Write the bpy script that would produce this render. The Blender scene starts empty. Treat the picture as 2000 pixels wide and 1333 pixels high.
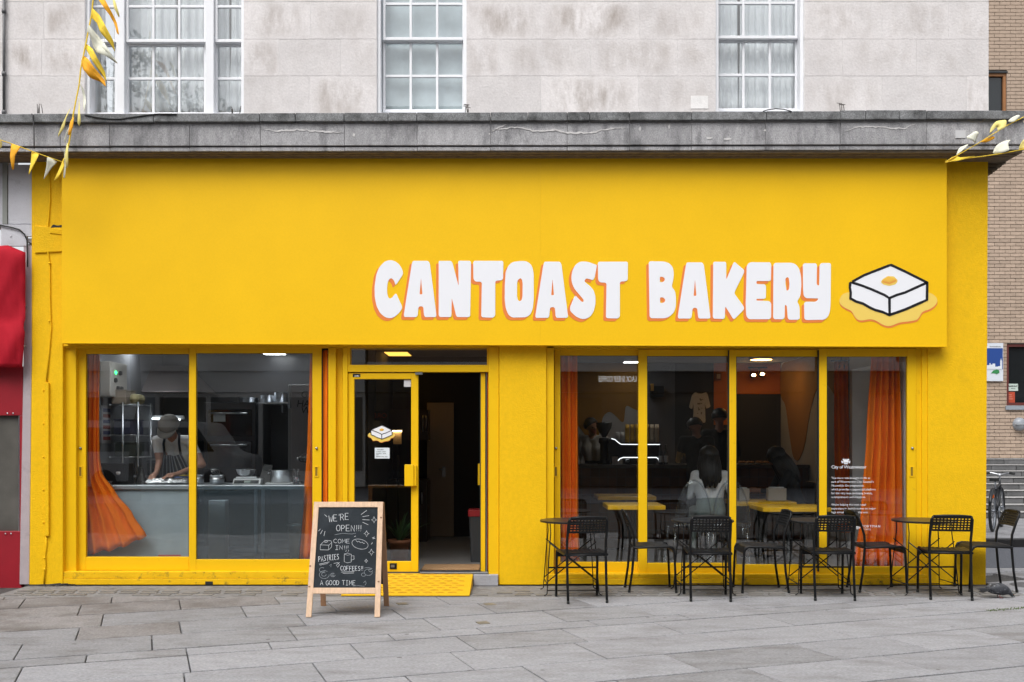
import bpy, bmesh, math, random
from mathutils import Vector, Matrix
from mathutils.geometry import tessellate_polygon

# ------------------------------------------------------------------ camera
sc = bpy.context.scene
CX, F, D, H, HZ = 1000.0, 1944.0, 10.0, 1.46, 860.0     # principal column, focal length (px), distance, eye height, horizon row
cam_d = bpy.data.cameras.new("camera"); cam = bpy.data.objects.new("camera", cam_d)
sc.collection.objects.link(cam); sc.camera = cam
cam.location = (0, -D, H); cam.rotation_euler = (math.radians(90), 0, 0)
cam_d.sensor_width = 36; cam_d.lens = 35; cam_d.shift_y = (HZ - 666.5) / 2000.0
cam_d.clip_start = 0.1; cam_d.clip_end = 500

# ------------------------------------------------------------------ sky and sun (bright overcast)
SUN_EL, SUN_AZ = 58.0, 205.0        # azimuth from +Y, clockwise: behind the camera, a little to its left
world = bpy.data.worlds.new("World"); sc.world = world; world.use_nodes = True
wn, wl = world.node_tree.nodes, world.node_tree.links
wn.clear()
sky = wn.new("ShaderNodeTexSky"); sky.sky_type = 'NISHITA'; sky.sun_disc = False
sky.sun_elevation = math.radians(SUN_EL); sky.sun_rotation = math.radians(SUN_AZ)
sky.air_density = 1.0; sky.dust_density = 4.0; sky.ozone_density = 1.0
hs = wn.new("ShaderNodeHueSaturation"); hs.inputs['Saturation'].default_value = 0.16     # cloud cover takes the blue out
bgn = wn.new("ShaderNodeBackground"); bgn.inputs['Strength'].default_value = 0.15
wo = wn.new("ShaderNodeOutputWorld")
wl.new(sky.outputs[0], hs.inputs['Color']); wl.new(hs.outputs[0], bgn.inputs['Color']); wl.new(bgn.outputs[0], wo.inputs['Surface'])
sun_d = bpy.data.lights.new("sun", 'SUN'); sun_d.energy = 1.1; sun_d.angle = math.radians(40); sun_d.color = (1.0, 0.975, 0.94)
sun = bpy.data.objects.new("sun", sun_d); sc.collection.objects.link(sun)
_a, _e = math.radians(SUN_AZ), math.radians(SUN_EL)
sun_dir = Vector((math.sin(_a) * math.cos(_e), math.cos(_a) * math.cos(_e), math.sin(_e)))
sun.rotation_euler = sun_dir.to_track_quat('Z', 'Y').to_euler()
sc.view_settings.view_transform = 'Standard'; sc.view_settings.look = 'None'
sc.view_settings.exposure = 0.66; sc.view_settings.gamma = 1.0
sc.view_settings.use_curve_mapping = False
sc.render.engine = 'CYCLES'
sc.cycles.use_denoising = True
sc.cycles.max_bounces = 10; sc.cycles.transparent_max_bounces = 24
sc.cycles.diffuse_bounces = 4; sc.cycles.glossy_bounces = 4; sc.cycles.transmission_bounces = 6
sc.cycles.sample_clamp_indirect = 6.0; sc.cycles.caustics_reflective = False; sc.cycles.caustics_refractive = False

# ------------------------------------------------------------------ helpers
R = math.radians
rng = random.Random(7)
def s_at(y): return F / (D + y)
def X_(px, y=0.0): return (px - CX) * (D + y) / F
def Z_(py, y=0.0): return H + (HZ - py) * (D + y) / F

def link(o): sc.collection.objects.link(o); return o
def tag(o, label=None, cat=None, group=None, kind=None):
    if label: o["label"] = label
    if cat: o["category"] = cat
    if group: o["group"] = group
    if kind: o["kind"] = kind
    return o
def empty(name, loc=(0, 0, 0), rz=0.0, parent=None):
    o = bpy.data.objects.new(name, None); link(o); o.location = loc; o.rotation_euler = (0, 0, rz)
    o.empty_display_size = 0.1
    if parent: o.parent = parent
    return o
def thing(name, label, cat, loc=(0, 0, 0), rz=0.0, group=None):
    return tag(empty(name, loc, rz), label, cat, group)
def copy_tree(o, parent=None):
    c = o.copy(); link(c); c.parent = parent
    for ch in o.children: copy_tree(ch, c)
    return c

class MB:
    """collects faces and links them as one mesh object"""
    def __init__(s): s.v = []; s.f = []; s.mi = []; s.sm = []
    def add(s, verts, faces, m=0, smooth=False):
        b = len(s.v); s.v += [tuple(p) for p in verts]
        for f in faces: s.f.append([b + i for i in f]); s.mi.append(m); s.sm.append(smooth)
        return s
    def box(s, x0, x1, y0, y1, z0, z1, m=0):
        if x0 > x1: x0, x1 = x1, x0
        if y0 > y1: y0, y1 = y1, y0
        if z0 > z1: z0, z1 = z1, z0
        v = [(x0,y0,z0),(x1,y0,z0),(x1,y1,z0),(x0,y1,z0),(x0,y0,z1),(x1,y0,z1),(x1,y1,z1),(x0,y1,z1)]
        return s.add(v, [(0,3,2,1),(4,5,6,7),(0,1,5,4),(1,2,6,5),(2,3,7,6),(3,0,4,7)], m)
    def pbox(s, px0, px1, py0, py1, y0, y1, m=0):
        """box whose front face (at y0) covers a pixel rectangle of the photograph"""
        return s.box(X_(px0, y0), X_(px1, y0), y0, y1, Z_(py1, y0), Z_(py0, y0), m)
    def tube(s, pts, r, n=8, m=0, caps=True, smooth=True, flat=1.0):
        pts = [Vector(p) for p in pts]; rr = r if isinstance(r, (list, tuple)) else [r] * len(pts)
        rings = []; up = None
        for i, p in enumerate(pts):
            t = (pts[min(i+1, len(pts)-1)] - pts[max(i-1, 0)])
            if t.length < 1e-9: t = Vector((0, 0, 1))
            t.normalize()
            if up is None:
                up = Vector((0, 0, 1)) if abs(t.z) < 0.9 else Vector((0, 1, 0))
            a = t.cross(up)
            if a.length < 1e-6: a = t.cross(Vector((1, 0, 0)))
            a.normalize(); b = a.cross(t).normalized(); up = b
            rings.append([p + (a * math.cos(2*math.pi*k/n) + b * math.sin(2*math.pi*k/n) * flat) * rr[i] for k in range(n)])
        v = [q for rg in rings for q in rg]; f = []
        for i in range(len(pts) - 1):
            for k in range(n):
                f.append((i*n+k, (i+1)*n+k, (i+1)*n+(k+1) % n, i*n+(k+1) % n))
        s.add(v, f, m, smooth)
        if caps:
            b0 = len(s.v) - len(v)
            s.f.append([b0 + k for k in range(n)]); s.mi.append(m); s.sm.append(False)
            s.f.append([b0 + (len(pts)-1)*n + k for k in reversed(range(n))]); s.mi.append(m); s.sm.append(False)
        return s
    def lathe(s, prof, c=(0, 0, 0), n=24, m=0, smooth=True, axis='z', cap0=True, cap1=True):
        v = []
        for (r, z) in prof:
            for k in range(n):
                a = 2*math.pi*k/n
                p = (r*math.cos(a), r*math.sin(a), z)
                if axis == 'y': p = (r*math.cos(a), z, r*math.sin(a))
                if axis == 'x': p = (z, r*math.cos(a), r*math.sin(a))
                v.append((c[0]+p[0], c[1]+p[1], c[2]+p[2]))
        f = []
        for i in range(len(prof)-1):
            for k in range(n):
                f.append((i*n+k, i*n+(k+1) % n, (i+1)*n+(k+1) % n, (i+1)*n+k))
        s.add(v, f, m, smooth); b0 = len(s.v) - len(v)
        if cap0 and prof[0][0] > 1e-6: s.f.append([b0+k for k in reversed(range(n))]); s.mi.append(m); s.sm.append(False)
        if cap1 and prof[-1][0] > 1e-6: s.f.append([b0+(len(prof)-1)*n+k for k in range(n)]); s.mi.append(m); s.sm.append(False)
        return s
    def ellipsoid(s, c, r, nu=16, nv=10, m=0):
        v = []; f = []
        for i in range(1, nv):
            a = math.pi*i/nv
            for k in range(nu):
                b = 2*math.pi*k/nu
                v.append((c[0]+r[0]*math.sin(a)*math.cos(b), c[1]+r[1]*math.sin(a)*math.sin(b), c[2]+r[2]*math.cos(a)))
        v.append((c[0], c[1], c[2]+r[2])); v.append((c[0], c[1], c[2]-r[2])); t, bt = len(v)-2, len(v)-1
        for i in range(nv-2):
            for k in range(nu):
                f.append((i*nu+k, (i+1)*nu+k, (i+1)*nu+(k+1) % nu, i*nu+(k+1) % nu))
        for k in range(nu):
            f.append((t, k, (k+1) % nu)); f.append((bt, (nv-2)*nu+(k+1) % nu, (nv-2)*nu+k))
        return s.add(v, f, m, True)
    def prism(s, outer, holes=(), y0=0.0, y1=0.01, m=0, to3=None):
        """polygon in (a, b) with holes, extruded from y0 (front) to y1; to3 maps (a, b, depth) to a point"""
        to3 = to3 or (lambda a, b, d: (a, d, b))
        loops = [list(outer)] + [list(h) for h in holes]
        flat = [p for lp in loops for p in lp]
        tris = tessellate_polygon([[Vector((p[0], p[1], 0)) for p in lp] for lp in loops])
        n = len(flat)
        v = [to3(p[0], p[1], y0) for p in flat] + [to3(p[0], p[1], y1) for p in flat]
        f = []
        for t in tris:
            a, b, c = [Vector(flat[i]) for i in t]
            cr = (b-a).x*(c-a).y-(b-a).y*(c-a).x
            t = t if cr > 0 else (t[0], t[2], t[1])
            f.append(tuple(t)); f.append((t[0]+n, t[2]+n, t[1]+n))
        o = 0
        for li, lp in enumerate(loops):
            k = len(lp); ar = sum(lp[i][0]*lp[(i+1) % k][1]-lp[(i+1) % k][0]*lp[i][1] for i in range(k))
            ccw = (ar > 0) == (li == 0)
            for i in range(k):
                a, b = o+i, o+(i+1) % k
                f.append((b, a, a+n, b+n) if ccw else (a, b, b+n, a+n))
            o += k
        return s.add(v, f, m)
    def mesh(s, name):
        me = bpy.data.meshes.new(name); me.from_pydata(s.v, [], s.f)
        me.polygons.foreach_set("material_index", s.mi); me.polygons.foreach_set("use_smooth", s.sm)
        me.update(); return me
    def build(s, name, mats, parent=None, loc=None, bevel=0.0, seg=2, local=False):
        me = s.mesh(name)
        for m in (mats if isinstance(mats, (list, tuple)) else [mats]): me.materials.append(m)
        o = bpy.data.objects.new(name, me); link(o)
        if parent is not None:
            o.parent = parent
            if not local: o.matrix_parent_inverse = Matrix.Translation(Vector(parent_world(parent))).inverted()
        if loc: o.location = loc
        if bevel > 0:
            b = o.modifiers.new("bevel", 'BEVEL'); b.width = bevel; b.segments = seg; b.limit_method = 'ANGLE'; b.angle_limit = R(40)
        return o
def parent_world(p):
    t = Vector((0, 0, 0))
    while p is not None:
        t += Vector(p.location) + p.matrix_parent_inverse.translation; p = p.parent
    return t

def round_poly(pts, r=0.03, n=4):
    """polygon with every corner eased by a small curve"""
    out = []; k = len(pts)
    for i in range(k):
        a, p, b = Vector(pts[i-1]), Vector(pts[i]), Vector(pts[(i+1) % k])
        la, lb = (a-p).length, (b-p).length
        d = min(r, la*0.48, lb*0.48)
        if d < 1e-7: out.append(tuple(p)); continue
        s, e = p+(a-p).normalized()*d, p+(b-p).normalized()*d
        for j in range(n+1):
            t = j/n; q = s*(1-t)**2+p*2*t*(1-t)+e*t*t; out.append((q.x, q.y))
    return out
def clip_half(poly, nx, ny, c):
    """keep the part of a polygon with nx*x + ny*y <= c"""
    out = []; k = len(poly)
    for i in range(k):
        p, q = poly[i], poly[(i+1) % k]
        dp, dq = nx*p[0]+ny*p[1]-c, nx*q[0]+ny*q[1]-c
        if dp <= 0: out.append(p)
        if (dp < 0 < dq) or (dq < 0 < dp):
            t = dp/(dp-dq); out.append((p[0]+(q[0]-p[0])*t, p[1]+(q[1]-p[1])*t))
    return out
def text_mesh(body, size, name, align='LEFT', extrude=0.0, spacing=1.0, shear=0.0):
    cu = bpy.data.curves.new(name, 'FONT'); cu.body = body; cu.size = size; cu.align_x = align; cu.extrude = extrude
    cu.space_character = spacing; cu.shear = shear; cu.resolution_u = 3
    t = bpy.data.objects.new(name, cu); link(t)
    dg = bpy.context.evaluated_depsgraph_get()
    me = bpy.data.meshes.new_from_object(t.evaluated_get(dg)); me.name = name
    bpy.data.objects.remove(t); bpy.data.curves.remove(cu)
    return me
def text_obj(body, size, name, mt, loc, parent=None, align='LEFT', rot=(90, 0, 0), extrude=0.0006, spacing=1.0, shear=0.0, xs=1.0):
    me = text_mesh(body, size, name, align, extrude, spacing, shear); me.transform(Matrix.Diagonal((xs, 1, 1, 1)))
    me.materials.clear(); me.materials.append(mt)
    me.transform(Matrix.Translation(Vector(loc)) @ Matrix.Rotation(R(rot[2]), 4, 'Z') @ Matrix.Rotation(R(rot[1]), 4, 'Y') @ Matrix.Rotation(R(rot[0]), 4, 'X'))
    o = bpy.data.objects.new(name, me); link(o)
    if parent is not None:
        o.parent = parent; o.matrix_parent_inverse = Matrix.Translation(parent_world(parent)).inverted()
    return o

# ------------------------------------------------------------------ materials
MATS = {}
def mat(name, col, rough=0.6, metal=0.0, var=0.0, scale=4.0, bump=0.0, bscale=60.0, rnd=0.0, spec=0.5,
        stain=None, stain_amt=0.0, stain_scale=1.5, stain_lo=0.5, stain_hi=0.7, stretch=None, emit=0.0, sheen=0.0, coat=0.0, speck=0.0, speck_scale=70.0):
    if name in MATS: return MATS[name]
    m = bpy.data.materials.new(name); MATS[name] = m; m.use_nodes = True
    nt = m.node_tree; N, L = nt.nodes, nt.links
    b = N["Principled BSDF"]
    b.inputs['Base Color'].default_value = (*col, 1); b.inputs['Roughness'].default_value = rough; b.inputs['Metallic'].default_value = metal
    b.inputs['Specular IOR Level'].default_value = spec
    if sheen: b.inputs['Sheen Weight'].default_value = sheen
    if coat: b.inputs['Coat Weight'].default_value = coat; b.inputs['Coat Roughness'].default_value = 0.08
    if emit: b.inputs['Emission Color'].default_value = (*col, 1); b.inputs['Emission Strength'].default_value = emit
    geo = N.new("ShaderNodeNewGeometry"); vec = geo.outputs['Position']
    if stretch:
        mp = N.new("ShaderNodeMapping"); mp.inputs['Scale'].default_value = stretch; L.new(vec, mp.inputs['Vector']); vec = mp.outputs[0]
    cur = None
    if var or rnd or stain_amt or speck:
        val = N.new("ShaderNodeValue"); val.outputs[0].default_value = 1.0; fac = val.outputs[0]
        if var:
            nz = N.new("ShaderNodeTexNoise"); nz.inputs['Scale'].default_value = scale; nz.inputs['Detail'].default_value = 6; nz.inputs['Roughness'].default_value = 0.6
            L.new(vec, nz.inputs['Vector'])
            mr = N.new("ShaderNodeMapRange"); mr.inputs['From Min'].default_value = 0.25; mr.inputs['From Max'].default_value = 0.75
            mr.inputs['To Min'].default_value = 1-var; mr.inputs['To Max'].default_value = 1+var
            L.new(nz.outputs['Fac'], mr.inputs['Value']); fac = mr.outputs[0]
        if rnd:
            oi = N.new("ShaderNodeObjectInfo"); mr2 = N.new("ShaderNodeMapRange")
            mr2.inputs['To Min'].default_value = 1-rnd; mr2.inputs['To Max'].default_value = 1+rnd
            L.new(oi.outputs['Random'], mr2.inputs['Value'])
            mu = N.new("ShaderNodeMath"); mu.operation = 'MULTIPLY'; L.new(fac, mu.inputs[0]); L.new(mr2.outputs[0], mu.inputs[1]); fac = mu.outputs[0]
        if speck:
            ns = N.new("ShaderNodeTexNoise"); ns.inputs['Scale'].default_value = speck_scale; ns.inputs['Detail'].default_value = 3; ns.inputs['Roughness'].default_value = 0.7
            L.new(vec, ns.inputs['Vector']); ms = N.new("ShaderNodeMapRange"); ms.inputs['From Min'].default_value = 0.35; ms.inputs['From Max'].default_value = 0.65
            ms.inputs['To Min'].default_value = 1-speck; ms.inputs['To Max'].default_value = 1+speck*0.6; L.new(ns.outputs['Fac'], ms.inputs['Value'])
            mu = N.new("ShaderNodeMath"); mu.operation = 'MULTIPLY'; L.new(fac, mu.inputs[0]); L.new(ms.outputs[0], mu.inputs[1]); fac = mu.outputs[0]
        vm = N.new("ShaderNodeVectorMath"); vm.operation = 'SCALE'; vm.inputs[0].default_value = col
        L.new(fac, vm.inputs['Scale']); cur = vm.outputs[0]
        if stain_amt:
            n2 = N.new("ShaderNodeTexNoise"); n2.inputs['Scale'].default_value = stain_scale; n2.inputs['Detail'].default_value = 8; n2.inputs['Roughness'].default_value = 0.65
            ad = N.new("ShaderNodeVectorMath"); ad.operation = 'ADD'; ad.inputs[1].default_value = (13.7, 5.1, 8.3)
            L.new(vec, ad.inputs[0]); L.new(ad.outputs[0], n2.inputs['Vector'])
            r2 = N.new("ShaderNodeMapRange"); r2.inputs['From Min'].default_value = stain_lo; r2.inputs['From Max'].default_value = stain_hi
            r2.inputs['To Max'].default_value = stain_amt; L.new(n2.outputs['Fac'], r2.inputs['Value'])
            mx = N.new("ShaderNodeMix"); mx.data_type = 'RGBA'; L.new(r2.outputs[0], mx.inputs[0]); L.new(cur, mx.inputs[6])
            mx.inputs[7].default_value = (*stain, 1); cur = mx.outputs[2]
        L.new(cur, b.inputs['Base Color'])
    if bump:
        n3 = N.new("ShaderNodeTexNoise"); n3.inputs['Scale'].default_value = bscale; n3.inputs['Detail'].default_value = 5
        L.new(vec, n3.inputs['Vector']); bp = N.new("ShaderNodeBump"); bp.inputs['Strength'].default_value = bump; bp.inputs['Distance'].default_value = 0.01
        L.new(n3.outputs['Fac'], bp.inputs['Height']); L.new(bp.outputs[0], b.inputs['Normal'])
    return m
def glass_mat(name, f0=0.04, tint=(0.93, 0.95, 0.95), rough=0.0):
    """thin pane: clear, with a mirror share that grows toward grazing angles"""
    m = bpy.data.materials.new(name); MATS[name] = m; m.use_nodes = True; nt = m.node_tree; N, L = nt.nodes, nt.links; N.clear()
    out = N.new("ShaderNodeOutputMaterial"); mx = N.new("ShaderNodeMixShader"); tr = N.new("ShaderNodeBsdfTransparent"); gl = N.new("ShaderNodeBsdfGlossy")
    tr.inputs[0].default_value = (*tint, 1); gl.inputs['Roughness'].default_value = rough; gl.inputs[0].default_value = (1, 1, 1, 1)
    g = N.new("ShaderNodeNewGeometry"); dt = N.new("ShaderNodeVectorMath"); dt.operation = 'DOT_PRODUCT'
    L.new(g.outputs['Incoming'], dt.inputs[0]); L.new(g.outputs['Normal'], dt.inputs[1])
    def mth(op, a, b=None):
        q = N.new("ShaderNodeMath"); q.operation = op
        for i, w in enumerate((a, b)):
            if w is None: continue
            if isinstance(w, (int, float)): q.inputs[i].default_value = w
            else: L.new(w, q.inputs[i])
        return q.outputs[0]
    c = mth('ABSOLUTE', dt.outputs['Value']); p = mth('POWER', mth('SUBTRACT', 1.0, c), 5.0)
    fr = mth('ADD', mth('MULTIPLY', p, 1-f0), f0)
    L.new(fr, mx.inputs[0]); L.new(tr.outputs[0], mx.inputs[1]); L.new(gl.outputs[0], mx.inputs[2]); L.new(mx.outputs[0], out.inputs[0])
    return m
def lamp_mat(name, col, strength):
    m = bpy.data.materials.new(name); MATS[name] = m; m.use_nodes = True; N, L = m.node_tree.nodes, m.node_tree.links; N.clear()
    e = N.new("ShaderNodeEmission"); e.inputs[0].default_value = (*col, 1); e.inputs[1].default_value = strength
    o = N.new("ShaderNodeOutputMaterial"); L.new(e.outputs[0], o.inputs[0]); return m

YC = (0.86, 0.52, 0.012)
yellow = mat("yellow_masonry_paint", (.84, .50, .006), 0.6, var=0.05, scale=3, bump=0.45, bscale=70, spec=.18, stain=(0.42, 0.23, 0.01), stain_amt=0.16, stain_scale=2.6, stain_lo=0.58, stain_hi=0.75, speck=.05, speck_scale=25)
yellow_dirty = mat("yellow_plinth_paint", (0.80, 0.47, 0.007), 0.6, var=0.08, scale=6, bump=0.5, bscale=50, spec=.2, stain=(0.13, 0.09, 0.03), stain_amt=0.85, stain_scale=11, stain_lo=0.56, stain_hi=0.70)
yellow_frame = mat("yellow_gloss_paint", (0.83, 0.50, 0.006), 0.42, var=0.03, scale=4, bump=0.06, bscale=70, spec=.25, stain=(0.4, 0.22, 0.02), stain_amt=0.3, stain_scale=14, stain_lo=0.60, stain_hi=0.75)
sign_yellow = mat("yellow_sign_panel", (0.88, 0.52, 0.005), 0.5, var=0.035, scale=1.6, bump=0.10, bscale=3.0, spec=.22, speck=.025, speck_scale=60, stain=(0.74, 0.43, 0.008), stain_amt=.15, stain_scale=.9, stain_lo=.5, stain_hi=.75)
sign_white = mat("white_vinyl", (0.82, 0.83, 0.87), 0.45, var=0.01, scale=3)
sign_orange = mat("orange_vinyl", (0.80, 0.22, 0.045), 0.45, var=0.02)
sign_black = mat("black_vinyl", (0.008, 0.008, 0.012), 0.4)
sign_cream = mat("honey_vinyl", (0.84, 0.60, 0.12), 0.45)
butter_m = mat("butter_vinyl", (0.85, 0.50, 0.07), 0.45)
butter_side = mat("butter_edge_vinyl", (0.80, 0.36, 0.06), 0.45)
def weather_blocks(m, amt=.55, col=(.36, .30, .265)):
    """brown weathering held in the middle of each block, paler along its washed edges"""
    N, L = m.node_tree.nodes, m.node_tree.links; b = N["Principled BSDF"]; src = b.inputs['Base Color'].links[0].from_socket
    tc = N.new("ShaderNodeTexCoord"); sp = N.new("ShaderNodeSeparateXYZ"); L.new(tc.outputs['Generated'], sp.inputs[0])
    def mth(op, a, c=None):
        q = N.new("ShaderNodeMath"); q.operation = op
        for i, w in enumerate((a, c)):
            if w is None: continue
            if isinstance(w, (int, float)): q.inputs[i].default_value = w
            else: L.new(w, q.inputs[i])
        return q.outputs[0]
    def band(o): return mth('SUBTRACT', 1.0, mth('POWER', mth('ABSOLUTE', mth('SUBTRACT', mth('MULTIPLY', o, 2.0), 1.0)), 3.0))
    nz = N.new("ShaderNodeTexNoise"); nz.inputs['Scale'].default_value = 1.0; nz.inputs['Detail'].default_value = 12; nz.inputs['Roughness'].default_value = .68; g_ = N.new("ShaderNodeNewGeometry"); mp = N.new("ShaderNodeMapping"); mp.inputs['Scale'].default_value = (5.5, 5.5, 2.0); L.new(g_.outputs['Position'], mp.inputs['Vector']); L.new(mp.outputs[0], nz.inputs['Vector'])
    mr = N.new("ShaderNodeMapRange"); mr.inputs['From Min'].default_value = .40; mr.inputs['From Max'].default_value = .70; L.new(nz.outputs['Fac'], mr.inputs['Value'])
    oi = N.new("ShaderNodeObjectInfo"); k = mth('MULTIPLY', mth('MULTIPLY', mth('MULTIPLY', band(sp.outputs['X']), band(sp.outputs['Z'])), mr.outputs[0]), mth('MULTIPLY', oi.outputs['Random'], amt))
    mx = N.new("ShaderNodeMix"); mx.data_type = 'RGBA'; L.new(k, mx.inputs[0]); L.new(src, mx.inputs[6]); mx.inputs[7].default_value = (*col, 1); L.new(mx.outputs[2], b.inputs['Base Color'])
stone = mat("portland_stone", (0.70, 0.67, 0.665), 0.85, var=0.09, scale=2.5, bump=0.3, bscale=45, rnd=0.06, spec=.25, stain=(0.44, 0.40, 0.38), stain_amt=0.35, stain_scale=4.5, stain_lo=0.51, stain_hi=0.74, speck=.07, speck_scale=55)
weather_blocks(stone, 1.25, (.37, .325, .295))
mortar = mat("pale_mortar", (0.80, 0.785, 0.775), 0.9, var=0.15, scale=8, bump=0.3)
cornice_m = mat("weathered_cornice_stone", (0.40, 0.395, 0.405), 0.9, var=0.22, scale=9, bump=0.6, bscale=90, rnd=0.12, spec=.2, stain=(0.085, 0.085, 0.09), stain_amt=0.85, stain_scale=2.6, stain_lo=0.49, stain_hi=0.72, speck=.35, speck_scale=80, stretch=(1.9, 1.9, .65))
cornice_cap = mat("sooty_cornice_cap", (0.22, 0.225, 0.23), 0.9, var=0.3, scale=14, bump=0.5, bscale=80, rnd=0.10, spec=.2, stain=(0.045, 0.046, 0.045), stain_amt=0.85, stain_scale=6, stain_lo=0.47, stain_hi=0.7, speck=.4, speck_scale=100)
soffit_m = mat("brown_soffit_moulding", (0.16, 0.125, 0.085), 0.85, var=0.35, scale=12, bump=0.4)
patch_m = mat("exposed_white_stone", (0.58, 0.565, 0.56), 0.9, var=0.15, scale=40, bump=0.6)
white_paint = mat("white_window_paint", (0.80, 0.81, 0.84), 0.45, var=0.03, scale=5, bump=0.08)
flag_m = mat("york_stone_flag", (0.282, 0.284, 0.299), 0.8, var=0.12, scale=5.5, bump=0.7, bscale=42, rnd=0.08, spec=.3, stain=(0.13, 0.122, 0.12), stain_amt=0.7, stain_scale=1.5, stain_lo=0.50, stain_hi=0.76, speck=.26, speck_scale=40, stretch=(1.0, 2.2, 1.0))
flag_brown = mat("worn_brown_flag", (0.215, 0.205, 0.203), 0.8, var=0.16, scale=6, bump=0.6, bscale=40, rnd=0.10, spec=.3, stain=(0.095, 0.082, 0.072), stain_amt=0.75, stain_scale=2.4, stain_lo=0.46, stain_hi=0.7, speck=.25, speck_scale=48)
joint_m = mat("pavement_joint_grit", (0.055, 0.052, 0.05), 0.95, var=0.3, scale=30, bump=0.6, bscale=120)
asphalt = mat("asphalt", (0.105, 0.112, 0.13), 0.85, var=0.2, scale=40, bump=0.5, bscale=200)
kerb_m = mat("dark_kerb_stone", (0.012, 0.012, 0.013), 0.85, var=0.2, scale=12, bump=0.3)
pine = mat("planed_pine", (0.62, 0.43, 0.29), 0.6, var=0.16, scale=4, stretch=(14, 14, 1.2), bump=0.15, bscale=20)
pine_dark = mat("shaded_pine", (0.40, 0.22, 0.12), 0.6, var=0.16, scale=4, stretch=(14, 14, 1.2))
slate = mat("blackboard", (0.014, 0.019, 0.024), 0.7, var=0.35, scale=5, spec=.2, stain=(0.04, 0.048, 0.056), stain_amt=0.6, stain_scale=4, stain_lo=0.52, stain_hi=0.75)
chalk = mat("chalk", (0.52, 0.54, 0.56), 0.95, var=0.25, scale=120)
black_metal = mat("black_powder_coat", (0.0045, 0.005, 0.006), 0.42, var=0.1, scale=30, spec=.3)
black_plastic = mat("black_plastic", (0.006, 0.0065, 0.0075), 0.5, var=0.1, scale=30, bump=0.05, spec=.3)
orange_cloth = mat("orange_curtain", (0.82, 0.175, 0.010), 0.85, var=0.10, scale=6, bump=0.9, bscale=9, spec=.1, stretch=(1.6, 1.6, .7))
rubber = mat("black_rubber", (0.012, 0.014, 0.014), 0.6)
steel = mat("brushed_steel", (0.55, 0.57, 0.60), 0.28, 1.0, var=0.06, scale=20)
dark_steel = mat("dull_steel", (0.30, 0.32, 0.35), 0.42, 1.0, var=0.1, scale=10)
glass = glass_mat("window_glass", 0.075)
glass_up = glass_mat("sash_glass", 0.06, (0.96, 0.975, 0.975))
acrylic = glass_mat("clear_acrylic", 0.05, (0.86, 0.88, 0.90), 0.02)

def gum_spots(m, scale=2.6, rad=.055, col=(.085, .083, .082), amt=.75):
    """trodden gum and drips: small round marks scattered over the paving"""
    N, L = m.node_tree.nodes, m.node_tree.links; b = N["Principled BSDF"]; src = b.inputs['Base Color'].links[0].from_socket
    g_ = N.new("ShaderNodeNewGeometry")
    for sc_, r_, c_, a_ in ((scale, rad, col, amt), (scale*2.3, rad*.8, (.45, .45, .46), .35), (scale*4.7, rad*1.2, tuple(x*.9 for x in col), amt*.6)):
        vo = N.new("ShaderNodeTexVoronoi"); vo.inputs['Scale'].default_value = sc_; vo.inputs['Randomness'].default_value = 1.0; L.new(g_.outputs['Position'], vo.inputs['Vector'])
        mr = N.new("ShaderNodeMapRange"); mr.inputs['From Min'].default_value = r_*.7; mr.inputs['From Max'].default_value = r_; mr.inputs['To Min'].default_value = a_; mr.inputs['To Max'].default_value = 0.0; L.new(vo.outputs['Distance'], mr.inputs['Value'])
        mx = N.new("ShaderNodeMix"); mx.data_type = 'RGBA'; L.new(mr.outputs[0], mx.inputs[0]); L.new(src, mx.inputs[6]); mx.inputs[7].default_value = (*c_, 1); src = mx.outputs[2]
    L.new(src, b.inputs['Base Color'])
flag_mid = mat("mid_grey_flag", (0.255, 0.256, 0.266), 0.8, var=0.15, scale=6, bump=0.7, bscale=40, rnd=0.08, spec=.3, stain=(0.11, 0.10, 0.095), stain_amt=0.7, stain_scale=1.8, stain_lo=0.48, stain_hi=0.74, speck=.28, speck_scale=42, stretch=(1.0, 2.2, 1.0))
for _m in (flag_m, flag_brown, flag_mid): gum_spots(_m)
def scribble(m, px0, px1, py, h, y, rg, z=None):
    """a row of small unreadable marks"""
    x = px0
    while x < px1:
        w = rg.uniform(.5, 1.3)*h*.5; m.pbox(x, min(px1, x+w), py-h*rg.uniform(.6, 1), py, y-.0012, y); x += w+h*.22
# ================================================================== THE SETTING: ground, road, far pavement
def struct(o, kind="structure"): o["kind"] = kind; return o
g = MB(); g.add([(-60, -60, -0.05), (60, -60, -0.05), (60, 60, -0.05), (-60, 60, -0.05)], [(0, 1, 2, 3)])
struct(g.build("ground", joint_m))
pv = MB(); pv.add([(-30, -18, -0.03), (30, -18, -0.03), (30, 1.4, -0.03), (-30, 1.4, -0.03)], [(0, 1, 2, 3)])
pavement = struct(pv.build("pavement", joint_m))
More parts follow.
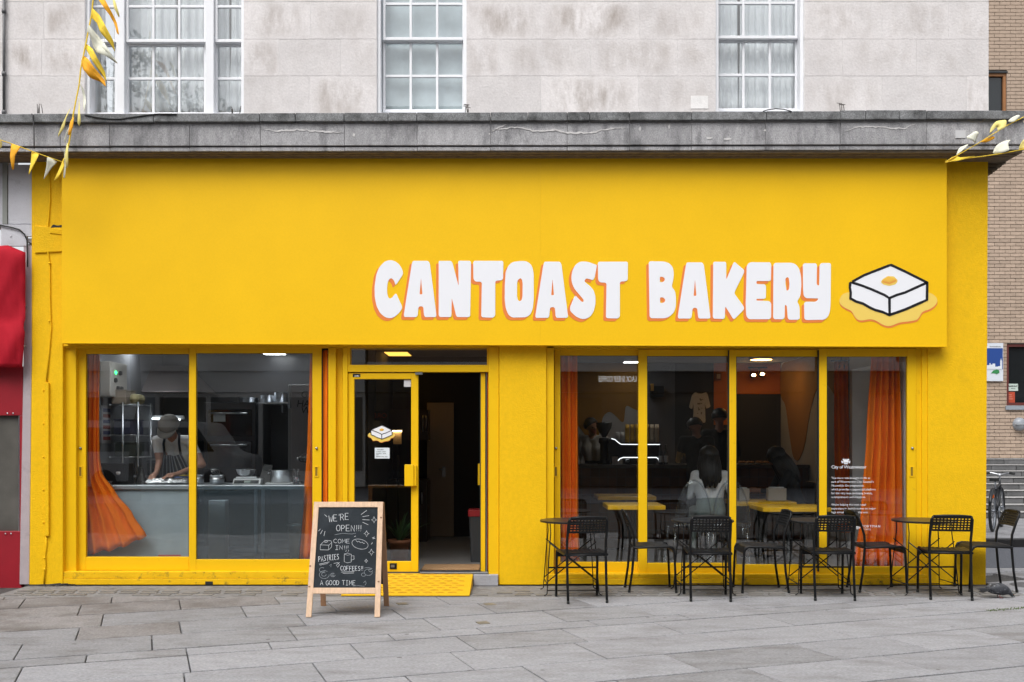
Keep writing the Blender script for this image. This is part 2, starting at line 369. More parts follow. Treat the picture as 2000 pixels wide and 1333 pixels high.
# flagstones: courses run at 20 degrees to the shop front
TH = R(20.2); ux, uy = math.cos(TH), math.sin(TH)          # along a course
vx, vy = -math.sin(TH), math.cos(TH)                       # across the courses
edges = [1.9, 1.34, 0.78, 0.22, -0.35, -0.93, -1.47, -2.03, -2.28, -2.80, -3.37, -3.92, -4.48, -5.05, -5.6]
frng = random.Random(21)
GAP = 0.0045; GAPV = 0.012
for hi, lo in zip(edges[:-1], edges[1:]):
    u = -9.0 + frng.uniform(0, 0.8)
    while u < 9.0:
        ln = frng.uniform(0.72, 1.12) if hi - lo > 0.3 else frng.uniform(0.55, 1.0)
        c = [(u+GAP, lo+GAPV), (u+ln-GAP, lo+GAPV), (u+ln-GAP, hi-GAPV), (u+GAP, hi-GAPV)]
        u += ln
        poly = [(a*ux+b*vx, a*uy+b*vy) for a, b in c]
        cx, cy = sum(p[0] for p in poly)/4, sum(p[1] for p in poly)/4
        if cy > 1.9 or cy < -5.4 or abs(cx) > 7.5: continue
        if cx < 4.95: poly = clip_half(poly, 0, 1, -0.735)
        elif cy > -0.6:
            poly = clip_half(poly, 0, 1, 1.28); poly = clip_half(poly, -1, 0, -4.86)
        if len(poly) < 3: continue
        ar = abs(sum(poly[i][0]*poly[(i+1) % len(poly)][1]-poly[(i+1) % len(poly)][0]*poly[i][1] for i in range(len(poly))))/2
        if ar < 0.004: continue
        dz = frng.uniform(-0.0015, 0.0015); n = len(poly)
        fs = MB(); q = 0.004
        ctr = Vector((sum(p[0] for p in poly)/n, sum(p[1] for p in poly)/n))
        ins = [tuple(Vector(p)+(ctr-Vector(p)).normalized()*q*1.4) for p in poly]
        tl = [frng.uniform(-0.001, 0.001) for _ in poly]
        v = [(p[0], p[1], -0.045) for p in poly]+[(p[0], p[1], dz+t-0.003) for p, t in zip(poly, tl)]+[(p[0], p[1], dz+t) for p, t in zip(ins, tl)]
        f = [tuple(range(2*n, 3*n))]
        for i in range(n):
            j = (i+1) % n; f.append((i, j, n+j, n+i)); f.append((n+i, n+j, 2*n+j, 2*n+i))
        fs.add(v, f)
        k_ = -cx-2.0+.55*(cy+2.2)+frng.uniform(-.7, .7); fs.build("flagstone", flag_brown if k_ > 1.2 else flag_mid if k_ > .1 or frng.random() < .22 else flag_m, pavement)
# little square inset blocks and the strip of pavement lights along the wall
strip = MB(); strip.box(-4.86, 4.86, -0.73, 0.0, -0.04, -0.004)
strip_o = strip.build("pavement_light_strip", mat("pavement_light_concrete", (0.19, 0.187, 0.185), 0.9, var=0.3, scale=14, bump=0.6, bscale=70, stain=(0.08, 0.075, 0.07), stain_amt=0.7, stain_scale=5), pavement)
lens_m = mat("pavement_lens_glass", (0.165, 0.158, 0.148), 0.6, var=0.3, scale=9, rnd=0.2)
lens = MB(); lens.box(-0.075, 0.075, -0.035, 0.035, -0.01, 0.0015); lens_me = lens.mesh("pavement_lens"); lens_me.materials.append(lens_m)
for row, yy in enumerate((-0.60, -0.48, -0.36)):
    for k in range(48):
        xx = -4.7 + k*0.2 + (row % 2)*0.03
        if frng.random() < 0.12 or -1.7 < xx < -0.3: continue
        o = bpy.data.objects.new("pavement_lens", lens_me); link(o); o.parent = strip_o; o.location = (xx, yy, 0)
for px, py in ((786, 1180), (956, 1181), (943, 1217)):
    s = (py-HZ)/H; y = F/s-D; b = MB(); b.box(-0.045, 0.045, -0.05, 0.05, -0.01, 0.004)
    o = b.build("inset_block", mat("bronze_inset", (0.17, 0.155, 0.125), 0.5, var=0.2, scale=30), pavement, local=True); o.location = ((px-CX)/s, y, 0); o.rotation_euler = (0, 0, TH)
mh = MB(); mh.lathe([(0.0, 0.003), (0.22, 0.003), (0.23, 0.0), (0.23, -0.02)], (5.25, 0.0, 0), 28)
mh.build("drain_cover", mat("cast_iron", (0.10, 0.10, 0.105), 0.6, var=0.3, scale=40, bump=0.4), pavement)
# moss along a joint
mo = MB(); mrng = random.Random(3)
for k in range(260):
    t = mrng.random(); a = 3.3+t*1.7+mrng.gauss(0, .02); b = -2.80+mrng.gauss(0, 0.018)
    x, y = a*ux+b*vx, a*uy+b*vy; h = mrng.uniform(.003, .014)
    mo.add([(x-.006, y, 0), (x+.006, y, 0), (x+mrng.uniform(-.008, .008), y+.004, h)], [(0, 1, 2)])
tag(mo.build("moss", mat("moss_green", (0.07, 0.10, 0.03), 0.9, var=0.3, scale=50)), "thin green moss in a joint of the pavement", "moss", kind="stuff")
# side road, kerb, far pavement
rd = MB(); rd.box(4.95, 34, 1.32, 3.62, -0.06, -0.006); struct(rd.build("road", asphalt))
kb = MB(); kb.box(4.95, 34, 1.285, 1.318, -0.06, 0.002); struct(kb.build("kerb", mat("pale_kerb", (0.42, 0.41, 0.41), 0.85, var=0.15, scale=10)))
kb = MB(); kb.box(4.95, 34, 3.625, 3.80, -0.06, 0.10); struct(kb.build("kerb", kerb_m, bevel=0.012))
fp = MB(); fp.box(4.95, 34, 3.803, 7.25, -0.06, 0.098); far_pave = struct(fp.build("far_pavement", flag_m))
frng = random.Random(4)
for i in range(7):
    for j in range(8):
        x0 = 6.2+j*0.62+(i % 2)*.3; y0 = 3.82+i*0.49
        b = MB(); b.box(x0+.004, x0+.612, y0+.004, y0+.482, 0.09, 0.102+frng.uniform(0, .002)); b.build("flagstone", flag_m, far_pave)

# ================================================================== FAR BRICK BUILDING WITH STEPS
steps = thing("stone_steps", "grey stone steps climbing to the brick building", "steps", (9, 7.3, 0.1))
step_m = mat("grey_step_stone", (0.12, 0.12, 0.122), 0.85, var=0.25, scale=9, bump=0.4, rnd=0.14)
tread_m = mat("worn_step_nosing", (0.34, 0.335, 0.33), 0.8, var=0.15, scale=9)
for k in range(9):
    y0 = 7.30+0.3*k; z0 = 0.10+0.11*k; x = 7.6+frng.uniform(0, .4)
    t = MB(); t.box(7.2, 12.5, y0-0.012, y0+0.32, z0+0.096, z0+0.11); t.build("tread", tread_m, steps, bevel=0.006)
    b = MB(); b.box(7.2, 12.5, y0+0.02, y0+0.32, 0.0, z0+0.088); b.build("riser_core", joint_m, steps)
    while x < 12.0:
        w = frng.uniform(0.32, 0.52); b = MB(); b.box(x+.005, x+w-.005, y0+0.0, y0+0.06, z0+0.004, z0+0.088); b.build("riser_block", step_m, steps, bevel=0.005); x += w
bb = thing("brick_building", "tan brick building across the side road", "building", (9.8, 10, 1.09))
brick_mortar = mat("brick_mortar", (0.19, 0.165, 0.145), 0.95, var=0.2, scale=20)
brick_m = mat("tan_brick", (0.42, 0.32, 0.245), 0.85, var=0.12, scale=12, bump=0.3, rnd=0.10)
BY = 10.0
def bz(py): return Z_(py, BY)
def bx_(px): return X_(px, BY)
wins = [(bx_(1900), bx_(1966), bz(220)-0.75, bz(143)), (bx_(1966), bx_(2045), bz(792), bz(672))]
# backing wall in pieces round the two window openings
wl_ = MB(); y0, y1 = BY+0.02, BY+0.35; zb, zt = 0.9, 12.0; xa, xb = 7.2, 13.0
for (a, b, c, d) in ((xa, xb, zb, wins[1][2]), (xa, wins[1][0], wins[1][2], wins[1][3]), (wins[1][1], xb, wins[1][2], wins[1][3]), (xa, xb, wins[1][3], wins[0][2]),
                     (xa, wins[0][0], wins[0][2], wins[0][3]), (wins[0][1], xb, wins[0][2], wins[0][3]), (xa, xb, wins[0][3], zt)):
    wl_.box(a, b, y0, y1, c, d)
bwall = wl_.build("wall", brick_mortar, bb)
brick = MB(); brick.box(0.004, 0.211, 0, 0.03, 0.004, 0.0655); brick_me = brick.mesh("brick"); brick_me.materials.append(brick_m)
brng = random.Random(9); rest = MB(); singles = 0; row = 0; z = 1.10; cells = []
while z < 10.6:
    x = 9.15 - (0.1075 if row % 2 else 0.0)
    while x < 10.75:
        parts_ = [(x+.004, x+.211)]
        for a, b, c, d in wins:
            if c-0.06 < z < d:
                np_ = []
                for p, q in parts_:
                    if q <= a or p >= b: np_.append((p, q)); continue
                    if p < a: np_.append((p, a-.004))
                    if q > b: np_.append((b+.004, q))
                parts_ = np_
        if parts_ == [(x+.004, x+.211)]: cells.append((x, z))
        else:
            for p, q in parts_:
                if q-p > .02: rest.box(p, q, BY-.006, BY+.024, z+.004, z+.0655)
        x += 0.215
    z += 0.0722; row += 1
cells_v = sorted(cells, key=lambda c: (not (9.42 < c[0] < 10.35), abs(c[1]-2.6)))
for k, (x, z) in enumerate(cells_v):
    if k < 300:
        o = bpy.data.objects.new("brick", brick_me); link(o); o.parent = bwall; o.matrix_parent_inverse = Matrix.Translation(parent_world(bwall)).inverted()
        o.location = (x, BY-0.006+brng.uniform(-.002, .002), z)
    else:
        d = brng.uniform(-.002, .002); rest.box(x+.004, x+.211, BY-.006+d, BY+.024+d, z+.004, z+.0655)
tag(rest.build("brickwork", brick_m, bwall), kind="stuff")
dark_glass = mat("dark_window_glass", (0.012, 0.015, 0.017), 0.06, spec=0.6)
wood_frame = mat("brown_window_wood", (0.30, 0.13, 0.045), 0.5, var=0.15, scale=12)
red_frame = mat("maroon_window_frame", (0.12, 0.025, 0.02), 0.5)
for (a, b, c, d), fm, nm in ((wins[0], wood_frame, "casement_window"), (wins[1], red_frame, "ground_window")):
    f = MB(); t = 0.055
    f.box(a, a+t, BY+.03, BY+.12, c, d); f.box(b-t, b, BY+.03, BY+.12, c, d); f.box(a+t, b-t, BY+.03, BY+.12, d-t, d); f.box(a+t, b-t, BY+.03, BY+.12, c, c+t)
    fo = f.build(nm, fm, bb)
    p = MB(); p.box(a+t, b-t, BY+.08, BY+.09, c+t, d-t); p.build("pane", dark_glass, fo)
sill = MB(); sill.box(wins[1][0]-.03, wins[1][1]+.03, BY-.04, BY+.03, wins[1][2]-.09, wins[1][2]-.01); sill.build("window_sill", mat("blue_grey_sill", (0.26, 0.29, 0.33), 0.7), bb)
lint = MB(); lint.box(wins[0][0], wins[0][1]+.02, BY-.012, BY+.03, wins[0][3]+.004, wins[0][3]+.03); lint.build("lintel", mat("dark_lintel", (0.03, 0.035, 0.04), 0.7), bb)
# notices inside the ground window
no = thing("window_notice", "pale notice with bold heading taped in the brick building's window", "notice", (bx_(1976), BY+.07, bz(757)))
b = MB(); b.pbox(1968, 1988, 750, 764, BY+.070, BY+.074); b.build("sheet", mat("pale_green_paper", (0.50, 0.58, 0.53), 0.8), no)
b = MB(); scribble(b, 1969.5, 1987, 756, 3.2, BY+.0695, random.Random(1)); scribble(b, 1975, 1983, 760, 1.6, BY+.0695, random.Random(2)); b.build("print", sign_black, no)
no = thing("window_notice", "small red notice at the bottom of the brick building's window", "notice", (bx_(1975), BY+.07, bz(776)))
b = MB(); b.pbox(1968, 1982, 766, 787, BY+.070, BY+.074); b.build("sheet", mat("red_paper", (0.42, 0.06, 0.025), 0.8), no)
for k in range(3):
    b = MB(); b.pbox(1970, 1976+k, 771+k*4, 772.2+k*4, BY+.068, BY+.0697); b.build("print_line", mat("faded_red_print", (0.6, 0.25, 0.17), 0.8), no)
# blue sign board with a white skyline
sg = thing("wall_sign", "blue and white board with a skyline on the brick wall", "sign", (bx_(1940), BY-.03, bz(745)))
b = MB(); b.box(bx_(1905), bx_(1957), BY-.045, BY-.012, bz(745), bz(671)); b.build("board", mat("pale_sign_board", (0.62, 0.66, 0.72), 0.5), sg)
b = MB(); b.box(bx_(1907), bx_(1956), BY-.049, BY-.046, bz(722), bz(681)); b.build("blue_field", mat("royal_blue_vinyl", (0.012, 0.055, 0.25), 0.5), sg)
skl = [(1907, 722), (1907, 714), (1930, 714), (1930, 710), (1932, 710), (1932, 713), (1936, 713), (1936, 711), (1941, 711), (1941, 717), (1947, 717), (1947, 716), (1951, 716), (1951, 706), (1952, 704), (1952.6, 700), (1953.2, 704), (1954.4, 706), (1954.4, 722)]
b = MB(); b.prism([(bx_(x), bz(y)) for x, y in skl], (), BY-.052, BY-.0495); b.build("skyline", mat("white_vinyl_far", (0.66, 0.70, 0.75), 0.5), sg)
tr_ = [(1933, 730), (1938, 724), (1942, 723), (1944, 722), (1949, 724), (1949.5, 729), (1945, 731), (1944.5, 733), (1944, 731), (1940, 730)]
b = MB(); b.prism([(bx_(x), bz(y)) for x, y in tr_], (), BY-.050, BY-.046); b.build("tree_motif", mat("green_vinyl", (0.03, 0.22, 0.07), 0.5), sg)
b = MB(); scribble(b, 1933, 1955, 678.5, 2.4, BY-.046, random.Random(3)); b.build("print", mat("grey_print", (0.2, 0.2, 0.22), .6), sg)
bl = thing("bulkhead_lamp", "round grey bulkhead lamp on the brick wall", "wall lamp", (bx_(1990), BY-.01, bz(829)))
b = MB(); b.lathe([(0.0, -.11), (.06, -.105), (.105, -.08), (.13, -.03), (.135, 0.0), (.135, .02)], (bx_(1990), BY-.012, bz(829)), 28, axis='y'); b.build("lamp_body", mat("grey_lamp_glass", (0.26, 0.28, 0.31), 0.35), bl)
b = MB(); b.box(bx_(1990)-.12, bx_(1990)+.12, BY-.13, BY-.07, bz(829)-.012, bz(829)+.012); b.build("lamp_bar", mat("grey_lamp_trim", (0.36, 0.38, 0.40), 0.4), bl)

# ================================================================== THE BAKERY BUILDING: upper storey and cornice
bld = thing("bakery_building", "pale stone building with white sash windows and a sooty grey cornice", "building", (0, 0.3, 0))
UY = 0.05                                   # plane of the upper wall
def ux_(px): return X_(px, UY)
def uz_(py): return Z_(py, UY)
TOPZ = uz_(-330)
openings = [(166, 476, -210), (736, 911, -210), (1398, 1571, -210)]
bk = MB(); bk.box(X_(-260), ux_(openings[0][0]), UY+.0030, UY+.4, uz_(240), TOPZ)
for a, b in zip(openings[:-1], openings[1:]): bk.box(ux_(a[1]), ux_(b[0]), UY+.0030, UY+.4, uz_(240), TOPZ)
bk.box(ux_(openings[2][1]), ux_(1931)-.004, UY+.0030, UY+.4, uz_(240), TOPZ)
for a in openings: bk.box(ux_(a[0]), ux_(a[1]), UY+.0030, UY+.4, uz_(-210), TOPZ)
ash = bk.build("ashlar_wall", mortar, bld)
rows = [(-330, -214), (-214, -142), (-142, -68), (-68, 4), (4, 77), (77, 149), (149, 236)]
joints = {4: [-120, 12, 86, 606, 1058, 1249, 1722, 1852], 77: [-60, 12, 82, 545, 666, 975, 1153, 1323, 1645, 1789], 149: [-130, 12, 604, 1057, 1247, 1722, 1888],
          -68: [-60, 12, 90, 560, 690, 985, 1150, 1330, 1640, 1790], -142: [-120, 12, 86, 606, 1058, 1249, 1722, 1852], -214: [-60, 12, 545, 666, 985, 1153, 1323, 1645, 1789], -330: [-60, 12, 300, 606, 820, 1058, 1249, 1480, 1722]}
srng = random.Random(5)
for t, b_ in rows:
    xs = sorted([-260] + joints[t] + [1931])
    spans = []
    for a, b in zip(xs[:-1], xs[1:]):
        seg = [(a, b)]
        if b_ > -210:
            for o in openings:
                ns = []
                for (p, q) in seg:
                    if q <= o[0] or p >= o[1]: ns.append((p, q)); continue
                    if p < o[0]: ns.append((p, o[0]))
                    if q > o[1]: ns.append((o[1], q))
                seg = ns
        spans += seg
    for a, b in spans:
        if b-a < 3: continue
        m = MB(); gp = srng.choice((.0012, .0018, .0026)); d = srng.uniform(0, .0015)
        m.box(ux_(a)+gp, ux_(b)-gp, UY-d, UY+.0025, uz_(b_)+gp, uz_(t)-gp); m.build("stone_block", stone, ash)
rt = MB(); rt.box(ux_(1931)-.35, ux_(1931)-.005, UY+.401, 5.5, 2.42, TOPZ); rt.build("return_wall", stone, bld)
# drain pipe up the neighbour joint
dp = MB(); dp.tube([(ux_(11), UY-.03, uz_(230)), (ux_(11), UY-.03, uz_(-40))], .014, 10)
for py in (25, 147, 222): dp.lathe([(.02, -.02), (.022, 0), (.02, .02)], (ux_(11), UY-.03, uz_(py)), 12)
dp.build("drain_pipe", mat("grey_pipe", (0.11, 0.11, 0.115), 0.5, var=.2, scale=20), bld)
# small wall repairs
b = MB(); b.box(ux_(1349), ux_(1383), UY-.006, UY+.01, uz_(213), uz_(188)); b.build("wall_patch", mortar, bld)

def sash(win, name, gx0, gx1, cols, rows_, Y, mull, rail_t=6, stile=5):
    """one sash: frame, glazing bars and panes; gx in pixels, rows_ = list of (top, bottom) pixel rows of glass"""
    f = MB(); t0, b0 = rows_[0][0]-rail_t, rows_[-1][1]+rail_t
    f.box(X_(gx0-stile, Y), X_(gx0, Y), Y, Y+.045, Z_(b0, Y), Z_(t0, Y)); f.box(X_(gx1, Y), X_(gx1+stile, Y), Y, Y+.045, Z_(b0, Y), Z_(t0, Y))
    f.box(X_(gx0, Y), X_(gx1, Y), Y, Y+.045, Z_(rows_[0][0], Y), Z_(t0, Y)); f.box(X_(gx0, Y), X_(gx1, Y), Y, Y+.045, Z_(b0, Y), Z_(rows_[-1][1], Y))
    f.build("sash_frame", white_paint, win, bevel=.004)
    w = (gx1-gx0-mull*(cols-1))/cols
    for k in range(1, cols):
        b = MB(); a = gx0+k*w+(k-1)*mull; b.box(X_(a, Y), X_(a+mull, Y), Y+.004, Y+.04, Z_(rows_[-1][1], Y), Z_(rows_[0][0], Y)); b.build("glazing_bar", white_paint, win, bevel=.004)
    for (r0, r1) in zip(rows_[:-1], rows_[1:]):
        for k in range(cols):
            a = gx0+k*(w+mull); b = MB(); b.box(X_(a, Y), X_(a+w, Y), Y+.006, Y+.038, Z_(r1[0], Y), Z_(r0[1], Y)); b.build("glazing_bar", white_paint, win, bevel=.003)
    for (t, bt) in rows_:
        for k in range(cols):
            a = gx0+k*(w+mull); b = MB(); b.box(X_(a, Y), X_(a+w, Y), Y+.018, Y+.022, Z_(bt, Y), Z_(t, Y)); b.build("pane", glass_up, win)
net_m = mat("net_curtain", (0.76, 0.77, 0.79), 0.9, var=.06, scale=5)
blind_m = mat("grey_blind", (0.50, 0.56, 0.59), 0.8, var=.22, scale=3)
def drape(name, secs, y, folds, amp, m, parent, nz=14, nx=None, seed=0, thick=.004, hem=0.0):
    """hanging cloth: secs = [(z, x0, x1)] from top to bottom"""
    rg = random.Random(seed); nx = nx or folds*8; v = []; f = []
    ph = [rg.uniform(-.6, .6) for _ in range(folds+2)]
    for i in range(nz+1):
        t = i/nz; zt = secs[0][0]+(secs[-1][0]-secs[0][0])*t
        for (a, b) in zip(secs[:-1], secs[1:]):
            if a[0] >= zt >= b[0]-1e-6:
                q = (a[0]-zt)/max(1e-6, a[0]-b[0]); q2 = q*q*(3-2*q)*.5+q*.5; x0 = a[1]+(b[1]-a[1])*q2; x1 = a[2]+(b[2]-a[2])*q2; break
        for k in range(nx+1):
            u = k/nx; w = math.sin(2*math.pi*folds*u+ph[int(u*folds)]+.5*math.sin(3*t+u*5))
            w2 = .18*math.sin(2*math.pi*folds*2.3*u+1.7+t*2)
            x = x0+(x1-x0)*u
            v.append((x, y+amp*(w+w2)*(0.75+.25*t)+.3*amp*math.sin(4*t+9*u), zt+(.012*math.sin(6*u+seed)*t)+hem*(u**1.3)*max(0, (t-.35)/.65)**1.5+(.012*math.sin(2*math.pi*folds*u) if hem else 0)*max(0, (t-.6)/.4)))
    for i in range(nz):
        for k in range(nx):
            a = i*(nx+1)+k; f.append((a, a+nx+1, a+nx+2, a+1))
    b = MB(); b.add(v, f, 0, True); o = b.build(name, m, parent)
    sd = o.modifiers.new("solid", 'SOLIDIFY'); sd.thickness = thick; return o
WY = UY+.10
def sash_window(label_side, frame_px, y_sill, lights, bottom_rows, top_rows, back):
    win = empty("sash_window", parent=bld); win.matrix_parent_inverse = Matrix.Translation(parent_world(bld)).inverted()
    a, b = frame_px; fr = MB()
    fr.box(ux_(a), ux_(a)+.035, UY+.03, WY+.13, uz_(y_sill), uz_(-210)); fr.box(ux_(b)-.035, ux_(b), UY+.03, WY+.13, uz_(y_sill), uz_(-210))
    fr.box(ux_(a)+.035, ux_(b)-.035, UY+.02, WY+.13, uz_(y_sill+12), uz_(y_sill)); fr.build("box_frame", white_paint, win, bevel=.005)
    for (g0, g1, cols, mull) in lights:
        sash(win, "low", g0, g1, cols, bottom_rows, WY+.05, mull); sash(win, "up", g0, g1, cols, top_rows, WY, mull)
    for (l0, l1) in zip(lights[:-1], lights[1:]):
        m = MB(); m.box(X_(l0[1]+5.5, WY), X_(l1[0]-5.5, WY), WY-.035, WY+.12, uz_(y_sill), uz_(-210)); m.build("mullion", white_paint, win, bevel=.006)
    bx = MB(); bx.box(ux_(a)-.2, ux_(b)+.2, WY+1.2, WY+1.25, uz_(y_sill+20), uz_(-220)); bx.build("room_back", mat("dim_room", (0.10, 0.10, 0.10), .9), win)
    return win
w1 = sash_window("", (166, 476), 222, [(181, 224, 1, 5), (251, 398, 3, 5), (425, 472, 1, 5)], [(90, 151), (156, 220)], [(-122, -60), (-55, 10), (15, 77)], None)
w2 = sash_window("", (736, 911), 220, [(753, 903, 3, 5)], [(84, 146), (151, 214)], [(-126, -64), (-59, 5), (10, 73)], None)
w3 = sash_window("", (1398, 1571), 219, [(1403, 1553, 3, 5)], [(82, 144), (149, 212)], [(-126, -64), (-61, 3), (8, 70)], None)
def seg_drape(win, px0, px1, m, seed, folds, y=WY+.17, amp=.016):
    drape("net_curtain", [(Z_(-200, y), X_(px0, y), X_(px1, y)), (Z_(60, y), X_(px0, y), X_(px1, y)), (Z_(226, y), X_(px0-3, y), X_(px1+3, y))], y, folds, amp, m, win, seed=seed)
seg_drape(w1, 172, 206, net_m, 1, 2); seg_drape(w1, 222, 300, net_m, 2, 4); seg_drape(w1, 302, 345, net_m, 3, 3); seg_drape(w1, 352, 400, net_m, 4, 3); seg_drape(w1, 420, 448, net_m, 5, 2); seg_drape(w1, 452, 475, net_m, 8, 2)
b = MB(); b.box(X_(744, WY+.15), X_(906, WY+.15), WY+.15, WY+.155, Z_(222, WY+.15), Z_(-200, WY+.15)); b.build("roller_blind", blind_m, w2)
seg_drape(w3, 1398, 1440, net_m, 6, 3); seg_drape(w3, 1446, 1503, net_m, 7, 4); seg_drape(w3, 1498, 1560, net_m, 9, 5)

# cornice: cap, frieze, mouldings, each in stones
CYF = -0.30
cj = [-260, -100, 118, 214, 370, 509, 673, 815, 958, 1108, 1230, 1351, 1495, 1641, 1810, 2003]
def cz(py): return Z_(py, CYF)
core = MB(); core.box(X_(-260), 4.985, -0.291, 0.06, cz(283), cz(228)); cornice = core.build("cornice", patch_m, bld)
capj = [-260, -60, 66, 300, 507, 577, 672, 758, 814, 958, 1031, 1108, 1152, 1230, 1351, 1497, 1641, 1691, 1757, 1810, 2003.6]
slope = lambda px: (px-1000)*(-3.5/1000)            # the cornice line tips a little across the front
for a, b in zip(capj[:-1], capj[1:]):
    m = MB(); raise_ = 1.5 if 1641 <= a < 1810 else 0
    dk = srng.uniform(0, .004)
    m.box(X_(a, CYF-.035)+.002, X_(b, CYF-.035)-.002, CYF-.035-dk, .045, cz(238.5+slope((a+b)/2)), cz(222-raise_+slope((a+b)/2)))
    m.build("cap_stone", cornice_cap if a < 1650 or a > 1800 else cornice_cap, cornice, bevel=.006)
for a, b in zip(cj[:-1], cj[1:]):
    m = MB(); sl = slope((a+b)/2)*.6; dk = srng.uniform(0, .003)
    m.box(X_(a, CYF)+.0015, X_(b, CYF)-.0015, CYF-dk, CYF+.08, cz(284+sl), cz(241.5+sl)); m.build("frieze_stone", cornice_m, cornice, bevel=.004)
    m = MB(); m.box(X_(a, CYF)+.0015, X_(b, CYF)-.0015, CYF+.012, CYF+.09, cz(294+sl), cz(286.5+sl)); m.build("fillet_stone", cornice_m, cornice, bevel=.004)
rend = 5.0
mould = MB()
for k, (yy, p0, p1) in enumerate(((CYF+.03, 294.2, 299), (CYF+.075, 298.5, 303), (CYF+.125, 302.5, 307))):
    mould.box(X_(-260), rend-.01-k*.04, yy, 0.05, Z_(p1, yy), Z_(p0-2, yy))
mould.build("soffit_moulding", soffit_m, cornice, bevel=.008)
side = MB()      # the cornice returns round the corner
side.box(4.80, 5.0, 0.046, 6.0, cz(284), cz(241)); side.box(4.80, 5.035, .046, 6.0, cz(238), cz(222))
for k in range(4): side.box(4.80, 4.99-k*.045, 0.051, 6.0, 4.285-.034*(k+1), 4.285-.034*k-.004)
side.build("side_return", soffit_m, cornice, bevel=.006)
# white scars where the render has broken away
def scar(pts, w, name="stone_scar"):
    sr = random.Random(len(pts)*31+int(pts[0][0])); dense = []
    for p, q in zip(pts[:-1], pts[1:]):
        n = max(2, int((q[0]-p[0])/5))
        for i in range(n): t = i/n; dense.append((p[0]+(q[0]-p[0])*t, p[1]+(q[1]-p[1])*t+sr.uniform(-1.0, 1.0)))
    dense.append(pts[-1]); top = []; bot = []
    for i, p in enumerate(dense):
        e = math.sin(math.pi*min(1, max(0, i/(len(dense)-1))))**.4
        top.append((p[0], p[1]-w*.30*e*sr.uniform(.2, 1.2))); bot.append((p[0], p[1]+w*.40*e*sr.uniform(.2, 1.8)))
    y = CYF-.0065
    m = MB(); m.prism([(X_(a, y), Z_(c, y)) for a, c in bot]+[(X_(a, y), Z_(c, y)) for a, c in reversed(top)], (), y, CYF+.004); m.build(name, patch_m, cornice)
scar([(511, 252), (540, 256), (580, 253), (620, 256), (672, 260)], 4.5)
scar([(960, 255), (1000, 250), (1020, 249), (1045, 257), (1085, 253), (1105, 259), (1150, 260), (1180, 253), (1222, 250)], 5)
scar([(959, 257), (975, 249), (993, 242)], 4)
scar([(1646, 258), (1675, 248), (1700, 247), (1740, 250), (1765, 251), (1790, 241)], 4)
for (px, py, w, h) in ((691, 264, 2.6, 3.4), (921, 246, 2, 2), (956, 262, 2, 2), (1250, 252, 2, 4), (1307, 248, 1.6, 5), (1385, 270, 6, 2.4), (1420, 272, 9, 2.2), (1494, 255, 2.4, 2.4)):
    m = MB(); y = CYF-.0055; pts = [(px+w*math.cos(a)*srng.uniform(.7, 1.2), py+h*math.sin(a)*srng.uniform(.7, 1.2)) for a in [k*math.pi/4 for k in range(8)]]
    m.prism([(X_(a, y), Z_(c, y)) for a, c in reversed(pts)], (), y, CYF+.004); m.build("stone_chip", patch_m, cornice)
m = MB(); m.pbox(1866, 1886, 255, 270, CYF-.008, CYF+.003); m.build("paper_label", mat("pale_label", (0.55, 0.55, 0.56), .8), cornice)
# soot patch below the middle window
soot = mat("soot", (0.035, 0.035, 0.037), .95, var=.3, scale=30)
# black cable lying along the ledge, and the one that drops to the neighbour
cb = thing("ledge_cable", "thin black cable sagging along the ledge under the wide sash window", "cable", (X_(260, -.34), -.34, cz(230)))
c = MB(); c.tube([(X_(p, -.345), -.345, cz(q)) for p, q in ((166, 228), (190, 233), (215, 236), (235, 236), (262, 232), (290, 228), (310, 226), (345, 227))], .006, 6); c.build("cable", rubber, cb)
cb = thing("drop_cable", "grey cable dropping over the cornice beside the neighbour", "cable", (X_(66, -.35), -.35, cz(290)))
c = MB(); c.tube([(X_(p, -.35), -.35, cz(q)) for p, q in ((62, 226), (64, 235), (66, 243), (66.5, 262), (67, 294))], .006, 6); c.build("cable", mat("grey_cable", (.06, .06, .062), .6), cb)
cb = thing("ledge_cable", "short black cable looping over the ledge under the window above the right shop window", "cable", (X_(1520, -.34), -.34, cz(222)))
c = MB(); c.tube([(X_(p, -.345), -.345, cz(q)) for p, q in ((1490, 221), (1500, 218), (1515, 216), (1530, 217), (1546, 221))], .005, 6); c.build("cable", rubber, cb)
# dry weeds and bird wires on the ledge
def ledge_twigs(px, label, n, seed, spread=8, hgt=20, wire=False):
    r_ = random.Random(seed); t = thing("bird_wire" if wire else "dry_weed", label, "bird wire" if wire else "weed", (X_(px, -.2), -.2, cz(221)))
    m = MB()
    for k in range(n):
        x = px+r_.uniform(-spread, spread); h = hgt*r_.uniform(.5, 1); dx = r_.uniform(-4, 4)
        m.tube([(X_(x, -.2), -.2, Z_(222, -.2)), (X_(x+dx*.4, -.2), -.2, Z_(222-h*.6, -.2)), (X_(x+dx, -.2), -.2, Z_(222-h, -.2))], .0035, 5)
        if wire: m.tube([(X_(x+dx-5, -.2), -.2, Z_(222-h, -.2)), (X_(x+dx+5, -.2), -.2, Z_(222-h+1, -.2))], .003, 5)
    m.build("stem", mat("dry_stem", (.07, .06, .055), .8), t)
ledge_twigs(81, "dry weed stalks on the ledge left of the wide sash window", 4, 1)
ledge_twigs(912, "tangled bird wire on the ledge beside the middle window", 4, 2, 4, 18, True)
ledge_twigs(1648, "tangled bird wire on the ledge right of the last window", 3, 3, 7, 22, True)
ledge_twigs(460, "thin dry stalks on the ledge at the right end of the wide window", 4, 4, 10, 16)
